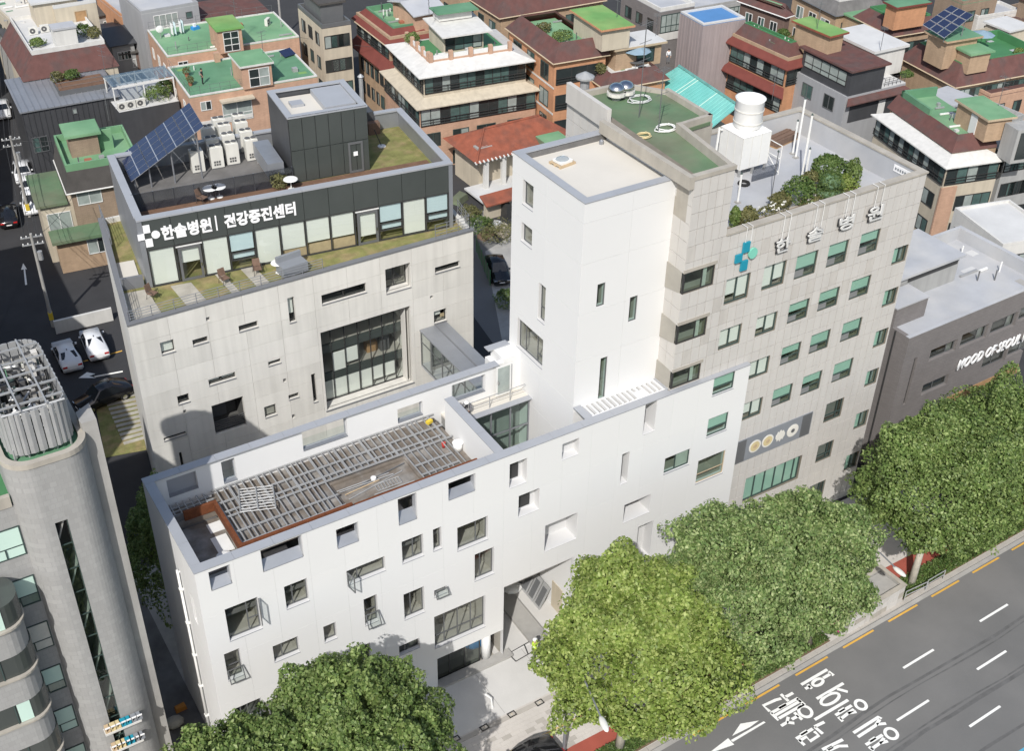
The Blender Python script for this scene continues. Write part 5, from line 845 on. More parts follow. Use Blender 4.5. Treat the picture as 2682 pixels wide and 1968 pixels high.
def eave(t, z0, z1, ob, it, m, sides='fl', u0=0, u1=None, v0=0, v1=None, rib=True):
    a, b = ring_mb(t, z0, z1, ob, it, u0, u1, v0, v1)
    for sd_ in sides:
        i = {'f': 0, 'r': 1, 'b': 2, 'l': 3}[sd_]; j = (i+1) % 4
        t.add('awning', MB().add([(*a[i], z0), (*a[j], z0), (*b[j], z1), (*b[i], z1), (*a[i], z0-.12), (*a[j], z0-.12), (*b[j], z1-.15), (*b[i], z1-.15)], [(0, 1, 2, 3), (4, 7, 6, 5), (0, 4, 5, 1), (3, 2, 6, 7), (1, 5, 6, 2), (0, 3, 7, 4)]), m)
def gable(t, u0, u1, v0, v1, z0, zr, m, axis='u', ov=.3, th=.12):
    if axis == 'u':
        vm = (v0+v1)/2; q = [((u0-ov, v0-ov, z0), (u1+ov, v0-ov, z0), (u1+ov, vm, zr), (u0-ov, vm, zr)), ((u0-ov, v1+ov, z0), (u1+ov, v1+ov, z0), (u1+ov, vm, zr), (u0-ov, vm, zr))]
    else:
        um = (u0+u1)/2; q = [((u0-ov, v0-ov, z0), (u0-ov, v1+ov, z0), (um, v1+ov, zr), (um, v0-ov, zr)), ((u1+ov, v0-ov, z0), (u1+ov, v1+ov, z0), (um, v1+ov, zr), (um, v0-ov, zr))]
    for P_ in q: t.add('roof_slope', MB().hexa([(*p[:2], p[2]-th) for p in P_]+list(P_)), m)
    if axis == 'u': t.add('gable_end', MB().add([(u0, v0, z0-.3), (u0, v1, z0-.3), (u0, (v0+v1)/2, zr-.2)], [(0, 1, 2)]), 'stucco_cream')
def antenna(p, h, label):
    t = Thing('antenna', label, 'antenna', p, random.uniform(0, 3), 'rooftop aerials'); t.add('mast', MB().tube([(0, 0, 0), (0, 0, h)], .03, 5), 'frame_gy')
    for k in range(3): t.add('boom', MB().tube([(-.5, 0, h*(.6+.18*k)), (.6, 0, h*(.6+.18*k))], .018, 4), 'frame_gy')
    for k in range(5): t.add('element', MB().tube([(-.4+.22*k, -.4, h*.96), (-.4+.22*k, .4, h*.96)], .012, 4), 'frame_gy')
def acunit(p, rz, label, group='air conditioner units', s=1.0, tall=False):
    t = Thing('air_conditioner', label, 'air conditioner', p, rz, group)
    if tall:
        t.box('casing', -.48*s, .48*s, -.4*s, .4*s, .08, 1.7*s, 'ac_white'); t.box('base', -.46*s, .46*s, -.38*s, .38*s, 0, .079, 'frame_gy')
        for k in (-.23, .23) if tall == 2 else (0,): o = t.add('fan', MB().lathe((k*s, 0, 1.7*s), [(.21*s if tall == 2 else .33*s, 0), (.21*s if tall == 2 else .33*s, .1), (.06, .12)], 12), 'fan_dk'); t.add('fan_guard', MB().lathe((k*s, 0, 1.7*s), [(.25*s if tall == 2 else .37*s, .0), (.25*s if tall == 2 else .37*s, .06)], 12), 'ac_white', o)
        for i in range(3):
            for j in range(2): t.box('louvre', -.28*s+.18*i*s, -.14*s+.18*i*s, -.41*s, -.402*s, .25+j*.2, .4+j*.2, 'fan_dk')
    else:
        t.box('casing', -.42*s, .42*s, -.16*s, .16*s, .05, .75*s, 'ac_white'); t.box('feet', -.35*s, .35*s, -.14*s, .14*s, 0, .049, 'frame_gy')
        mb = MB(); n = 12; V = [(-.08*s+.27*s*math.cos(2*math.pi*i/n), -.175*s, .4*s+.27*s*math.sin(2*math.pi*i/n)) for i in range(n)]; V2 = [(x, -.16*s, z) for x, y, z in V]; mb.add(V+V2, [tuple(range(n))]+[(i, (i+1) % n, n+(i+1) % n, n+i) for i in range(n)]); t.add('fan', mb, 'fan_dk'); t.box('hub', -.14*s, -.02*s, -.19*s, -.176*s, .34*s, .46*s, 'ac_white')
def shrub(p, r, label, leaf='leaf_shrub', n=700, name='shrub', cat='shrub', group='rooftop plants', pot=None, size=.08, seed=None):
    t = Thing(name, label, cat, p, 0, group); z = 0
    if pot: t.add('pot', MB().lathe((0, 0, 0), [(r[0]*.45, 0), (r[0]*.65, r[2]*.9), (r[0]*.5, r[2]*.88)], 10), pot); z = r[2]*.7
    t.add('stem', MB().tube([(0, 0, 0), (.02, .01, z+r[2])], .03, 5), 'bark'); obj('foliage', leaf_mesh('foliage', leaf_cloud((0, 0, z+r[2]*.9), r, int(n*2.2), size*.75, seed or int(1e4*abs(p[0]+p[1])) % 9999, 30, .35, .7), leaf), t.e); return t
G1 = 'houses behind the clinic'
# --- twin orange brick houses with green roofs
b5 = house('salmon brick house with green roof where a person stands', 'A', (1240, 645), (2080, 505), (1160, 440), 9.5, 'brick_sal'); flat(b5, 9.5, 'green_roof_b', 'stucco_white', .22, .18)
h5, q5 = hutpx(b5, 9.56, 12.2, 'brick_sal', 'green_roof', (1570, 440), (1795, 405), (1515, 345), edge='stucco_white'); f = front(b5, q5[2]); bwin(f, q5[0]+.7, q5[1]-.3, 9.7, 11.7, 'frame_wh', 'pane_dk', 2, ((.5, 0, 1),), h5)
f = front(b5); r_ = f.rect('A', 1310, 668, 1390, 715); bwin(f, *r_, 'frame_wh'); r_ = f.rect('A', 1450, 665, 1660, 770); band(f, *r_, 2, 'frame_wh', False, 'pane_lt'); b5.box('sunroom_eave', r_[0]-.2, r_[1]+.2, -.9, 0, r_[3]+.05, r_[3]+.25, 'stucco_cream'); f.box('ledge', 0, r_[1], 0, .1, 6.3, 6.7, 'stucco_white'); rows(left(b5), b5.d, 9.2, 2, 3, 1.0, 1.2, 'frame_wh')
b5.box('chimney', *[v for v in (lambda a: (a[0]-.3, a[0]+.3, a[1]-.3, a[1]+.3))(uv(b5, 9.5, 1425, 405))], 9.56, 10.6, 'brick_sal')
b4 = house('salmon brick house with bright green roof and washing line', 'A', (1095, 378), (1960, 245), (1030, 195), 9.5, 'brick_sal'); flat(b4, 9.5, 'green_roof', 'stucco_white', .22, .18)
h4, q4 = hutpx(b4, 9.56, 12.4, 'brick_sal', 'green_yel', (1415, 200), (1597, 172), (1352, 118), edge='green_yel'); f = front(b4, q4[2]); bwin(f, q4[0]+.5, q4[1]-.4, 9.7, 12.0, 'frame_wh', 'pane_dk', 2, ((.33, 0, 1), (.66, 0, 1)), h4)
f = front(b4); r_ = f.rect('A', 1165, 405, 1235, 430); bwin(f, *r_, 'frame_wh'); b4.box('balcony_roof', 3.5, 8.0, -1.1, 0, 8.2, 8.4, 'stucco_cream'); rows(left(b4), b4.d, 9.0, 3, 3, .9, 1.3, 'frame_wh')
# --- zinc-clad and brown-roofed houses on the left
b1 = house('dark zinc-clad house with standing seam walls and pale sloping roof', 'A', (140, 735), (770, 625), (105, 560), 8.2, 'zinc_dk'); f = front(b1)
for k in range(19): f.box('standing_seam', k*b1.w/18-.03, k*b1.w/18+.03, 0, .06, 0, 8.2, 'zinc_dk')
b1.add('roof_slope', MB().hexa([(-.2, -.2, 8.1), (b1.w+.2, -.2, 8.1), (b1.w+.2, b1.d, 8.9), (-.2, b1.d, 8.9), (-.2, -.2, 8.25), (b1.w+.2, -.2, 8.25), (b1.w+.2, b1.d, 9.05), (-.2, b1.d, 9.05)]), 'zinc_lt')
for k in range(16): b1.add('roof_seam', MB().hexa([(k*b1.w/15-.03, -.2, 8.25), (k*b1.w/15+.03, -.2, 8.25), (k*b1.w/15+.03, b1.d, 9.05), (k*b1.w/15-.03, b1.d, 9.05), (k*b1.w/15-.03, -.2, 8.33), (k*b1.w/15+.03, -.2, 8.33), (k*b1.w/15+.03, b1.d, 9.13), (k*b1.w/15-.03, b1.d, 9.13)]), 'zinc_lt')
r_ = f.rect('A', 470, 712, 508, 742); bwin(f, *r_, 'frame_gy', 'pane_dk', 1); r_ = f.rect('A', 205, 905, 330, 985); band(f, *r_, 2, 'frame_gy', False)
a = uv(b1, 9.0, 385, 600); b = uv(b1, 9.0, 700, 540); b1.box('balcony_tray', a[0], b[0], a[1], a[1]+3.2, 8.4, 9.0, 'frame_gy'); b1.box('balcony_floor', a[0]+.1, b[0]-.1, a[1]+.1, a[1]+3.1, 9.0, 9.04, 'deck'); b1.add('balcony_rail', MB().tube([(a[0], a[1], 9.9), (b[0], a[1], 9.9)], .03).tube([(a[0], a[1], 9.45), (b[0], a[1], 9.45)], .02).tube([(a[0], a[1], 9.9), (a[0], a[1]+3, 9.9)], .03).tube([(b[0], a[1], 9), (b[0], a[1], 9.9)], .03).tube([(a[0], a[1], 9), (a[0], a[1], 9.9)], .03), 'frame_gy')
BAL1 = (b1, a, b)
b1b = house('house with wide brown shingle roof and white roof terrace', 'A', (160, 532), (770, 430), (75, 365), 9.0, 'stucco_cream'); a = uv(b1b, 11.6, 205, 345); b = uv(b1b, 11.6, 685, 270); c = uv(b1b, 11.6, 150, 110)
P0_ = [(-.2, -.2), (b1b.w+.2, -.2), (b1b.w+.2, c[1]), (-.2, c[1])]; P1_ = [(a[0], a[1]), (b[0], a[1]), (b[0], c[1]), (a[0], c[1])]
for i in range(4): j = (i+1) % 4; b1b.add('roof_slope', MB().add([(*P0_[i], 9.0), (*P0_[j], 9.0), (*P1_[j], 11.3), (*P1_[i], 11.3)], [(0, 1, 2, 3)]), 'shingle_br')
b1b.box('terrace', a[0], b[0], a[1], c[1], 9.2, 11.3, 'stucco_white'); flat(b1b, 11.3, 'cement_lt', 'stucco_white', .5, .15, 0, a[0], b[0], a[1], c[1]); TER = (b1b, a, b, c)
hut(b1b, 11.36, 2.0, 'stucco_white', 'cement_gy', a[0]+2.8, a[0]+5.2, a[1]+.6, a[1]+2.4, .1); hut(b1b, 11.36, 2.6, 'stucco_cream', 'cement_lt', b[0]-5.5, b[0]-.6, c[1]-3.5, c[1]-.2, .3)
b2 = house('dark brick house with vivid green parapet roof and green hut', 'A', (437, 1132), (905, 1052), (392, 928), 9.3, 'brick_bn'); flat(b2, 9.0+.3, 'green_roof', 'green_roof', .75, .18)
a = uv(b2, 11.6, 432, 905); b = uv(b2, 11.6, 756, 868); c = uv(b2, 11.6, 412, 815); h2 = hut(b2, 9.36, 2.1, 'brick_bn', 'green_roof', a[0]+.2, b[0]-1.6, a[1]+.3, c[1]-.3, .35, .22); b2.box('green_door_wall', b[0]-1.55, b[0]-.2, a[1]+1.0, a[1]+1.2, 9.36, 11.4, 'green_roof', h2)
skirt(b2, 7.4, 9.35, .45, 0., 'shingle_dk', 'stucco_white'); f = front(b2); r_ = f.rect('A', 495, 1260, 675, 1320); bwin(f, *r_, 'frame_wh', 'pane_lt', 2); b2.box('lower_roof', -2.8, b2.w+1.2, -2.6, -.01, 3.4, 3.7, 'green_moss'); b2.box('lower_wall', -2.4, b2.w+.8, -2.0, 0, 0, 3.4, 'brick_tan'); f2 = front(b2, -2.0); bwin(f2, .3, 4.2, 1.5, 3.1, 'frame_wh', 'pane_dk', 4)
b2.box('side_wing', -3.0, -.01, .5, b2.d, 0, 6.0, 'stucco_cream'); b2.box('side_wing_roof', -3.4, -.47, .2, b2.d+.3, 6.0, 6.25, 'green_moss'); bwin(front(b2, .5, -3.0), .4, 2.6, 3.2, 5.2, 'frame_wh', 'pane_lt', 2)
# --- pergola terrace
b3 = house('dark panelled annex carrying a roof garden', 'A', (782, 738), (1172, 662), (735, 560), 7.6, 'zinc_dk'); flat(b3, 7.6, 'cement_lt'); pg = Thing('pergola', 'white framed pergola with clear roof over the terrace cafe', 'pergola', b3.e.location, b3.rz)
for k in range(9): pg.box('rafter', k*b3.w/8-.05, k*b3.w/8+.05, 1.0, 4.2, 10.0, 10.15, 'frame_wh')
for v in (1.0, 4.2): pg.box('beam', -.1, b3.w+.1, v-.06, v+.06, 9.85, 9.99, 'frame_wh')
for u in (0, b3.w/2, b3.w): pg.box('post', u-.06, u+.06, .95, 1.05, 7.66, 9.85, 'frame_wh'); pg.box('post', u-.06, u+.06, 4.15, 4.25, 7.66, 9.85, 'frame_wh')
pg.box('roof_sheet', -.1, b3.w+.1, .9, 4.3, 10.151, 10.17, 'plastic_clear')
# --- far left top
b6 = house('cream flat-roofed block at the top left corner', 'A', (90, 175), (330, 130), (10, 0), 10.5, 'stucco_cream'); flat(b6, 10.5, 'roof_cream', 'stucco_cream', .5); rows(left(b6), b6.d, 10, 4, 3)
b6b = house('small cream house with grey flat roof and brown door', 'A', (350, 60), (630, 15), (320, -60), 13.2, 'stucco_cream'); flat(b6b, 13.2, 'cement_gy', 'cement_lt', .4); bwin(front(b6b), 2.2, 3.6, 10.2, 12.6, 'frame_tan', 'wood', 1)
b7 = house('broad brown shingled roof behind the green roofs', 'A', (1015, 195), (1760, 70), (940, 95), 8.6, 'brick_bn'); b7.add('roof_slope', MB().hexa([(-.3, -.3, 8.5), (b7.w, -.3, 8.5), (b7.w, b7.d, 8.9), (-.3, b7.d, 8.9), (-.3, -.3, 8.7), (b7.w, -.3, 8.7), (b7.w, b7.d, 9.1), (-.3, b7.d, 9.1)]), 'shingle_br')
b7b = house('grey panelled house with white framed glazing, top left', 'A', (925, 95), (1300, 30), (900, -60), 10.8, 'grey_panel'); flat(b7b, 10.8, 'cement_gy', 'grey_panel', .4); f = front(b7b); band(f, 1.4, 4.4, 8.2, 10.4, 4, 'frame_wh', False, 'pane_lt'); bwin(f, 5.4, 6.2, 9.4, 10.2, 'frame_gy', 'pane_dk', 1)
b8 = house('orange-fronted shop house with white sign board', 'A', (790, 110), (925, 85), (740, -40), 8.0, 'brick_or'); flat(b8, 8.0, 'cement_gy', 'brick_or', .4); f = front(b8); sgn = f.box('sign_board', -.2, b8.w+.2, .1, .35, 4.2, 6.0, 'sign_white'); letters(f, 'DJ NAIL', .5, b8.w-.3, 4.7, 5.6, .36, .03, 'sign_dark', .02, sgn); band(f, .2, b8.w-.2, .5, 3.6, 4, 'frame_wh', False)
for i, (x0, y0, x1, y1, xb, yb, z, m, rm, lb_) in enumerate(((640, 100, 770, 75, 560, -60, 6.5, 'stucco_grey', 'shingle_dk', 'grey house with dark sloping roof beside the lane'), (730, 300, 875, 275, 660, 160, 6.2, 'stucco_grey', 'zinc_dk', 'small dark slate-roofed house beside the brown roof'), (790, 350, 1000, 320, 770, 260, 5.0, 'brick_dk', 'shingle_dk', 'low dark shed between zinc house and green roofs'), (60, 290, 170, 270, 60, 170, 8, 'stucco_grey', 'zinc_dk', 'narrow house with dark hipped roof on the left street'))):
    t = house(lb_, 'A', (x0, y0), (x1, y1), (xb, yb), z, m); gable(t, 0, t.w, 0, t.d, z, z+.9, rm); rows(front(t), t.w, z, 2, 2, .9, 1.1, 'frame_wh')
# --- beige house and red-roofed house
b9 = house('beige stucco apartment house with roof balcony, top centre left', 'A', (2110, 190), (2300, 160), (1985, 45), 11.5, 'stucco_cream'); flat(b9, 11.5, 'shingle_dk', 'frame_gy', .5); rows(left(b9), b9.d, 11.5, 3, 3, 1.1, 1.5); rows(front(b9), b9.w, 11.5, 3, 4, 1.6, 1.5); hut(b9, 11.56, 2.2, 'frame_gy', 'shingle_dk', .5, b9.w-.3, 1.5, b9.d-1, .3)
b10 = house('brick apartment house with two red mansard tiers', 'B', (300, 245), (560, 200), (35, 85), 11.2, 'brick_tan'); skirt(b10, 10.4, 11.8, .5, .9, 'shingle_red'); flat(b10, 11.3, 'green_roof', 'green_roof_b', .7, .15, .95); eave(b10, 7.2, 8.4, .9, 0, 'shingle_red', 'fl'); band(left(b10), .3, b10.d-.3, 8.5, 10.2, 9); band(front(b10), .3, b10.w-.3, 8.5, 10.2, 4); rows(left(b10), b10.d, 6.9, 6, 2, .9, 1.6); rows(front(b10), b10.w, 6.9, 2, 2)
t = house('small pinkish hut with corrugated grey roof', 'B', (470, 95), (650, 60), (355, 0), 13.2, 'brick_sal', zb=8.); gable(t, 0, t.w, 0, t.d, 13.2, 14.0, 'cement_gy', 'u', .5)
# --- big house with white awnings
b11 = house('brick house with tiers of white awnings and glazed balconies', 'B', (497, 700), (1262, 575), (232, 470), 7.6, 'brick_sal'); f = front(b11); l_ = left(b11); eave(b11, 7.5, 8.2, .5, 1.0, 'stucco_cream', 'flr'); b11.box('upper_storey', .9, b11.w-.9, .9, b11.d-.9, 7.6, 10.9, 'stucco_cream')
fu = front(b11, .9, .9); lu = left(b11, .9, .9); band(fu, .1, b11.w-1.9, 8.5, 10.6, 12); band(lu, .1, b11.d-1.9, 8.5, 10.6, 10); band(f, .1, b11.w-.1, 5.2, 7.2, 12); band(l_, .1, b11.d-.1, 5.2, 7.2, 10)
eave(b11, 10.75, 11.5, -.1, 2.2, 'stucco_white', 'flrb'); flat(b11, 11.4, 'green_vivid', None, .5, .2, 2.3)
for x0, x1, y0 in ((535, 635, 830), (715, 820, 800), (872, 995, 770), (1072, 1172, 740)): r_ = f.rect('B', x0, y0+20, x1, y0+ (60 if x0 != 535 else 70)); bwin(f, r_[0], r_[1], 2.7, 4.3, 'frame_gn')
r_ = f.rect('B', 715, 960, 785, 1000); bwin(f, r_[0], r_[1], 0.2, 1.8, 'frame_gn')
for k in range(5): u = 2.3+(b11.w-4.6)*k/4; pi_ = b11.box('parapet_pier', u-.22, u+.22, 2.1, 2.5, 11.2, 12.5, 'brick_sal'); (k < 4) and b11.box('balustrade', u+.3, u+(b11.w-4.6)/4-.3, 2.25, 2.35, 11.7, 12.2, 'frame_wh')
for k in range(5): v = 2.3+(b11.d-4.6)*k/4; b11.box('parapet_pier', 2.05, 2.45, v+.3, v+.7, 11.2, 12.5, 'brick_sal'); (k < 4) and b11.box('balustrade', 2.2, 2.3, v+.8, v+(b11.d-4.6)/4+.2, 11.7, 12.2, 'frame_wh')
b11.box('parapet_low', 2.1, b11.w-2.1, 2.2, 2.4, 11.2, 11.7, 'brick_sal'); b11.box('parapet_low', 2.1, 2.4, 2.4, b11.d-2.1, 11.2, 11.7, 'brick_sal')
a = uv(b11, 14.2, 640, 325); hb = b11.box('roof_room', 4.6, 9.4, 4.2, b11.d-2.6, 11.46, 13.8, 'stucco_cream'); b11.add('room_roof', MB().hexa([(4.0, 3.0, 13.6), (10, 3.0, 13.6), (10, b11.d-2.3, 13.9), (4.0, b11.d-2.3, 13.9), (4.0, 3.0, 13.75), (10, 3.0, 13.75), (10, b11.d-2.3, 14.05), (4.0, b11.d-2.3, 14.05)]), 'stucco_white', hb); b11.box('room_upper', 5.2, 9.2, 7.0, b11.d-2.4, 14.06, 15.0, 'stucco_white', hb); b11.box('room_upper_roof', 4.8, 9.8, 6.4, b11.d-2.2, 15.0, 15.12, 'green_roof_b', hb); band(front(b11, 4.2, 4.6), .2, 4.6, 11.7, 13.4, 4, 'frame_dk', False, 'pane_dk')
# --- brick houses with brown mansards, centre
b12 = house('orange brick house with brown mansard edge and green roof garden', 'B', (1385, 400), (1720, 345), (1105, 175), 12.0, 'brick_or'); skirt(b12, 11.9, 13.6, .35, 1.0, 'shingle_br'); flat(b12, 12.6, 'green_roof', None, .5, .2, .9); l_ = left(b12); rows(l_, b12.d, 11.6, 3, 4, 1.9, 1.9, 'frame_gn', 3.0, .5); f = front(b12); [band(f, .2, b12.w-.4, 9.2-3*k, 11.0-3*k, 3) for k in range(3)]
[l_.box('string_course', 0, b12.d, .002, .05, 8.75-3*k, 8.95-3*k, 'stucco_white') for k in range(3)]
h_ = hutpx(b12, 12.66, 15.2, 'stucco_cream', 'green_yel', (1690, 200), (1905, 160), (1490, 60), .4, 'brick_or')
b13 = house('brick house with white roof terrace, umbrella and brown mansard', 'B', (1730, 575), (2110, 505), (1475, 425), 9.2, 'brick_or'); skirt(b13, 9.1, 10.4, .35, .9, 'shingle_br'); flat(b13, 9.9, 'cement_lt', None, .4, .2, .8); a = uv(b13, 12.6, 1785, 325); b = uv(b13, 12.6, 2120, 272); c = uv(b13, 12.6, 1680, 245); h13 = hut(b13, 9.96, 2.4, 'brick_tan', 'cement_lt', a[0]+.3, b[0]-.3, a[1]+.4, max(c[1]-.3, a[1]+3), .45, .22, edge='frame_tan'); bwin(front(b13, a[1]+.4), a[0]+3.0, a[0]+5.3, 10.4, 12.0, 'frame_dk', 'pane_dk', 2, (), h13); rows(left(b13), b13.d, 9, 3, 3)
b14 = house('brick house with long brown mansard, top centre', 'B', (1030, 105), (1700, -10), (890, -15), 11.5, 'brick_tan'); skirt(b14, 11.4, 13.2, .35, 1.0, 'shingle_br'); flat(b14, 12.2, 'green_yel', None, .5, .2, .9); rows(left(b14), b14.d, 11.2, 2, 4, 1.5, 1.8, 'frame_gn', 3); rows(front(b14), b14.w, 11.2, 5, 4, 1.5, 1.8, 'frame_gn', 3)
b15 = house('narrow brown brick block at the top centre', 'B', (760, 0), (880, -20), (690, -90), 11.5, 'brick_tan'); flat(b15, 11.5, 'green_roof', 'brick_tan', .5); rows(left(b15), b15.d, 11, 2, 4, 1.2, 1.6); rows(front(b15), b15.w, 11, 2, 4, 1.2, 1.6)
b17 = house('grey stone block with green-tinted strip glazing, top right of centre', 'B', (2075, 80), (2300, 40), (1850, -60), 12.0, 'brick_gy'); flat(b17, 12, 'cement_gy', 'stucco_white', .5); band(front(b17), .2, b17.w-.2, 9.4, 11.6, 6, 'frame_gn', False, 'pane_lt'); rows(left(b17), b17.d, 11.6, 3, 4, 1.3, 1.4); front(b17).box('white_band', 0, b17.w, .002, .08, 8.4, 9.3, 'stucco_white')
# --- old tile-roofed house in the gap
b16 = house('old house with faded red tile roof and open veranda', 'B', (880, 1045), (1330, 930), (740, 890), 4.6, 'stucco_cream', zb=0, body=False)
b16.box('wall', .8, b16.w, 1.2, b16.d, 0, 4.4, 'stucco_cream'); zr = 6.3; w, d = b16.w, b16.d
b16.add('roof_slope', MB().add([(-.5, -.5, 4.4), (w+4, -.5, 4.6), (w+1, d/2, zr), (d/2-.5, d/2, zr)], [(0, 1, 2, 3)]), 'rooftile'); b16.add('roof_slope', MB().add([(-.5, d+.5, 4.5), (-.5, -.5, 4.4), (d/2-.5, d/2, zr)], [(0, 1, 2)]), 'rooftile'); b16.add('roof_slope', MB().add([(w+4, d+.5, 4.5), (-.5, d+.5, 4.5), (d/2-.5, d/2, zr), (w+1, d/2, zr)], [(0, 1, 2, 3)]), 'rooftile')
b16.add('ridge_tiles', MB().tube([(d/2-.5, d/2, zr), (w+1, d/2, zr)], .14, 6).tube([(-.5, -.5, 4.42), (d/2-.5, d/2, zr)], .12, 6), 'rooftile')
for k in range(18): b16.add('eave_tile', MB().tube([(-.5+k*.5, -.62, 4.36), (-.5+k*.5, -.3, 4.5)], .1, 6), 'stucco_white')
for u in (1.0, 3.2): b16.box('porch_post', u-.25, u+.25, -.2, .2, 0, 4.3, 'stucco_white')
b16.box('veranda_floor', -1, w, -4.5, 1.2, .8, 1.0, 'cement_lt'); b16.add('lower_tile_roof', MB().hexa([(-2.2, -5.4, 1.9), (6, -5.4, 1.9), (6, -4.0, 2.5), (-2.2, -4.0, 2.5), (-2.2, -5.4, 2.05), (6, -5.4, 2.05), (6, -4.0, 2.65), (-2.2, -4.0, 2.65)]), 'rooftile'); b16.box('lower_wall', -1.8, 6, -4.6, -4.2, 0, 2.3, 'stucco_cream'); b16.box('skylight', .6, 2.4, 1.0, 2.0, 5.0, 5.25, 'concrete'); b16.box('skylight_pane', 1.1, 1.9, 1.2, 1.8, 5.25, 5.3, 'stucco_white')
t = house('small flat green roof shed beside the tiled house', 'B', (1320, 940), (1470, 905), (1310, 890), 5.2, 'green_moss'); flat(t, 5.2, 'green_roof')
# --- right: blue-topped box, teal roof, red awnings
b18 = house('windowless pinkish metal block with blue sheet roof', 'C', (150, 170), (425, 125), (0, 85), 12.6, 'metal_pink', 'metal_block', 'building'); f = front(b18); l_ = left(b18)
for k in range(15): f.box('cladding_rib', k*b18.w/14-.03, k*b18.w/14+.03, 0, .05, 0, 12.6, 'metal_pink')
for k in range(9): l_.box('cladding_rib', k*b18.d/8-.03, k*b18.d/8+.03, 0, .05, 0, 12.6, 'metal_pink')
flat(b18, 12.6, 'blue_sheet', 'cement_lt', .25, .35)
ta = [zat('C', *k, zz) for k, zz in (((-210, 555), 7.2), ((190, 845), 7.2), ((380, 690), 9.8), ((-10, 430), 9.8))]
b19 = Thing('teal_roofed_hall', 'low hall with bright teal standing seam metal roof', 'building', (ta[1][0], ta[1][1], 0), 0); L2 = [b19.loc(p) for p in ta]
b19.add('roof_slope', MB().hexa([(*p[:2], p[2]-.15) for p in L2]+[tuple(p) for p in L2]), 'teal_metal'); b19.add('wall', MB().prism([tuple(L2[1][:2]), tuple(L2[2][:2]), tuple(L2[3][:2]), tuple(L2[0][:2])], 0, 6.9), 'stucco_cream')
for k in range(1, 22):
    p = L2[0]+(L2[1]-L2[0])*k/22; q = L2[3]+(L2[2]-L2[3])*k/22; b19.add('roof_seam', MB().tube([tuple(p+[0, 0, .03]), tuple(q+[0, 0, .03])], .05, 4), 'teal_metal' if k not in (7, 8, 15) else 'blind_gn')
b19.add('ridge', MB().tube([tuple(L2[3]), tuple(L2[2])], .16, 6), 'teal_old'); b19.add('lower_roof', MB().hexa([tuple(p) for p in (L2[1]+[-3.2, .2, -1.2], L2[1]+[1.5, .2, -1.2], L2[1]+[1.5, 2.2, -.6], L2[1]+[-3.2, 2.2, -.6], L2[1]+[-3.2, .2, -1.0], L2[1]+[1.5, .2, -1.0], L2[1]+[1.5, 2.2, -.4], L2[1]+[-3.2, 2.2, -.4])]), 'teal_old')
b20 = house('orange brick house with two tiers of red awnings over dark balconies', 'C', (700, 445), (815, 415), (405, 258), 10.2, 'brick_or'); skirt(b20, 12.2-1.1, 12.6, -.1, .9, 'shingle_br', None); eave(b20, 10.2, 11.3, .5, .3, 'shingle_red', 'fl'); b20.box('attic', .05, b20.w-.05, .05, b20.d-.05, 10.2, 11.3, 'brick_tan'); flat(b20, 11.9, 'green_vivid', 'green_vivid', .8, .15, .9); l_ = left(b20); f = front(b20); band(l_, .2, b20.d-.2, 8.0, 9.9, 8); band(f, .1, b20.w-.1, 8.0, 9.9, 2); eave(b20, 6.9, 7.8, .7, 0, 'shingle_red', 'l'); band(l_, .2, b20.d-.2, 4.7, 6.6, 8); rows(l_, b20.d, 4.4, 4, 2, 1.6, 1.7)
h_ = hutpx(b20, 11.96, 14.6, 'brick_tan', 'green_yel', (985, 240), (1125, 215), (760, 125), .4, 'rooftile')
b21 = house('dark brick house with white window frames, top right', 'C', (690, 100), (722, 90), (425, -10), 11.2, 'brick_dk'); skirt(b21, 11.1, 12.2, .35, .9, 'shingle_br', 'stucco_white'); flat(b21, 12.0, 'green_roof', None, .4, .2, .9); rows(left(b21), b21.d, 10.9, 3, 4, 1.2, 1.3, 'frame_wh')
b22 = house('tan brick house with grey pebble band roof, top right', 'C', (1025, 90), (1330, 40), (740, -50), 11.0, 'brick_tan'); skirt(b22, 10.9, 12.2, .3, .6, 'concrete_dk', 'frame_gy'); flat(b22, 12.0, 'cement_gy', 'stucco_white', .4, .2, .7); rows(left(b22), b22.d, 10.7, 3, 3, 1.6, 1.6, 'frame_wh'); rows(front(b22), b22.w, 10.7, 3, 3, 1.5, 1.6, 'frame_dk')
b23 = house('grey rendered house with flat brown metal roof and dark cladding', 'C', (1128, 470), (1350, 420), (862, 305), 12.2, 'zinc_dk', zb=9.4); b23.box('lower_wall', -.25, b23.w+3.6, -.05, b23.d+1.0, 0, 9.4, 'grey_panel'); b23.box('roof_plate', -.4, b23.w+.4, -.4, b23.d+.4, 12.2, 12.4, 'shingle_br'); l_ = left(b23, -.25, -.05); band(left(b23), .6, b23.d-.4, 10.3, 11.9, 5, 'frame_dk', False, 'pane_lt')
for z in (9.0, 6.0, 3.2):
    for s in (1.6, 5.2): bwin(l_, s, s+1.7, z-1.9, z-.3, 'frame_gy', 'pane_dk', 2)
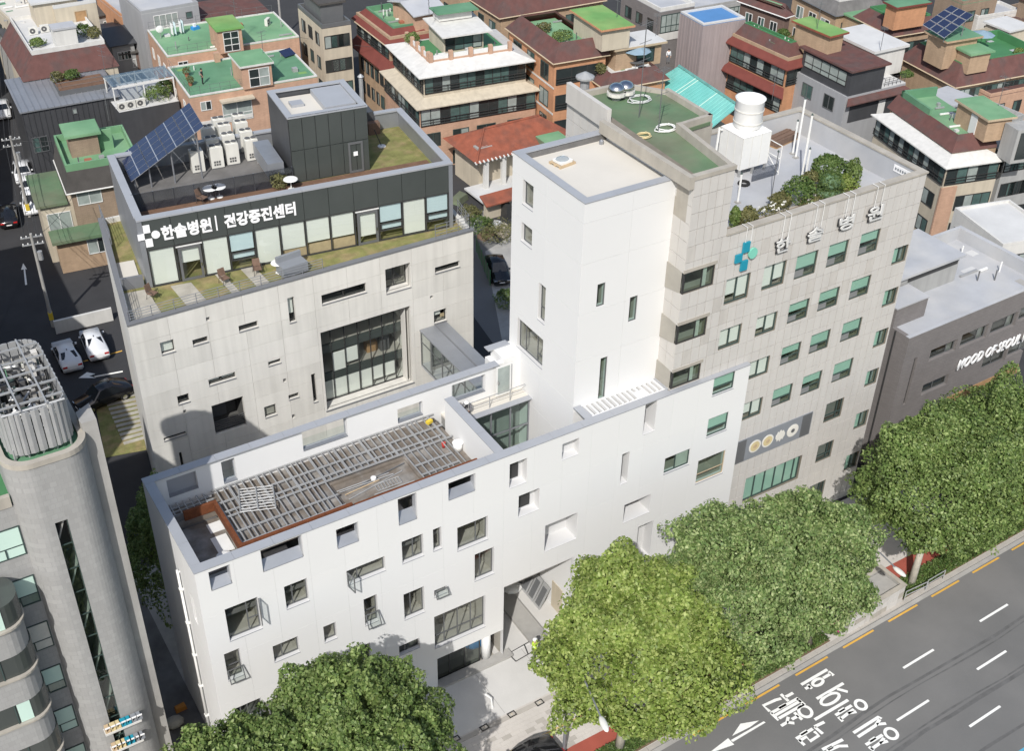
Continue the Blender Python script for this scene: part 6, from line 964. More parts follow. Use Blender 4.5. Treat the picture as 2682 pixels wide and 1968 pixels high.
f = front(b23, -.05, -.25); f.box('dark_cladding', .8, b23.w+3.8, .002, .08, 6.3, 8.6, 'zinc_dk'); eave(b23, 8.7, 9.2, .7, .1, 'shingle_br', 'f', 0, b23.w+3.5, -.1, b23.d); bwin(f, 2.4, 4.0, 6.7, 8.1, 'frame_gy', 'pane_dk', 1, ()); f.box('white_door', 5.0, 6.0, .08, .12, 6.3, 8.1, 'frame_wh'); b23.box('roof_terrace', b23.w, b23.w+3.6, 0, b23.d, 9.4, 9.5, 'cement_lt'); b23.box('white_roof_block', b23.w+.6, b23.w+5.2, 2.5, b23.d+1.5, 9.5, 12.5, 'stucco_white'); b23.box('white_roof_top', b23.w+.3, b23.w+5.5, 2.2, b23.d+1.8, 12.5, 12.8, 'cement_lt'); rail(b23, (b23.w+.5, .1), (b23.w+3.5, .1), 9.5, 1.0, 5, 'frame_dk', 'roof_rail', 4)
b24 = house('brick house with green roof garden and red-edged hut, top right', 'C', (1395, 225), (1700, 175), (1150, 105), 11.2, 'brick_tan'); skirt(b24, 11.1, 12.4, .35, .9, 'shingle_br'); flat(b24, 11.9, 'green_vivid', 'green_vivid', .7, .15, .95); h_ = hutpx(b24, 11.96, 14.8, 'brick_or', 'green_roof_b', (1420, 50), (1655, 15), (1330, 5), .35, 'shingle_red'); rows(left(b24), b24.d, 10.9, 3, 3); rows(front(b24), b24.w, 10.9, 4, 3)
b25 = house('large brown-roofed house with vivid green roof and solar panel', 'C', (1808, 555), (2420, 445), (1520, 365), 9.6, 'brick_tan'); skirt(b25, 9.5, 11.6, .4, 1.0, 'shingle_br'); flat(b25, 10.6, 'green_vivid', 'green_vivid', 1.0, .2, .95); f = front(b25); band(f, .6, b25.w-.3, 6.6, 8.9, 16, 'frame_gn', False); eave(b25, 5.6, 6.3, .9, 0, 'shingle_br', 'f'); band(f, .6, b25.w-.3, 3.0, 5.2, 16, 'frame_gn', False); h25, q25 = hutpx(b25, 10.66, 14.0, 'brick_tan', 'green_roof_b', (1750, 275), (1945, 215), (1560, 205), .4, 'brick_tan'); hut(b25, 10.66, 2.2, 'brick_tan', 'green_roof', q25[1]-2.6, q25[1]+.2, q25[2]-2.2, q25[2]-.1, .3)
b26 = house('brick and stone house with white awnings, glazed balcony and green roof', 'C', (1752, 1085), (2105, 1035), (1235, 760), 9.2, 'stucco_cream'); eave(b26, 9.15, 9.8, .5, 1.1, 'stucco_white', 'fl'); b26.box('upper_block', 1.1, b26.w, 1.1, b26.d-.5, 9.2, 10.0, 'brick_tan')
l_ = left(b26); f = front(b26); band(l_, .1, b26.d-.1, 7.0, 8.9, 14); band(f, .1, b26.w-.1, 7.0, 8.9, 5)
for P_ in ([(.95, .95), (.95, b26.d), (2.1, b26.d), (2.1, 2.1)], [(.95, .95), (2.1, 2.1), (b26.w, 2.1), (b26.w, .95)]): b26.add('mansard_slope', MB().add([(*P_[0], 9.95 if 1 else 0), (*P_[1], 9.95 if P_[1][0] < 1 else 11.3), (*P_[2], 11.3), (*P_[3], 11.3 if P_[3][0] < 3 else 9.95)], [(0, 1, 2, 3)]), 'shingle_br')
b26.box('attic', 2.0, b26.w, 2.0, b26.d-.5, 10.0, 10.9, 'brick_tan'); flat(b26, 10.9, 'green_roof', None, .3, .15, 0, 2.05, b26.w, 2.05, b26.d-.5)
for a in ((2.05, 2.3, 7.0, b26.d-.5), (2.05, b26.w, b26.d-.8, b26.d-.5)): b26.box('parapet', *a, 10.96, 11.9, 'green_roof_b')
h26, q26 = hutpx(b26, 10.96, 13.4, 'brick_tan', 'green_roof', (2020, 790), (2165, 735), (1780, 650), .3, 'frame_tan'); left(b26, q26[0], q26[2]).box('door', 1.5, 2.5, .01, .08, 11.0, 13.0, 'frame_wh', h26); b26.box('glazed_stair', q26[1]-.9, q26[1]+1.4, q26[2]-2.2, q26[2]-.2, 9.4, 12.9, 'stucco_grey', h26); front(b26, q26[2]-2.2).box('stair_pane', q26[1]-.5, q26[1]+1.0, .01, .06, 9.8, 12.6, 'pane_dk', h26)
b26.box('brick_pier', -.1, 1.7, -.12, .1, 0, 6.8, 'brick_sal')
for k in range(2): bwin(f, 1.9, b26.w-.2, 3.7-3*k+.3, 5.3-3*k+.3, 'frame_dk', 'pane_dk', 4)
rows(l_, b26.d, 6.6, 5, 2, 1.8, 1.6, 'frame_dk', 3)
b27 = house('pale stone apartment house with dark balcony at the right edge', 'C', (2145, 990), (2420, 940), (2000, 880), 9.4, 'stucco_grey'); eave(b27, 9.3, 9.9, .4, 1, 'stucco_white', 'fl'); band(front(b27), .1, b27.w-.1, 7.0, 9.0, 6); band(left(b27), .1, b27.d-.1, 7.0, 9.0, 4); rows(front(b27), b27.w, 6.6, 3, 2, 2.0, 1.5, 'frame_dk'); flat(b27, 9.9, 'cement_lt', None, .3, .15, 1.0)
b29 = house('white painted block with dark strip windows at the right edge', 'C', (2110, 1620), (2480, 1560), (2180, 1320), 8.0, 'stucco_white'); flat(b29, 8.0, 'cement_lt', 'stucco_white', .3); bwin(front(b29), .8, 6, 5.0, 7.0, 'frame_dk', 'pane_dk', 4); rows(left(b29), b29.d, 7.5, 3, 2, 2.2, 1.6, 'frame_gy')
for i, (o, fl, fr, bl, z, m, rm, lb_) in enumerate((('C', (1850, 30), (2080, -10), (1780, -60), 10.5, 'brick_bn', 'green_roof_b', 'brown house with dull green roof at the top right'), ('C', (1950, 125), (2225, 80), (1900, 50), 8.5, 'stucco_white', 'cement_gy', 'white house with pale grey roof at the top right'), ('C', (2120, 215), (2400, 170), (2060, 165), 8.0, 'brick_dk', 'green_roof', 'brown house with small green roof at the right edge'), ('C', (0, 85), (420, 10), (-40, -40), 9.0, 'stucco_grey', 'cement_gy', 'long block with green glazed facade behind the blue roof'), ('C', (2030, 640), (2420, 560), (1960, 560), 8.2, 'brick_sal', 'shingle_br', 'brown-awninged house between big green roofs at the right'))):
    t = house(lb_, o, fl, fr, bl, z, m); flat(t, z, rm, m, .4); rows(front(t), t.w, z-.1, max(2, int(t.w/2.5)), 3, 1.4, 1.4, 'frame_dk')
    if i == 3: band(front(t), .2, t.w-.2, 6.6, 8.6, 14, 'frame_gn', False, 'pane_lt')
# last row at the right
for i, (x, y, z, m, rm, lb_) in enumerate(((100, 52, 8.5, 'brick_tan', 'green_roof', 'tan house with green roof behind the vivid green roof'), (112, 40, 9, 'stucco_cream', 'cement_lt', 'cream house with pale roof at the far right'), (126, 46, 8, 'brick_bn', 'shingle_br', 'brown house at the top right corner'), (92, 30, 7.5, 'stucco_grey', 'cement_gy', 'grey house behind the white-awninged brick house'))):
    t = Thing('house', lb_, 'house', (x, y, 0), R(-3+2*i), G1); t.w = 11; t.d = 9; t.box('wall', 0, t.w, 0, t.d, 0, z, m); flat(t, z, rm, m, .5); hut(t, z+.06, 2.3, m, rm, 2, 5.5, 3, 6.5); rows(front(t), t.w, z, 4, 3, 1.4, 1.4); rows(left(t), t.d, z, 3, 3, 1.2, 1.4)
# small fixed fittings on the flat roofs: vent pipes, ducts, hatches, repair patches
def clutter(t, z, n, u0, u1, v0, v1, seed, pm_=('green_roof', 'green_yel', 'cement_gy', 'green_roof_b')):
    g = random.Random(seed)
    for i in range(n):
        u, v = g.uniform(u0, u1), g.uniform(v0, v1); k = g.random()
        if k < .35: t.add('vent_pipe', MB().tube([(u, v, z), (u, v, z+g.uniform(.4, 1.0))], .06, 6), g.choice(['plastic_wh', 'galv', 'frame_gy']))
        elif k < .55: w = g.uniform(.3, .7); t.box('roof_hatch', u-w/2, u+w/2, v-w/2, v+w/2, z, z+g.uniform(.15, .45), g.choice(['cement_lt', 'galv', 'stucco_white', 'pot']))
        elif k < .75: w = g.uniform(.8, 2.2); t.box('duct', u-w/2, u+w/2, v-.08, v+.08, z+.05, z+.2, g.choice(['plastic_wh', 'galv']))
        else: w, d = g.uniform(.5, 1.6), g.uniform(.3, 1.0); t.box('repair_patch', u-w/2, u+w/2, v-d/2, v+d/2, z+.001, z+.012, g.choice(pm_))
for i, (t, z, a) in enumerate(((b5, 9.56, (.6, b5.w-.6, .6, b5.d-.6)), (b4, 9.56, (.6, b4.w-.6, .6, b4.d-.6)), (b2, 9.36, (.5, b2.w-.5, .4, 1.4)), (b10, 11.36, (1.2, b10.w-1.2, 1.2, b10.d-1.2)), (b12, 12.66, (1.2, b12.w-1.2, 1.2, b12.d-1.2)), (b13, 9.96, (1.2, b13.w-1.2, 1.2, 3)), (b14, 12.26, (1.2, b14.w-1.2, 1.2, b14.d-1.2)), (b20, 11.96, (1.2, b20.w-1, 1.2, b20.d-1.2)), (b22, 12.06, (1, b22.w-1, 1, b22.d-1)), (b24, 11.96, (1.2, b24.w-1.2, 1.2, b24.d-1.2)), (b25, 10.66, (1.5, b25.w-1.5, 1.5, b25.d-1.5)), (b26, 10.96, (2.5, b26.w-.5, 2.5, b26.d-1.2)), (b1b, 11.36, (TER[1][0]+.5, TER[2][0]-.5, TER[1][1]+.5, TER[3][1]-.5)), (b6, 10.56, (.5, b6.w-.5, .5, b6.d-.5)), (b11, 11.46, (2.8, b11.w-2.8, 2.7, 4.0)))): clutter(t, z, 12, *a, 100+i)
clutter(Rb, rz1-.06, 10, 10, 14.2, .8, 7.5, 77, ('cement_lt', 'concrete'))
# the blocks on the near side of the left street stand outside the picture and shade it
for i, (x, y, a, w, d, z, m, lb_) in enumerate(((-27, 22, -2, 19, 34, 18.5, 'stucco_grey', 'grey office block left of the car park, outside the picture'), (-23, 74, -12, 20, 26, 13, 'brick_tan', 'tan brick block left of the street, outside the picture'), (-15, 106, -12, 20, 34, 12, 'stucco_cream', 'cream block left of the street further up, outside the picture'))):
    t = Thing('street_block', lb_, 'building', (x, y, 0), R(a), 'blocks left of the street'); t.w = w; t.d = d; t.box('wall', 0, w, 0, d, 0, z, m); flat(t, z, 'cement_gy', m, .6); rows(front(t), w, z, 5, 4, 1.8, 1.5); rows(right(t, w), d, z, 8, 4, 1.8, 1.5)
# ================================================================ ROOFTOP PLANT, FURNITURE, PLANTS
def W3(f, s, n, z): p = f.P(s, n, z); return p
# solar array on the clinic roof: low edge along the left parapet, rising to the right
def pl2(o, x, y, z): p = zat(o, x, y, z); d = p[:2]-np.array([5.73, 24.1]); return np.array([d[0]*cs+d[1]*sn, -d[0]*sn+d[1]*cs])
l1 = pl2('A', 860, 1195, 23.45); l2 = pl2('A', 785, 1025, 23.45); zh = min(np.arange(24, 30, .02), key=lambda z: abs(pl2('A', 1330, 830, z)[1]-l1[1])); h1 = pl2('A', 1330, 830, zh); h2 = pl2('A', 1245, 675, zh); 
def solar(label, loc, rz, u0, u1, v0, v1, z0, z1, nu, nv, posts):
    t = Thing('solar_array', label, 'solar panel', loc, rz); n_ = Vector((-(z1-z0), 0, u1-u0)).normalized()*.04
    def P_(a, b): return Vector((u0+(u1-u0)*a, v0+(v1-v0)*b, z0+(z1-z0)*a))
    for i in range(nu):
        for j in range(nv):
            q = [P_(i/nu+.004, j/nv+.006), P_((i+1)/nu-.004, j/nv+.006), P_((i+1)/nu-.004, (j+1)/nv-.006), P_(i/nu+.004, (j+1)/nv-.006)]; o = t.add('panel', MB().hexa([tuple(p) for p in q]+[tuple(p+n_) for p in q]), 'solar_frame')
            for m_ in range(2):
                q = [P_(i/nu+(.02+m_*.5)/nu, j/nv+.03/nv), P_(i/nu+(.48+m_*.5)/nu, j/nv+.03/nv), P_(i/nu+(.48+m_*.5)/nu, (j+1)/nv-.03/nv), P_(i/nu+(.02+m_*.5)/nu, (j+1)/nv-.03/nv)]; t.add('cells', MB().hexa([tuple(p+n_) for p in q]+[tuple(p+n_*1.25) for p in q]), 'solar', o)
    for a, b in posts: p = P_(a, b); t.add('post', MB().tube([(p.x, p.y, t.zb if hasattr(t, 'zb') else ZR_ if loc[0] < 30 else 14.0), tuple(p)], .06, 6), 'steel_gy')
    return t
solar('large blue solar array tilted over the clinic roof plant', (5.73, 24.1, 0), PA, float(min(l1[0], l2[0])), float(max(h1[0], h2[0])), float(l1[1]), float(l2[1]), 23.45, float(zh), 4, 5, ((.25, .1), (.55, .1), (.9, .1), (.25, .9), (.6, .9), (.9, .9), (.05, .1)))
k = 0
for x, y, tl, st in ((1300, 1120, 1, 'front'), (1425, 1092, 2, 'front'), (1527, 1068, 2, 'front'), (1655, 1042, 2, 'front'), (1400, 1035, 2, 'second'), (1505, 1010, 2, 'second'), (1620, 985, 2, 'second'), (1590, 925, 2, 'third'), (1480, 945, 2, 'third'), (1445, 905, 2, 'rear'), (1575, 880, 2, 'rear'), (1250, 1010, 2, 'shaded'), (1375, 960, 2, 'shaded')):
    p = zat('A', x, y, ZR_+.03); acunit((p[0], p[1], ZR_+.03), PA, ('leftmost', 'second', 'third', 'rightmost', 'left', 'middle', 'right', 'right', 'left', 'left', 'right', 'left', 'right')[k]+' white fan unit of the '+st+' group on the clinic roof', 'fan units on the clinic roof', .92, tl); k += 1
t = Thing('duct_box', 'long grey duct beside the stair tower of the clinic roof', 'duct', (5.73, 24.1, 0), PA); t.box('casing', EU-1.6, EU-.5, EV+.3, EV+4.2, ZR_+.5, ZR_+1.6, 'zinc_lt'); [t.box('leg', EU-1.5+i*.8, EU-1.4+i*.8, EV+.4+j*3.5, EV+.5+j*3.5, ZR_, ZR_+.5, 'galv') for i in (0, 1) for j in (0, 1)]
t = Thing('flue', 'steel flue and dark heating unit on the right of the clinic roof', 'flue', (5.73, 24.1, ZR_), PA); a = pl2('B', 160, 870, ZR_); t.box('unit', a[0]-.7, a[0]+.5, a[1], a[1]+2.2, 0, 1.6, 'zinc_dk'); t.add('pipe', MB().tube([(a[0], a[1]+1, 1.6), (a[0], a[1]+1, 4.0)], .16, 8), 'galv'); t.add('cap', MB().lathe((a[0], a[1]+1, 4.0), [(.25, 0), (.05, .2)], 8), 'galv'); t.box('rusty_box', a[0]-.1, a[0]+.8, a[1]-.5, a[1], 0, .9, 'chair_br')
def chair(p, rz, label, m='chair_br', fr='frame_dk', group='terrace chairs'):
    t = Thing('chair', label, 'chair', p, rz, group); t.box('seat', -.26, .26, -.26, .26, .38, .42, m); t.add('backrest', MB().hexa([(-.26, .24, .45), (.26, .24, .45), (.26, .28, .45), (-.26, .28, .45), (-.24, .36, .95), (.24, .36, .95), (.24, .40, .95), (-.24, .40, .95)]), m)
    for sx in (-1, 1):
        for sy in (-1, 1): t.add('leg', MB().tube([(sx*.24, sy*.24, .38), (sx*.28, sy*.3, 0)], .018, 4), fr)
        t.add('armrest', MB().tube([(sx*.29, -.24, .4), (sx*.3, -.22, .62), (sx*.29, .26, .64)], .018, 4), fr)
for i, (x, y, a) in enumerate(((1005, 455, .6), (1475, 355, .2), (1690, 292, -.2), (1330, 1330, .5))):
    z = BZ-.46 if i < 3 else ZR_+.05; p = zat('D' if i < 3 else 'A', x, y, z); chair((p[0], p[1], z), a, ('brown wicker chair at the left corner of the clinic terrace', 'brown wicker chair in the middle of the clinic terrace', 'dark chair near the covered bench on the clinic terrace', 'brown chair beside round tables on the clinic roof')[i])
def rtable(p, r, label, h=.72, m='plastic_wh'):
    t = Thing('round_table', label, 'table', p, 0, 'round white tables'); t.add('top', MB().lathe((0, 0, h), [(r*.9, 0), (r, .02), (r*.95, .05)], 16), m); t.add('stem', MB().tube([(0, 0, .05), (0, 0, h)], .04, 6), m); t.add('foot', MB().lathe((0, 0, 0), [(r*.5, 0), (r*.45, .04), (.05, .07)], 12), m)
for i, (o, x, y, z) in enumerate((('A', 1385, 1300, ZR_+.05), ('A', 1440, 1290, ZR_+.05), ('A', 1910, 1240, ZR_+.05), ('D', 1830, 285, BZ-.46))): p = zat(o, x, y, z); rtable((p[0], p[1], z), .5, ('left round white table of the pair on the clinic roof', 'right round white table of the pair on the clinic roof', 'round white table by the planter on the clinic roof', 'small white table beside the covered bench')[i])
p = zat('D', 1925, 290, BZ-.46); t = Thing('covered_bench', 'terrace furniture under a slate blue cover', 'furniture', (p[0], p[1], BZ-.46), .1); t.box('cover', -.9, .9, -.4, .5, .1, .8, 'banner'); t.box('cover_back', -.9, .9, .5, .7, .1, 1.2, 'banner'); [t.box('foot', x, x+.08, -.35, .6, 0, .1, 'frame_dk') for x in (-.85, .78)]
p = zat('A', 1840, 1235, ZR_); shrub((p[0], p[1], ZR_), (.55, .55, .55), 'dry shrub in the planting bed of the clinic roof', 'leaf_oliv', 500)
p = zat('B', 250, 960, ZR_); t = Thing('floor_lamp', 'round-headed garden lamp on the clinic roof lawn', 'lamp', (p[0], p[1], ZR_), 0); t.add('stem', MB().tube([(0, 0, 0), (-.3, .5, 1.2)], .03, 5), 'frame_dk'); t.add('head', MB().lathe((0, 0, .0), [(.3, 0), (.3, .06), (.05, .1)], 12), 'plastic_wh')
# hospital roof
rf = 25.25
c0 = zat('C', 455, 1090, rf); CT = Thing('cooling_tower', 'white cooling tower with round fan stack on the hospital roof', 'cooling tower', (40.1, 5.6, rf), R(0)); 
A1 = at('C', 388, 1110, 1, 4.0); 
a = zat('C', 388, 1110, rf+.6); cx_, cy_ = float(a[0]), float(a[1]); CT.e.location = (cx_, cy_, rf); 
CT.box('casing', 0, 2.35, 0, 2.2, .5, 2.75, 'plastic_wh'); [CT.box('casing_rib', k*.78-.015, k*.78+.015, -.012, 0, .5, 2.75, 'ac_white') for k in range(4)]; [CT.box('casing_rib', -.012, 0, k*.73-.015, k*.73+.015, .5, 2.75, 'ac_white') for k in range(4)]
CT.add('casing_top', MB().hexa([(-.03, -.03, 2.75), (2.38, -.03, 2.75), (2.38, 2.23, 2.75), (-.03, 2.23, 2.75), (.35, .3, 3.0), (2.0, .3, 3.0), (2.0, 1.9, 3.0), (.35, 1.9, 3.0)]), 'plastic_wh')
n = 20; mb = MB()
for rr, zz in ((.92, 3.0), (.93, 3.2), (.93, 4.75), (1.0, 4.88), (.9, 4.88), (.88, 4.0), (.8, 3.9)):
    for j in range(n): mb.V.append((1.17+rr*math.cos(2*math.pi*j/n), 1.1+rr*math.sin(2*math.pi*j/n), zz))
for i in range(6):
    for j in range(n): mb.F.append((i*n+j, i*n+(j+1) % n, (i+1)*n+(j+1) % n, (i+1)*n+j))
CT.add('fan_stack', mb, 'plastic_wh', None, True); CT.add('fan_deck', MB().lathe((1.17, 1.1, 3.95), [(.86, 0), (.86, .08)], 16), 'wood_lt'); [CT.add('stack_band', MB().lathe((1.17, 1.1, z), [(.96, 0), (.96, .08)], 20), 'ac_white') for z in (3.3, 4.1)]
for x in (.1, 1.2, 2.25):
    for y in (.1, 2.1): CT.box('leg', x-.07, x+.07, y-.07, y+.07, 0, .5, 'galv')
CT.add('ladder_frame', MB().tube([(2.6, -.9, 0), (2.6, -.9, 2.0)], .035).tube([(2.6, 1.6, 0), (2.6, 1.6, 2.0)], .035).tube([(2.6, -.9, 2.0), (2.6, 1.6, 2.0)], .035).tube([(2.6, -.9, 1.1), (2.6, 1.6, 1.1)], .03).tube([(2.6, -.9, .1), (2.6, 1.6, 1.9)], .03), 'frame_wh'); CT.box('mesh_guard', .3, 2.4, -.95, -.9, .05, .85, 'mesh_scr'); CT.add('pipe', MB().tube([(-.1, 2.0, 2.6), (-.35, 2.0, 2.8), (-.4, 2.0, 1.0), (-.4, 2.0, 0)], .08, 6), 'plastic_wh')
PLB = [at('C', *k, 2, rf)[:2] for k in ((470, 1370), (1090, 1200))]
pb_ = Thing('roof_planter', 'long stone-edged planting bed behind the hospital parapet', 'planter', (0, 0, 0)); pb_.box('edging', 34.6, 44.5, .95, 1.05, rf, rf+.25, 'stone_cop'); pb_.box('edging', 34.6, 44.5, 2.85, 2.95, rf, rf+.25, 'stone_cop'); pb_.box('edging', 34.5, 34.6, .95, 2.95, rf, rf+.25, 'stone_cop'); pb_.box('edging', 44.5, 44.6, .95, 2.95, rf, rf+.25, 'stone_cop'); pb_.box('soil', 34.6, 44.5, 1.05, 2.85, rf, rf+.2, 'soil')
def rshrub(o, x, y, z, r, lb_, leaf='leaf_shrub', n=1200, size=.09, **k): p = zat(o, x, y, z); return shrub((p[0], p[1], rf+.2), r, lb_, leaf, n, size=size, **k)
t = rshrub('C', 960, 1150, rf+1, (1.0, .95, .6), 'tall cloud-pruned tree in the hospital roof bed', 'leaf_shrub', 2600); t.e.location[2] = rf+1.2; t.add('trunk', MB().tube([(0, 0, -1.1), (.1, .05, .6)], .07, 6), 'bark')
p = zat('C', 965, 1290, rf+.3); t = Thing('topiary', 'clipped two-tier topiary in the hospital roof bed', 'topiary', (p[0], p[1], rf+.2), 0)
for zc_, r_, rz2 in ((.45, .92, .5), (1.15, .78, .62)): obj('clipped_tier', leaf_mesh('clipped_tier', leaf_cloud((0, 0, zc_), (r_, r_, rz2), 3600, .04, int(zc_*100), 70, .9, .8), 'leaf_shrub'), t.e); t.add('tier_core', MB().ell((0, 0, zc_), (r_*.85, r_*.85, rz2*.85), 12, 7), 'green_moss')
for x, y, r_, lf_, lb_ in ((775, 1300, (1.05, 1.0, .75), 'leaf_shrub', 'rounded dark green shrub in the middle of the hospital roof bed'), (880, 1235, (.9, .9, .7), 'leaf_oliv', 'olive shrub behind the topiary'), (1060, 1240, (.9, .8, .5), 'leaf_yel', 'yellow-green shrub right of the topiary'), (1115, 1190, (.55, .6, .8), 'leaf_dk', 'upright shrub at the right end of the hospital roof bed'), (660, 1330, (.7, .6, .4), 'leaf_oliv', 'low shrub behind the white flowers'), (440, 1470, (.6, .6, .6), 'leaf_oliv', 'bushy potted shrub at the hospital roof corner'), (355, 1470, (.3, .3, .6), 'leaf_dk', 'small green plant against the higher hospital wing')): rshrub('C', x, y, rf+.3, r_, lb_, lf_, 1500)
for x, y, lb_ in ((600, 1385, 'patch of white flowers on the left of the hospital roof bed'), (880, 1325, 'patch of white flowers in front of the round shrub'), (1060, 1275, 'patch of white flowers beside the topiary')):
    t = rshrub('C', x, y, rf+.2, (1.2, .5, .22), lb_, 'leaf_oliv', 600, .07, name='flower_patch', cat='flowers'); g = np.random.default_rng(int(x)); q = leaf_cloud((0, 0, .32), (1.15, .5, .2), 160, .06, int(x)+1, 20, .5); obj('blossom', leaf_mesh('blossom', q, 'flower_wh'), t.e)
for i, (x, y, h) in enumerate(((755, 1035, 4.2), (790, 1190, 4.6), (815, 1180, 2.2), (735, 1010, 2.4), (375, 1330, 2.0), (595, 1300, 3.2))):
    p = zat('C', x, y, rf); t = Thing('roof_post', ('tall white post near the back wall', 'tall white post in front of the cloud tree', 'short white post beside a tall one', 'short white post by the wood pile', 'white post next to the higher wing', 'dark slim pole by the cooling tower')[i]+' of the hospital roof', 'post', (p[0], p[1], rf), 0, 'posts on the hospital roof'); t.add('shaft', MB().tube([(0, 0, 0), (0, 0, h)], .07 if i < 5 else .03, 6), 'plastic_wh' if i < 5 else 'frame_gy'); t.box('foot', -.15, .15, -.15, .15, 0, .1, 'concrete'); t.add('cap', MB().lathe((0, 0, h), [(.09, 0), (.02, .12)], 6), 'frame_gn')
p = zat('C', 660, 930, rf); t = Thing('wood_pile', 'brown timber crate at the back of the hospital roof', 'timber', (p[0], p[1], rf), .2); [t.box('plank', -1.2, 1.2, -.5+k*.2, -.32+k*.2, .1, .5+.04*(k % 2), 'chair_br') for k in range(5)]; t.box('base', -1.2, 1.2, -.5, .5, 0, .09, 'wood')
p = zat('C', 415, 1210, rf); t = Thing('tyre', 'black rubber tyre lying by the cooling tower', 'tyre', (p[0], p[1], rf), 0); mb = MB(); N_ = 16
for i in range(N_):
    for j in range(6): a = 2*math.pi*i/N_; b = 2*math.pi*j/6; mb.V.append(((.32+.1*math.cos(b))*math.cos(a), (.32+.1*math.cos(b))*math.sin(a), .1+.1*math.sin(b)))
for i in range(N_):
    for j in range(6): mb.F.append((i*6+j, ((i+1) % N_)*6+j, ((i+1) % N_)*6+(j+1) % 6, i*6+(j+1) % 6))
t.add('ring', mb, 'rubber', None, True)
rw_ = right(Hs, hx1-.4, 0); nl = Face(Hs, (hx1-.4, 0), (0, 1), (-1, 0)); a = at('C', 1405, 1075, 0, hx1-.41); no = nl.box('wall_notice', a[1]-1.6, a[1], .0, .04, a[2]-.45, a[2], 'sign_white'); 
for k in range(7): nl.box('notice_text', a[1]-1.45+k*.2, a[1]-1.32+k*.2, .04, .05, a[2]-.32, a[2]-.15, 'banner', no)
zw = tz-.55
for i, (x, y) in enumerate(((1785, 650), (1845, 635))):
    p = zat('B', x, y, zw); t = Thing('dome_vent', ('left', 'right')[i]+' white domed turbine vent on the mossy hospital roof', 'vent', (p[0], p[1], zw), 0, 'dome vents'); t.add('neck', MB().lathe((0, 0, 0), [(.3, 0), (.3, .3)], 12), 'galv'); t.add('dome', MB().ell((0, 0, .65), (.55, .55, .42), 14, 8), 'chrome', None, True); t.add('skirt', MB().lathe((0, 0, .3), [(.6, 0), (.6, .2)], 14), 'ac_white')
p = zat('B', 1580, 560, zw+.3); t = Thing('mushroom_vent', 'steel mushroom vent at the rear corner of the hospital wing', 'vent', (p[0], p[1], zw), 0); t.add('pipe', MB().lathe((0, 0, 0), [(.3, 0), (.3, .8)], 10), 'galv'); t.add('cap', MB().lathe((0, 0, .8), [(.6, 0), (.6, .12), (.1, .4)], 12), 'galv')
p = zat('B', 2060, 870, zw); antenna((p[0], p[1], zw), 4.0, 'bare aerial mast with guy ropes on the mossy hospital roof'); p = zat('B', 1935, 770, zw); antenna((p[0], p[1], zw), 6.0, 'tall thin aerial on the mossy hospital roof')
for i, (o, x, y, r_) in enumerate((('B', 1940, 660, .8), ('B', 2110, 850, .7), ('B', 1965, 900, .5))):
    p = zat(o, x, y, zw); mb = MB(); mb.tube([(r_*(1-.06*(k/8))*math.cos(k*.5)*(1+.15*math.sin(k*1.3)), r_*.7*math.sin(k*.5), .05+.004*k) for k in range(40)], .035, 4); one('hose', mb, ('rope', 'plastic_wh', 'gold')[i], ('blue-grey hose coil', 'white cable coil', 'yellow cable coil')[i]+' lying on the mossy hospital roof', 'hose').location = (p[0], p[1], zw)
# tower roof: pallet with wrapped sheets
p = zat('B', 1432, 1072, ZT-.42); t = Thing('pallet', 'wooden pallet with plastic-wrapped sheets on the white tower roof', 'pallet', (p[0], p[1], ZT-.42), .15)
for k in range(6): t.box('slat', -.6+k*.21, -.44+k*.21, -.5, .5, .1, .13, 'wood_lt')
for k in range(3): t.box('bearer', -.6, .6, -.5+k*.42, -.38+k*.42, 0, .1, 'wood_lt')
t.box('sheet_stack', -.4, .45, -.38, .38, .131, .28, 'plastic_wh'); t.add('wrap', MB().ell((0, 0, .3), (.42, .36, .1), 10, 6), 'plastic_clear')
# terrace of the white building: loose frames, buckets, boards, sheets
zt0 = 14.83
a = [zat((360, 1200), *k, zt0, 4.59) for k in ((1215, 390), (1625, 340), (1665, 610), (1240, 660))]; t = Thing('welded_grid', 'loose welded steel frame lying on the terrace joists', 'steel frame', (0, 0, 0))
A_ = [Vector((*p[:2], zt0+.05)) for p in a]
for k in range(9): p = A_[0].lerp(A_[3], k/8); q = A_[1].lerp(A_[2], k/8); t.add('bar', MB().tube([p, q], .028, 4), 'galv')
for k in (0, .5, 1): t.add('cross_bar', MB().tube([A_[0].lerp(A_[1], k)+Vector((0, 0, .06)), A_[3].lerp(A_[2], k)+Vector((0, 0, .06))], .04, 4), 'galv')
for i, ((x0, y0), (x1, y1), m) in enumerate((((730, 1080), (1280, 880), 'galv'), ((860, 1165), (1420, 860), 'galv'), ((820, 1120), (1180, 960), 'wood_lt'), ((1130, 1120), (1550, 970), 'galv'), ((760, 1100), (1330, 900), 'galv'), ((1000, 1010), (1440, 790), 'frame_gy'))):
    p = zat((700, 1020), x0, y0, 14.36, 4.021); q = zat((700, 1020), x1, y1, 14.36, 4.021); one('loose_batten', MB().tube([tuple(p+[0, 0, i*.02]), tuple(q+[0, 0, i*.02])], .035, 4), m, ('long steel', 'leaning steel', 'wooden', 'short steel', 'thin steel', 'dark steel')[i]+' batten lying in the terrace pit', 'batten', 'battens in the terrace pit')
t = Thing('ladder_grid', 'ladder-like steel frame lying in the terrace pit', 'steel frame', (0, 0, 0)); p = Vector(zat((700, 1020), 1130, 1010, 14.38, 4.021)); q = Vector(zat((700, 1020), 1380, 920, 14.38, 4.021)); v = Vector(zat((700, 1020), 1170, 1070, 14.38, 4.021))-p
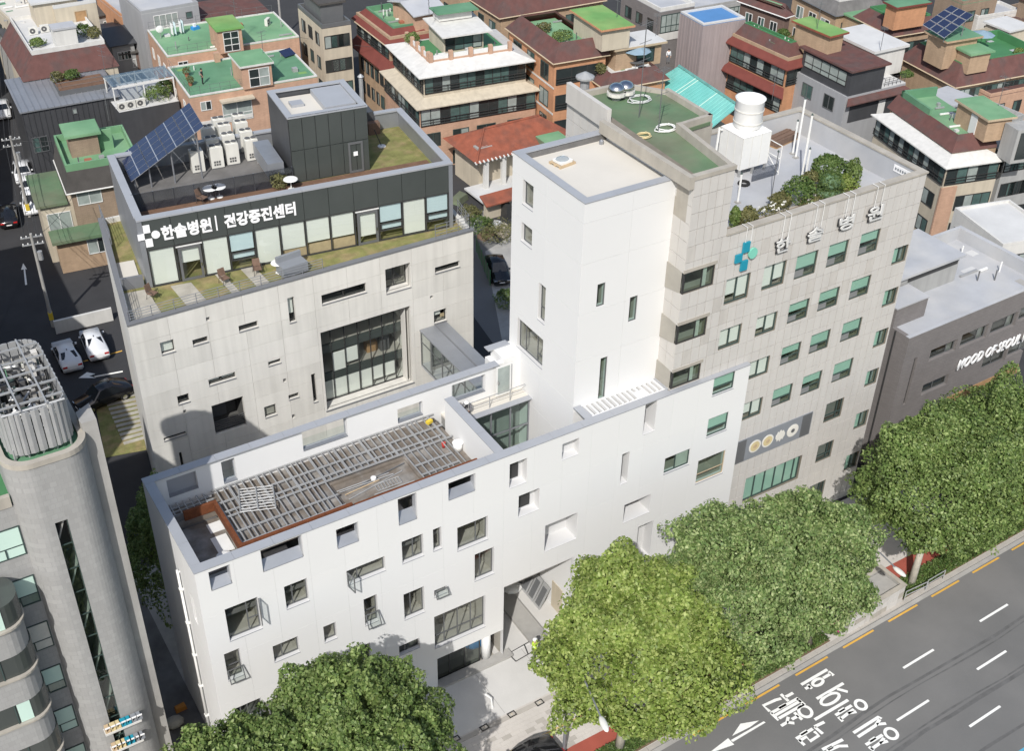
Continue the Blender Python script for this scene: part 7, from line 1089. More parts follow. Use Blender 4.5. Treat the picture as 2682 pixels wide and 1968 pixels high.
for k in range(9): a = p.lerp(q, k/8); t.add('rung', MB().tube([a, a+v], .025, 4), 'galv')
t.add('stile', MB().tube([p, q], .03, 4), 'galv'); t.add('stile', MB().tube([p+v, q+v], .03, 4), 'galv')
def bucket(p, r, h, m, label): t = Thing('bucket', label, 'bucket', p, 0); t.add('pail', MB().lathe((0, 0, 0), [(r*.8, 0), (r, h), (r*.93, h), (r*.75, h*.15)], 14), m, None, True); t.add('rim', MB().lathe((0, 0, h*.93), [(r*1.06, 0), (r*1.06, .03)], 14), m)
p = zat('E', 748, 1420, zt0); bucket((p[0], p[1], 14.45), .32, .62, 'plastic_wh', 'big white pail in the corner of the unfinished terrace'); p = zat((700, 1020), 1120, 965, 14.31, 4.021); bucket((p[0], p[1], 14.3), .16, .25, 'plastic_wh', 'small white pail in the terrace pit'); p = zat('E', 655, 1400, zt0); bucket((p[0], p[1], 14.45), .12, .35, 'red', 'small red can near the white pail')
p = zat('E', 565, 1272, zt0); t = Thing('power_tool', 'yellow power tool on the terrace joists', 'tool', (p[0], p[1], zt0), .3); t.box('body', -.25, .15, -.12, .12, .03, .22, 'yellow'); t.box('grip', .15, .35, -.05, .05, .05, .14, 'frame_dk')
p = zat((360, 1200), 945, 830, 12.6, 4.59); q = zat((360, 1200), 1000, 1020, 12.6, 4.59); one('board', MB().box(-.45, .45, -.4, .4, 0, .04), 'plastic_wh', 'small white board on the sunken court floor', 'board').location = (2.98, 6.05, 13.81); one('board', MB().box(-.45, .45, -.7, .7, 0, .05), 'plastic_wh', 'large white board on the sunken court floor', 'board').location = (2.8, 4.55, 13.82)
one('sack', MB().ell((0, 0, .15), (.45, .35, .16), 10, 6), 'plastic_wh', 'crumpled white sack by the large board', 'sack').location = (2.5, 3.5, 13.85)
one('rebar', MB().tube([(.9, .9, 13.4), (.95, 1.0, 13.9), (1.4, 1.1, 14.0)], .02, 4), 'vest', 'thin green bar bent in the corner of the court', 'rod')
# ================================================================ CARS
def car(label, p, rz, paint, kind='sedan', group='parked cars'):
    t = Thing('parked_car', label, 'car', p, rz, group); w = .92; hi = 1.45 if kind == 'sedan' else 1.68
    S_ = [(-2.35, .3, .55, .60, .8), (-2.25, .22, .62, .70, .86), (-1.15, .2, .82, .92, .84), (-.42, .2, .93, hi, .64), (.75, .2, .95, hi, .64), (1.6 if kind == 'sedan' else 2.05, .2, .97, 1.06, .78), (2.25, .22, .92, .98, .8), (2.36, .35, .6, .66, .78)]
    mb = MB(); n = 9
    for x, z0, zb_, zt2, wt in S_:
        k = .93 if abs(x) > 2.2 else 1
        for yy, zz in ((-w*.86*k, z0), (-w*k, (z0+zb_)/2), (-w*.97*k, zb_), (-wt*k, zt2), (0, zt2+.04), (wt*k, zt2), (w*.97*k, zb_), (w*k, (z0+zb_)/2), (w*.86*k, z0)): mb.V.append((x, yy, zz))
    for i in range(len(S_)-1):
        for j in range(n-1): mb.F.append((i*n+j, i*n+j+1, (i+1)*n+j+1, (i+1)*n+j))
        mb.F.append((i*n+n-1, i*n, (i+1)*n, (i+1)*n+n-1))
    mb.F.append(tuple(range(n-1, -1, -1))); mb.F.append(tuple((len(S_)-1)*n+j for j in range(n))); t.add('body', mb, paint, None, True)
    e = .012
    def quad(name, P_): t.add(name, MB().add(P_, [tuple(range(len(P_)))]), 'car_glass')
    quad('windscreen', [(-1.12, -.74, .97+e), (-1.12, .74, .97+e), (-.5, .58, hi-.03+e), (-.5, -.58, hi-.03+e)]); xr = 1.5 if kind == 'sedan' else 1.9
    quad('rear_window', [(xr, .68, 1.11+e), (xr, -.68, 1.11+e), (.85, -.57, hi-.03+e), (.85, .57, hi-.03+e)])
    for s in (-1, 1): quad('side_window', [(-1.0, s*(.875+e), .97), (1.25, s*(.875+e), 1.0), (.7, s*(.67+e), hi-.07), (-.4, s*(.67+e), hi-.07)])
    for x in (-1.45, 1.4):
        for s in (-1, 1):
            V = MB(); N_ = 14; V.V = [(x+.33*math.cos(2*math.pi*i/N_), s*.74, .33+.33*math.sin(2*math.pi*i/N_)) for i in range(N_)]+[(x+.33*math.cos(2*math.pi*i/N_), s*.95, .33+.33*math.sin(2*math.pi*i/N_)) for i in range(N_)]; V.F = [tuple(range(N_)), tuple(range(2*N_-1, N_-1, -1))]+[(i, (i+1) % N_, N_+(i+1) % N_, N_+i) for i in range(N_)]
            o = t.add('wheel', V, 'rubber'); t.add('rim', MB().add([(x+.2*math.cos(2*math.pi*i/10), s*.957, .33+.2*math.sin(2*math.pi*i/10)) for i in range(10)], [tuple(range(10))]), 'chrome', o)
    for s in (-1, 1): t.box('headlight', -2.34, -2.2, s*.62-.16, s*.62+.16, .58, .68, 'chrome'); t.box('tail_light', 2.24, 2.36, s*.62-.18, s*.62+.18, .74, .88, 'lamp_red'); t.box('mirror', -.85, -.7, s*1.0-.08, s*1.0+.08, .95, 1.08, paint)
    t.box('number_plate', 2.345, 2.37, -.26, .26, .55, .66, 'sign_white'); t.box('number_plate', -2.37, -2.34, -.26, .26, .42, .53, 'sign_white'); t.box('roof_fin', .55, .75, -.03, .03, hi+.03, hi+.1, 'car_glass'); return t
for i, (o, x, y, a, m, kd, lb_) in enumerate((('D', 440, 830, 90+178, 'car_white', 'sedan', 'white sedan parked nearest the grey tower'), ('D', 618, 755, 90+176, 'car_white', 'suv', 'white sport utility car parked beside the pale clinic'), ('D', 680, 1100, 10, 'car_black', 'suv', 'black car standing in shade below the white arrow'), ('A', 55, 1415, 80+180, 'car_black', 'sedan', 'black car with red tail lights on the left street'), ('A', 200, 1220, 80, 'car_white', 'sedan', 'white car parked on the left street, upper one'), ('A', 205, 1330, 80, 'car_white', 'suv', 'white car parked on the left street under the pole'), ('E', 1010, 270, 70, 'car_black', 'suv', 'black car parked behind the green fence in the back lane'), ('H', 1190, 1760, 4, 'car_black', 'suv', 'dark car at the kerb at the bottom edge of the picture'), ('A', 150, 1130, 80, 'car_white', 'sedan', 'white van-like car further up the left street'), ('A', 15, 720, 82, 'car_white', 'sedan', 'white car far up the left street'))):
    p = zat(o, x, y, .5); car(lb_, (p[0], p[1], 0.01 if i != 7 else .14), R(a), m, kd)
# ================================================================ PEOPLE
def person(label, p, rz, J, top, legs, hair='hair', helmet=None, vest=None, group=None, bare=False):
    """J: joint positions; one skin grown over the skeleton"""
    E_ = [('pel', 'chest'), ('chest', 'neck'), ('neck', 'head'), ('head', 'crown')]
    for s in 'lr': E_ += [('chest', s+'sh'), (s+'sh', s+'el'), (s+'el', s+'wr'), (s+'wr', s+'ha'), ('pel', s+'hip'), (s+'hip', s+'kn'), (s+'kn', s+'an'), (s+'an', s+'to')]
    rad = dict(pel=.15, chest=.16, neck=.06, head=.098, crown=.08, sh=.075, el=.05, wr=.034, ha=.035, hip=.095, kn=.065, an=.045, to=.045)
    V = []; I_ = {}; r_ = []
    for k, v in J.items(): I_[k] = len(V); V.append(v); r_.append(rad[k] if k in rad else rad[k[1:]])
    ed = [(I_[a], I_[b]) for a, b in E_]
    for s in 'lr':
        h = Vector(J[s+'ha']); w = Vector(J[s+'wr']); d = (h-w).normalized(); sd_ = d.orthogonal().normalized()
        for k in range(5):
            a = len(V); ln = (.075, .085, .09, .082, .065)[k]; off = sd_*(.022*(k-2)); V.append(tuple(h+off+d*ln*.5+Vector((0, .01, 0)))); V.append(tuple(h+off+d*ln+Vector((0, .025, 0)))); r_ += [.0095, .008]; ed += [(I_[s+'ha'] if k else I_[s+'wr'], a), (a, a+1)]
    me = bpy.data.meshes.new('body'); me.from_pydata(V, ed, []); o = bpy.data.objects.new('body', me); COL.objects.link(o); sk = o.modifiers.new('s', 'SKIN'); o.modifiers.new('d', 'SUBSURF').levels = 1
    for i, v in enumerate(me.skin_vertices[0].data): v.radius = (r_[i], r_[i]); v.use_root = i == 0
    dg = bpy.context.evaluated_depsgraph_get(); m2 = bpy.data.meshes.new_from_object(o.evaluated_get(dg)); bpy.data.objects.remove(o)
    m2.materials.clear(); [m2.materials.append(M[k]) for k in ('skin', top, legs, 'rubber')]
    hz_ = J['neck'][2]; pz_ = J['pel'][2]
    for pl_ in m2.polygons:
        c = pl_.center; dl = min((Vector(J[k])-c).length for k in ('lha', 'rha')); dh = min((Vector(J[k])-c).length for k in ('head', 'crown')); da = min((Vector(J[k])-c).length for k in ('lto', 'rto', 'lan', 'ran')); dk_ = min((Vector(J[k])-c).length for k in ('lkn', 'rkn', 'lhip', 'rhip')); dc = min((Vector(J[k])-c).length for k in ('chest', 'lel', 'rel', 'lsh', 'rsh'))
        pl_.material_index = 0 if (dl < .13 or dh < .17) else 3 if da < .13 else 2 if dk_ < dc else 1
        if bare and min((Vector(J[k])-c).length for k in ('lel', 'rel')) < .14: pl_.material_index = 0
    m2.polygons.foreach_set('use_smooth', [True]*len(m2.polygons))
    t = Thing('person', label, 'person', p, rz, group); obj('body', m2, t.e); H_ = Vector(J['head']); U = (Vector(J['crown'])-H_).normalized(); C_ = H_+U*.07
    if helmet: t.add('helmet', MB().lathe(tuple(C_+U*.0), [(.17, 0), (.165, .03), (.13, .1), (.06, .14), (.01, .15)], 14), helmet, None, True)
    else: t.add('hair', MB().ell(tuple(C_+Vector((0, .02, .03))), (.105, .115, .1), 12, 8), hair, None, True)
    for s in (-1, 1): t.add('eye', MB().ell(tuple(H_+Vector((s*.035, -.092, .02))), (.014, .01, .01), 6, 4), 'hair'); t.add('ear', MB().ell(tuple(H_+Vector((s*.1, 0, .01))), (.015, .03, .035), 6, 4), 'skin')
    t.add('nose', MB().ell(tuple(H_+Vector((0, -.105, -.01))), (.014, .022, .022), 6, 4), 'skin'); t.add('mouth', MB().ell(tuple(H_+Vector((0, -.092, -.05))), (.028, .01, .008), 6, 4), 'red')
    if vest: t.add('vest', MB().lathe((J['chest'][0], J['chest'][1]+.0, 0), [(.19, J['pel'][2]+.02), (.2, J['chest'][2]-.12), (.2, J['chest'][2]+.03), (.15, J['chest'][2]+.14)], 14), vest, None, True); t.add('reflective_strip', MB().lathe((J['chest'][0], J['chest'][1], 0), [(.208, J['chest'][2]-.16), (.212, J['chest'][2]-.1)], 14), 'sign_white')
    return t
STAND = dict(pel=(0, 0, .93), chest=(0, 0, 1.32), neck=(0, 0, 1.5), head=(0, -.02, 1.6), crown=(0, -.01, 1.68), lsh=(.19, 0, 1.42), lel=(.24, .04, 1.14), lwr=(.25, -.05, .9), lha=(.25, -.07, .82), rsh=(-.19, 0, 1.42), rel=(-.25, .03, 1.14), rwr=(-.2, -.12, .95), rha=(-.18, -.15, .88), lhip=(.1, 0, .88), lkn=(.11, -.02, .48), lan=(.11, .02, .09), lto=(.12, -.13, .04), rhip=(-.1, 0, .88), rkn=(-.11, -.01, .48), ran=(-.11, .03, .09), rto=(-.12, -.12, .04))
CROUCH = dict(pel=(0, .12, .34), chest=(0, -.12, .68), neck=(0, -.25, .82), head=(0, -.32, .88), crown=(0, -.36, .96), lsh=(.19, -.14, .74), lel=(.28, -.34, .52), lwr=(.15, -.52, .42), lha=(.12, -.58, .38), rsh=(-.19, -.14, .74), rel=(-.28, -.34, .52), rwr=(-.15, -.5, .36), rha=(-.12, -.56, .32), lhip=(.1, .1, .32), lkn=(.18, -.28, .42), lan=(.14, .02, .09), lto=(.15, -.14, .04), rhip=(-.1, .1, .32), rkn=(-.18, -.28, .42), ran=(-.14, .02, .09), rto=(-.15, -.14, .04))
p = zat('A', 1330, 550, 9.56); person('person in black clothes standing on the green brick-house roof', (p[0], p[1], 9.56), R(60), STAND, 'cloth_dk', 'cloth_dk', bare=True)
p = zat('B', 2124, 418, 9.96); person('person in white top and dark trousers on the white terrace', (p[0], p[1], 9.96), R(-30), STAND, 'cloth_wh', 'cloth_gy')
p = zat(ZD[0], 1462, 1190, .14, ZD[1]); person('site worker in yellow-green vest and white helmet by the street tree', (p[0], p[1], .14), R(80), STAND, 'vest', 'cloth_dk', helmet='plastic_wh', vest='vest')
p = zat(ZR[0], 330, 800, 14.6, ZR[1]); person('site worker in dark clothes and white helmet crouching on the walkway', (p[0], 7.35, 14.56), R(-40), CROUCH, 'cloth_gy', 'cloth_gy', helmet='plastic_wh')
# things on the plaza
p = zat(ZD[0], 1335, 1110, .14, ZD[1]); t = Thing('steel_trestle', 'dark steel frame lying on the plaza beside the site worker', 'steel frame', (p[0], p[1], .14), .1)
for a, b in (((-1, -.4), (1, -.4)), ((-1, .4), (1, .4)), ((-1, -.4), (-1, .4)), ((1, -.4), (1, .4)), ((0, -.4), (.3, .4))): t.add('bar', MB().tube([(*a, .08), (*b, .08)], .035, 4), 'frame_dk')
p = zat(ZD[0], 735, 1075, .4, ZD[1]); one('tarpaulin_bag', MB().ell((0, 0, .5), (.8, .6, .5), 12, 8), 'tarp_blue', 'bright blue sheet bundle inside the shop front', 'bag').location = (p[0], p[1]+.4, .3); p = zat(ZD[0], 845, 1020, .5, ZD[1]); t = Thing('trolley', 'red hand trolley beside the round column', 'trolley', (p[0], p[1]+.3, .33), .2); t.box('tray', -.3, .3, -.2, .2, .12, .45, 'red'); t.add('handle', MB().tube([(.3, 0, .3), (.5, 0, 1.0)], .02, 4), 'frame_dk'); [t.add('wheel', MB().lathe((x, 0, 0), [(.1, .02), (.1, .12)], 8), 'rubber') for x in (-.2, .2)]
t = Thing('leaning_panels', 'grey metal panels leaning against the passage wall', 'panels', (ENT[1]-.1, 2.6, .15), 0)
for k in range(4): o = t.add('panel', MB().hexa([(-.9, k*.85-.4, 0), (-.85, k*.85-.4, 0), (-.85, k*.85+.38, 0), (-.9, k*.85+.38, 0), (-.1, k*.85-.4, 1.6), (-.05, k*.85-.4, 1.6), (-.05, k*.85+.38, 1.6), (-.1, k*.85+.38, 1.6)]), 'galv'); t.add('recess', MB().hexa([(-.83, k*.85-.25, .15), (-.8, k*.85-.25, .15), (-.8, k*.85+.25, .15), (-.83, k*.85+.25, .15), (-.2, k*.85-.25, 1.4), (-.17, k*.85-.25, 1.4), (-.17, k*.85+.25, 1.4), (-.2, k*.85+.25, 1.4)]), 'frame_gy', o)
one('sacks', MB().ell((0, 0, .3), (.7, .5, .32), 10, 6), 'plastic_wh', 'white and brown sacks at the back of the entrance passage', 'sacks').location = (ENT[0]+3.6, 4.6, .15)
p = zat('H', 975, 1370, .14); t = Thing('plastic_pipe', 'white bent plastic pipe standing out of the plaza edge', 'pipe', (p[0], p[1], .14), 0); t.add('tube', MB().tube([(0, 0, 0), (.1, .3, .5), (-.1, .7, .6)], .05, 6), 'plastic_wh'); t.add('elbow', MB().lathe((0, 0, 0), [(.08, 0), (.08, .1)], 8), 'plastic_wh')
# kerbside: concrete vent box, railings, flowers, lamps, ground cover
VB = Thing('vent_box', 'low concrete vent shaft with stone faces at the kerb', 'vent shaft', (*[float(v) for v in zat('I', 1090, 885, .14)[:2]], .0), RA+.02); q = VB.pos(2, .14, 'I', 1460, 680); vw = float(q[0]); vz = 1.75; q = VB.pos(2, vz, 'I', 1310, 440); vd = max(2.2, float(q[1]))
for a in ((0, vw, 0, .2), (0, vw, vd-.2, vd), (0, .2, .2, vd-.2), (vw-.2, vw, .2, vd-.2)): VB.box('wall', *a, 0, vz-.08, 'concrete')
for i in range(10):
    for j in range(3): VB.box('facing_stone', i*vw/10+.01, (i+1)*vw/10-.01, -.04, .0, .14+j*.5, .62+j*.5, random.choice(['tile_a', 'tile_d', 'tile_c', 'stone_cop']))
for a in ((-.06, vw+.06, -.08, .24), (-.06, vw+.06, vd-.24, vd+.06), (-.06, .24, .24, vd-.24), (vw-.24, vw+.06, .24, vd-.24)): VB.box('capping', *a, vz-.08, vz, 'stone_cop')
VB.box('grate', .24, vw-.24, .24, vd-.24, vz-.4, vz-.3, 'concrete')
for i, (x0, y0, x1, y1) in enumerate(((1465, 665, 1605, 600), (1610, 590, 1720, 525))):
    p = zat('I', x0, y0, .14); q = zat('I', x1, y1, .14); t = Thing('railing', ('first', 'second')[i]+' short steel railing beyond the concrete vent box', 'railing', (0, 0, .14), 0, 'kerbside railings')
    for z in (.45, .85): t.add('rail', MB().tube([(*p[:2], z), (*q[:2], z)], .035, 5), 'galv')
    for e_ in (p, q): t.add('post', MB().tube([(*e_[:2], 0), (*e_[:2], .87)], .04, 5), 'galv')
p = zat('I', 1010, 830, .5); t = shrub((p[0], p[1], .14), (.75, .7, .45), 'bush with magenta flowers beside the vent box', 'leaf_shrub', 900, 'flowering_bush', 'flowers', 'kerbside planting'); obj('blossom', leaf_mesh('blossom', leaf_cloud((0, 0, .55), (.72, .68, .4), 420, .07, 77, 20, .7), 'flower_pink'), t.e)
def cover(name, x0, x1, o0, o1, n, seed, z=.25):
    g = np.random.default_rng(seed); X = g.uniform(x0, x1, n); O = g.uniform(o0, o1, n); P_ = np.stack([X, -11.08+(X-24.91)*math.tan(RA)+O, .14+z*g.random(n)**1.5], 1); nr = g.normal(size=(n, 3))*.5+[0, 0, .8]; nr /= np.linalg.norm(nr, axis=1)[:, None]; tt = g.normal(size=(n, 3)); tt -= (tt*nr).sum(1)[:, None]*nr; tt /= np.linalg.norm(tt, axis=1)[:, None]; b_ = np.cross(nr, tt); s = g.uniform(.04, .1, n)[:, None]
    q = np.stack([P_-tt*s, P_+b_*s*.6, P_+tt*s, P_-b_*s*.6], 1).reshape(-1, 3); tag(obj(name, leaf_mesh(name, q, 'leaf_shrub')), 'low green ground cover in the kerbside bed', 'ground cover', kind='stuff')
cover('ground_cover', 16, 37.5, .9, 2.1, 16000, 5); cover('ground_cover', 44.5, 70, .85, 2.2, 20000, 6, .35)
def lamp(label, base, top, head, m='steel_gy'):
    b = Vector(base); t = Thing('street_lamp', label, 'street lamp', base, 0, 'street lamps'); T_ = Vector(top)-b; H_ = Vector(head)-b; t.add('pole', MB().tube([(0, 0, 0), T_], .1, 8, .07), m); t.add('arm', MB().tube([T_-Vector((0, 0, .1)), T_.lerp(H_, .5)+Vector((0, 0, .25)), H_], .05, 6), m); d = (H_-T_).normalized(); d.z = 0
    o = t.add('lamp_head', MB().ell((0, 0, 0), (.55, .2, .12), 12, 8), 'ac_white', None, True); o.location = H_; o.rotation_euler = (0, 0, math.atan2(d.y, d.x)); t.add('collar', MB().lathe((0, 0, 0), [(.2, 0), (.2, .3)], 8), m)
b = zat('H', 1440, 1690, .14); h = at('H', 1700, 1470, 1, float(b[1])-2.0); h0 = zat('H', 1705, 1475, 9.5); lamp('street lamp whose arm crosses the yellow-green tree', (float(b[0]), float(b[1]), .14), (float(b[0]), float(b[1]), 9.2), (float(h0[0]), float(h0[1]), 9.5))
h1_ = zat('I', 1435, 475, 6.5); h2_ = zat('I', 1185, 270, 6.5); lamp('street lamp leaning out over the vent box', (float(h2_[0]), float(h2_[1]), .14), (float(h2_[0]), float(h2_[1]), 6.4), (float(h1_[0]), float(h1_[1]), 6.5))
def pole(label, p, h, arms=2, lean=0.):
    t = Thing('utility_pole', label, 'utility pole', p, random.uniform(-.3, .3), 'utility poles'); t.add('shaft', MB().tube([(0, 0, 0), (lean, 0, h)], .17, 8, .12), 'concrete')
    for k in range(arms):
        o = t.box('cross_arm', -.9, .9, -.05, .05, h-.4-k*.7, h-.3-k*.7, 'galv'); [t.add('insulator', MB().lathe((x, 0, h-.3-k*.7), [(.05, 0), (.06, .12), (.02, .16)], 6), 'plastic_wh', o) for x in (-.8, -.4, .4, .8)]
    t.add('transformer', MB().lathe((.35, 0, h-2.6), [(.22, 0), (.22, .8)], 10), 'galv'); t.box('warning_band', -.19, .19, -.19, .19, .8, 1.5, 'yellow')
q1 = zat('D', 350, 640, 0); q2 = zat('A', 195, 1420, 0); q3 = zat('B', 465, 800, 0); q4 = zat('A', 90, 500, 0); q5 = zat('A', 1850, 250, 0)
for i, q in enumerate((q1, q2, q3, q4, q5)): pole(('tall concrete utility pole at the corner of the car park', 'utility pole with hazard stripes on the left street', 'utility pole in front of the white-awninged house', 'utility pole far up the left street', 'utility pole beyond the washing-line roof')[i], (float(q[0]), float(q[1]), 0), (9.5, 9, 10, 9, 10)[i])
def wire(p, q, sag, label, r=.022): mb = MB(); mb.tube([Vector(p).lerp(Vector(q), k/10)-Vector((0, 0, 4*sag*(k/10)*(1-k/10))) for k in range(11)], r, 4); one('overhead_wire', mb, 'cable', label, 'wire', 'overhead wires')
for k in range(3): wire((q1[0]-.6+.5*k, q1[1], 9.2), (q2[0]-.6+.5*k, q2[1], 8.8), .6, ('left', 'middle', 'right')[k]+' overhead wire between the two near poles of the left street'); wire((q2[0]-.6+.5*k, q2[1], 8.7), (q4[0]-.6+.5*k, q4[1], 8.7), .6, ('left', 'middle', 'right')[k]+' overhead wire to the far pole of the left street')
wire((q3[0], q3[1], 9.6), (q3[0]+34, q3[1]+8, 9.8), .7, 'overhead wire running right from the white-awninged house')
# roof clutter on the houses
def lp(t, z, x, y, o=None): p = zat(o or t.crop, x, y, z); return (float(p[0]), float(p[1]), z)
for i, (t, z, x, y, o, rz2, lb_) in enumerate(((b1b, 11.36, 222, 225, 'A', 0, 'left'), (b1b, 11.36, 297, 210, 'A', 0, 'right'), (b3, 7.66, 805, 720, 'A', 0, 'left'), (b3, 7.66, 862, 708, 'A', 0, 'middle'), (b3, 7.66, 925, 695, 'A', 0, 'right'), (b4, 9.56, 1755, 165, 'A', .9, 'only'), (b2, 4.2, 635, 1390, 'A', 0, 'only'))):
    acunit(lp(t, z, x, y, o), t.rz+rz2, ('left air conditioner on the white terrace of the brown-roofed house', 'right air conditioner on the white terrace of the brown-roofed house', 'left of three air conditioners below the pergola', 'middle of three air conditioners below the pergola', 'right of three air conditioners below the pergola', 'air conditioner on the bright green washing-line roof', 'air conditioner on the wall of the dark brick house')[i], s=1.15)
for i, (z, o, x, y, r_) in enumerate(((11.4, 'A', 545, 215, (1.1, .8, .7)), (11.4, 'A', 615, 230, (.8, .7, .6)), (11.4, 'A', 245, 285, (.8, .6, .5)), (9.1, 'A', 470, 500, (.9, .7, .5)), (9.1, 'A', 375, 510, (.7, .6, .5)), (7.7, 'A', 1020, 640, (1.5, .9, .8)), (7.7, 'A', 1085, 600, (.9, .8, .9)), (12.66, 'B', 1310, 190, (.9, .7, .5)), (12.66, 'B', 1420, 250, (1.4, .8, .6)), (9.96, 'B', 1640, 390, (1.2, .9, .7)), (9.96, 'B', 1690, 460, (.6, .6, .5)), (11.46, 'B', 450, 265, (.8, .8, .6)), (11.96, 'C', 670, 230, (.8, .6, .5)), (11.96, 'C', 750, 255, (.9, .6, .4)), (10.66, 'C', 2215, 345, (.6, .5, .4)), (9.5, 'C', 1485, 490, (.7, .5, .4)), (.0, 'E', 1010, 60, (2.0, 1.5, 1.0)), (.0, 'E', 1060, 480, (1.0, 1.2, .8)), (.0, 'B', 900, 1510, (1.6, 1.3, .9)), (.0, 'B', 830, 1420, (1.2, 1.2, .8)))):
    p = zat(o, x, y, z+.3); shrub((float(p[0]), float(p[1]), z), r_, ('plants on the white terrace, left clump', 'plants on the white terrace, right clump', 'plants at the front edge of the white terrace', 'plants on the zinc balcony, middle', 'plants on the zinc balcony, left', 'leafy hedge in front of the pergola', 'leafy climber at the right of the pergola', 'plants in a white box on the mansard green roof', 'row of potted plants on the mansard green roof', 'large leafy plant on the umbrella terrace', 'small plant on the umbrella terrace', 'plants on the balustraded green terrace', 'yellowish plant on the red-awning green roof', 'flowering plants on the red-awning green roof', 'plants on the vivid green roof by the solar panel', 'pot plants on the grey house terrace', 'overgrown bushes behind the black car', 'green bush by the back lane fence', 'bush among rubble below the tiled house', 'pale bush beside the tiled house')[i], ('leaf_shrub', 'leaf_oliv', 'leaf_dk')[i % 3], 900, size=.1)
for i, (z, o, x, y, h) in enumerate(((11.6, 'A', 715, 790, 3.0), (9.1, 'A', 690, 470, 3.0), (12.2, 'A', 1545, 130, 2.6), (12.2, 'A', 1725, 350, 2.5), (15.2, 'B', 560, 110, 2.2), (15.3, 'B', 1790, 110, 3.0), (12.6, 'B', 2045, 235, 2.5), (14.6, 'C', 895, 190, 3.0), (12.8, 'C', 1310, 330, 2.6), (13.5, 'C', 2085, 690, 3.0), (6.5, 'C', 2120, 660, 3.0), (9.5, 'C', 600, 660, 3.0))): antenna(lp(None, z, x, y, o), h, 'aerial on '+('the green hut of the dark brick house', 'the zinc balcony', 'the bright green hut', 'the white-edged hut near the standing person', 'the white-awninged house', 'the yellow-green hut roof', 'the white-roofed terrace room', 'the red-edged green hut', 'the white roof block', 'the tan hut with green roof', 'the brown awning at the right', 'the low roof behind the cooling tower')[i])
for i, (z, o, x, y) in enumerate(((9.56, 'A', 1250, 560), (9.56, 'A', 1225, 500))): p = zat(o, x, y, z); shrub((float(p[0]), float(p[1]), z), (.4, .4, .4), ('big terracotta pot with a shrub left of the standing person', 'smaller terracotta pot left of the standing person')[i], 'leaf_oliv', 250, 'potted_plant', 'pot plant', 'pots on the green roof', 'pot')
p = lp(None, 9.56, 1170, 225, 'A'); t = Thing('clothes_airer', 'white washing hung to dry on the bright green roof', 'laundry', p, .2); [t.add('cloth', MB().hexa([(x, 0, .3), (x+.04, -.4, .2), (x+.06, -.4, .2), (x+.02, 0, .3), (x, 0, 1.7), (x+.04, -.4, 1.6), (x+.06, -.4, 1.6), (x+.02, 0, 1.7)]), ('cloth_wh', 'blind_blue')[k % 2]) for k, x in enumerate((-.9, -.5, .2, .5))]; t.add('pole', MB().tube([(-1, 0, 1.7), (.8, 0, 1.7)], .02, 4), 'galv'); [t.add('stand', MB().tube([(x, 0, 0), (x, 0, 1.7)], .025, 4), 'galv') for x in (-1, .8)]
p = lp(None, 9.56, 1280, 190, 'A'); t = Thing('storage_tub', 'small blue tub on the bright green roof', 'tub', p, .3); t.box('tub', -.45, .45, -.3, .3, 0, .35, 'tarp_blue'); t.box('lid_item', -.2, .1, -.15, .15, .351, .7, 'plastic_wh')
p = lp(None, 9.56, 1055, 250, 'A'); t = Thing('satellite_dish', 'white satellite dish at the left edge of the bright green roof', 'satellite dish', p, 0); t.add('stand', MB().tube([(0, 0, 0), (0, 0, .9)], .04, 5), 'galv'); t.add('dish', MB().ell((0, -.1, 1.1), (.45, .12, .45), 14, 8), 'plastic_wh', None, True)
p = lp(None, 9.56, 1885, 365, 'A'); t = Thing('solar_unit', 'small dark solar panel lying on the green roof', 'solar panel', p, .3); t.add('panel', MB().hexa([(-.8, -.5, .15), (.8, -.5, .15), (.8, .5, .6), (-.8, .5, .6), (-.8, -.5, .2), (.8, -.5, .2), (.8, .5, .65), (-.8, .5, .65)]), 'solar'); t.box('foot', -.7, .7, .35, .45, 0, .5, 'galv')
p = lp(None, 9.96, 1915, 440, 'B'); t = Thing('umbrella', 'grey-blue parasol over a table on the white terrace', 'umbrella', p, 0); t.add('pole', MB().tube([(0, 0, 0), (0, 0, 2.5)], .03, 6), 'frame_gy'); t.add('canopy', MB().lathe((0, 0, 1.95), [(1.6, 0), (1.55, .05), (.8, .38), (.05, .6)], 8), 'umbrella'); t.add('foot', MB().lathe((0, 0, 0), [(.3, 0), (.3, .1)], 10), 'concrete'); t.add('table_top', MB().lathe((0, 0, .7), [(.9, 0), (.9, .05)], 14), 'frame_gy')
p = lp(None, 10.66, 1955, 330, 'C'); t = Thing('umbrella', 'slate parasol on the vivid green roof near the solar panel', 'umbrella', p, 0); t.add('pole', MB().tube([(0, 0, 0), (0, 0, 2.4)], .03, 6), 'frame_gy'); t.add('canopy', MB().lathe((0, 0, 1.9), [(1.4, 0), (1.35, .05), (.05, .5)], 8), 'umbrella')
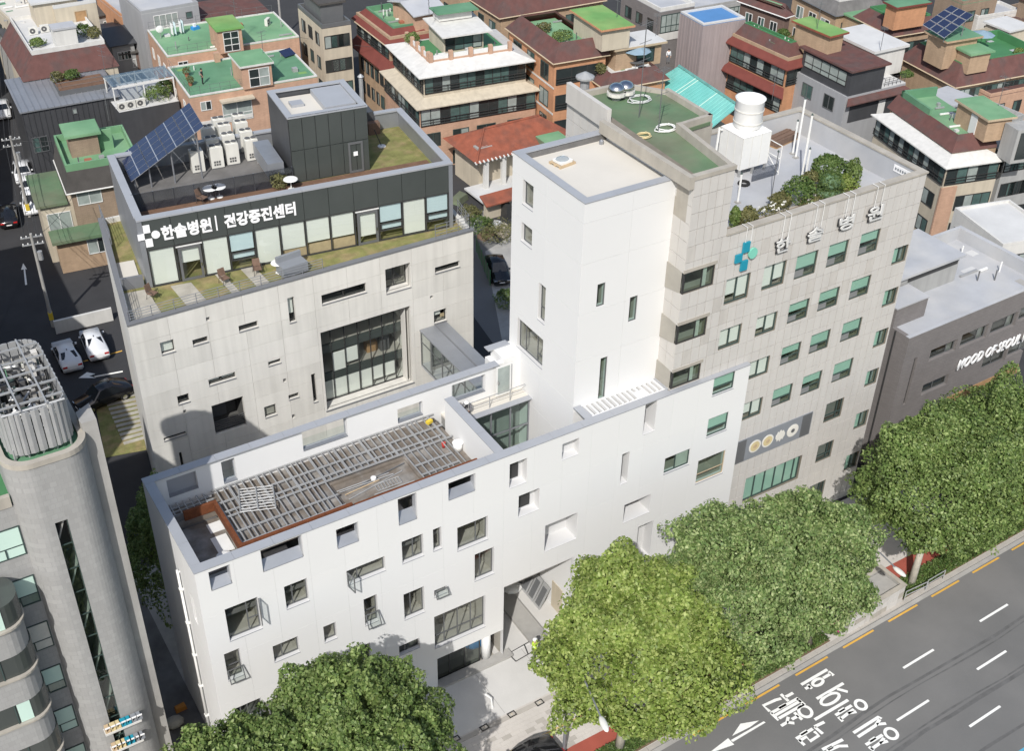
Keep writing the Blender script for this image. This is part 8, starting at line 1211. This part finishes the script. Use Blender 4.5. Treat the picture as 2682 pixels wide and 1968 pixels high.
# solar panel on the right house
A_ = [zat('C', *k, zz) for k, zz in (((1585, 160), 14.6), ((1730, 250), 14.6), ((1925, 95), 16.6), ((1775, 30), 16.6))]; t = Thing('solar_array', 'dark solar array on the hut of the big brown-roofed house', 'solar panel', tuple(A_[0]*0), 0); A_ = [Vector(p) for p in A_]
for i in range(4):
    for j in range(3):
        def Q(a, b): return (A_[0].lerp(A_[1], a)).lerp(A_[3].lerp(A_[2], a), b)
        q = [Q(j/3+.01, i/4+.01), Q((j+1)/3-.01, i/4+.01), Q((j+1)/3-.01, (i+1)/4-.01), Q(j/3+.01, (i+1)/4-.01)]; o = t.add('panel', MB().hexa([tuple(p-Vector((0, 0, .05))) for p in q]+[tuple(p) for p in q]), 'solar_frame'); m_ = sum(q, Vector())/4; t.add('cells', MB().add([tuple(p.lerp(m_, .06)+Vector((0, 0, .012))) for p in q], [(0, 1, 2, 3)]), 'solar', o)
for k in (0, 1, 2, 3): t.add('post', MB().tube([tuple(A_[k].lerp(A_[(k+2) % 4], .15)-Vector((0, 0, .1))), (*A_[k].lerp(A_[(k+2) % 4], .15)[:2], 13.9)], .05, 5), 'steel_gy')
# alley rubble and bits, green fence
for i, (x, y, s, m, lb_) in enumerate(((-1.6, -.5, .5, 'wood_lt', 'tan sack heap nearest the street'), (-.9, .8, .45, 'tarp_blue', 'blue sheet bundle'), (-1.7, 1.8, .4, 'plastic_wh', 'white sack'), (-1.0, 2.6, .5, 'concrete', 'grey cement block pile'), (-1.8, 3.6, .45, 'chair_br', 'brown timber crate'), (-1.0, 4.4, .55, 'wood_lt', 'stack of tan boards'), (-1.6, 5.6, .6, 'paver_old', 'pale sand heap'), (-.9, 6.6, .35, 'flower_or', 'small orange bin'))):
    o = one('rubble_pile', MB().ell((0, 0, s*.5), (s, s*.8, s*.55), 9, 6) if i in (0, 2, 6) else MB().hexa([(-s, -s*.6, 0), (s, -s*.5, 0), (s*.9, s*.6, 0), (-s, s*.5, 0), (-s*.9, -s*.5, s), (s*.9, -s*.5, s*.9), (s*.8, s*.5, s), (-s*.9, s*.5, s*.8)]), m, lb_+' in the dark alley beside the white building', 'rubble', 'rubble in the alley'); o.location = (x, y, .01)
p = Vector(zat('E', 870, 150, 0)); q = Vector(zat('E', 960, 370, 0)); t = Thing('fence', 'green mesh fence along the back lane', 'fence', (0, 0, 0)); t.add('mesh_panel', MB().add([(p.x, p.y, .1), (q.x, q.y, .1), (q.x, q.y, 1.6), (p.x, p.y, 1.6)], [(0, 1, 2, 3)]), 'green_moss'); [t.add('post', MB().tube([(*p.lerp(q, k/5)[:2], 0), (*p.lerp(q, k/5)[:2], 1.7)], .05, 5), 'green_vivid') for k in range(6)]
# debris below the old tiled house
for i, (x, y, w, d, h, m, rz2, lb_) in enumerate(((800, 1420, .9, .5, .4, 'stucco_white', .3, 'broken white slab'), (860, 1460, 1.6, .12, .1, 'plastic_wh', .8, 'long white plank'), (950, 1400, .7, .6, .5, 'concrete', .1, 'grey concrete lump'), (1000, 1470, .8, .5, .35, 'cement_lt', .7, 'pale rubble block'), (930, 1540, .9, .6, .5, 'chair_br', .4, 'rusty crate'), (1050, 1520, .7, .7, .9, 'stucco_cream', .2, 'cream drum-like block'), (1060, 1400, .5, .9, 1.6, 'frame_dk', .1, 'dark broken window frame'), (760, 1310, 1.0, .6, .8, 'green_moss', .5, 'green covered heap'))):
    p = zat('B', x, y, .2); o = one('rubble_heap', MB().hexa([(-w, -d, 0), (w, -d*.9, 0), (w*.9, d, 0), (-w*.95, d*.9, 0), (-w*.8, -d*.8, h), (w*.85, -d*.7, h*.8), (w*.8, d*.8, h), (-w*.9, d*.7, h*.9)]), m, lb_+' in the yard of the old tiled house', 'rubble', 'debris by the old house'); o.location = (p[0], p[1], .01); o.rotation_euler[2] = rz2
# more cables over the lanes
for i, (a, b, lb_) in enumerate((((q1[0], q1[1], 9.0), (9, 62, 8.0), 'wire from the corner pole to the brick house'), ((q2[0], q2[1], 8.6), (14, 74, 8.4), 'wire from the striped pole to the zinc house'), ((q2[0], q2[1], 8.2), (q2[0]-10, q2[1]-6, 9.5), 'wire crossing the left street'), ((q4[0], q4[1], 8.5), (q4[0]+14, q4[1]+6, 9), 'wire at the far end of the left street'), ((q5[0], q5[1], 9.6), (q5[0]+18, q5[1]-3, 10.2), 'wire beyond the washing-line roof, right'), ((q5[0], q5[1], 9.3), (q5[0]-16, q5[1]+2, 9.0), 'wire beyond the washing-line roof, left'), ((q3[0], q3[1], 9.2), (q3[0]-12, q3[1]+14, 9.0), 'wire between clinic roof and red mansard house'), ((q1[0]+.5, q1[1], 8.6), (q2[0]+.9, q2[1], 8.2), 'lowest wire of the left street'))): wire(a, b, .5, lb_)
rail(b5, (.2, .2), (b5.w*.55, .2), 9.7, .9, 7, 'frame_gy', 'roof_rail', 2, .018); rail(b5, (.2, .2), (.2, b5.d-.3), 9.7, .9, 4, 'frame_gy', 'roof_rail', 2, .018); rail(b4, (.2, .2), (b4.w*.45, .2), 9.7, .9, 6, 'frame_gy', 'roof_rail', 2, .018); rail(b4, (.2, b4.d-.2), (b4.w-.3, b4.d-.2), 9.7, .9, 8, 'frame_gy', 'roof_rail', 2, .018)
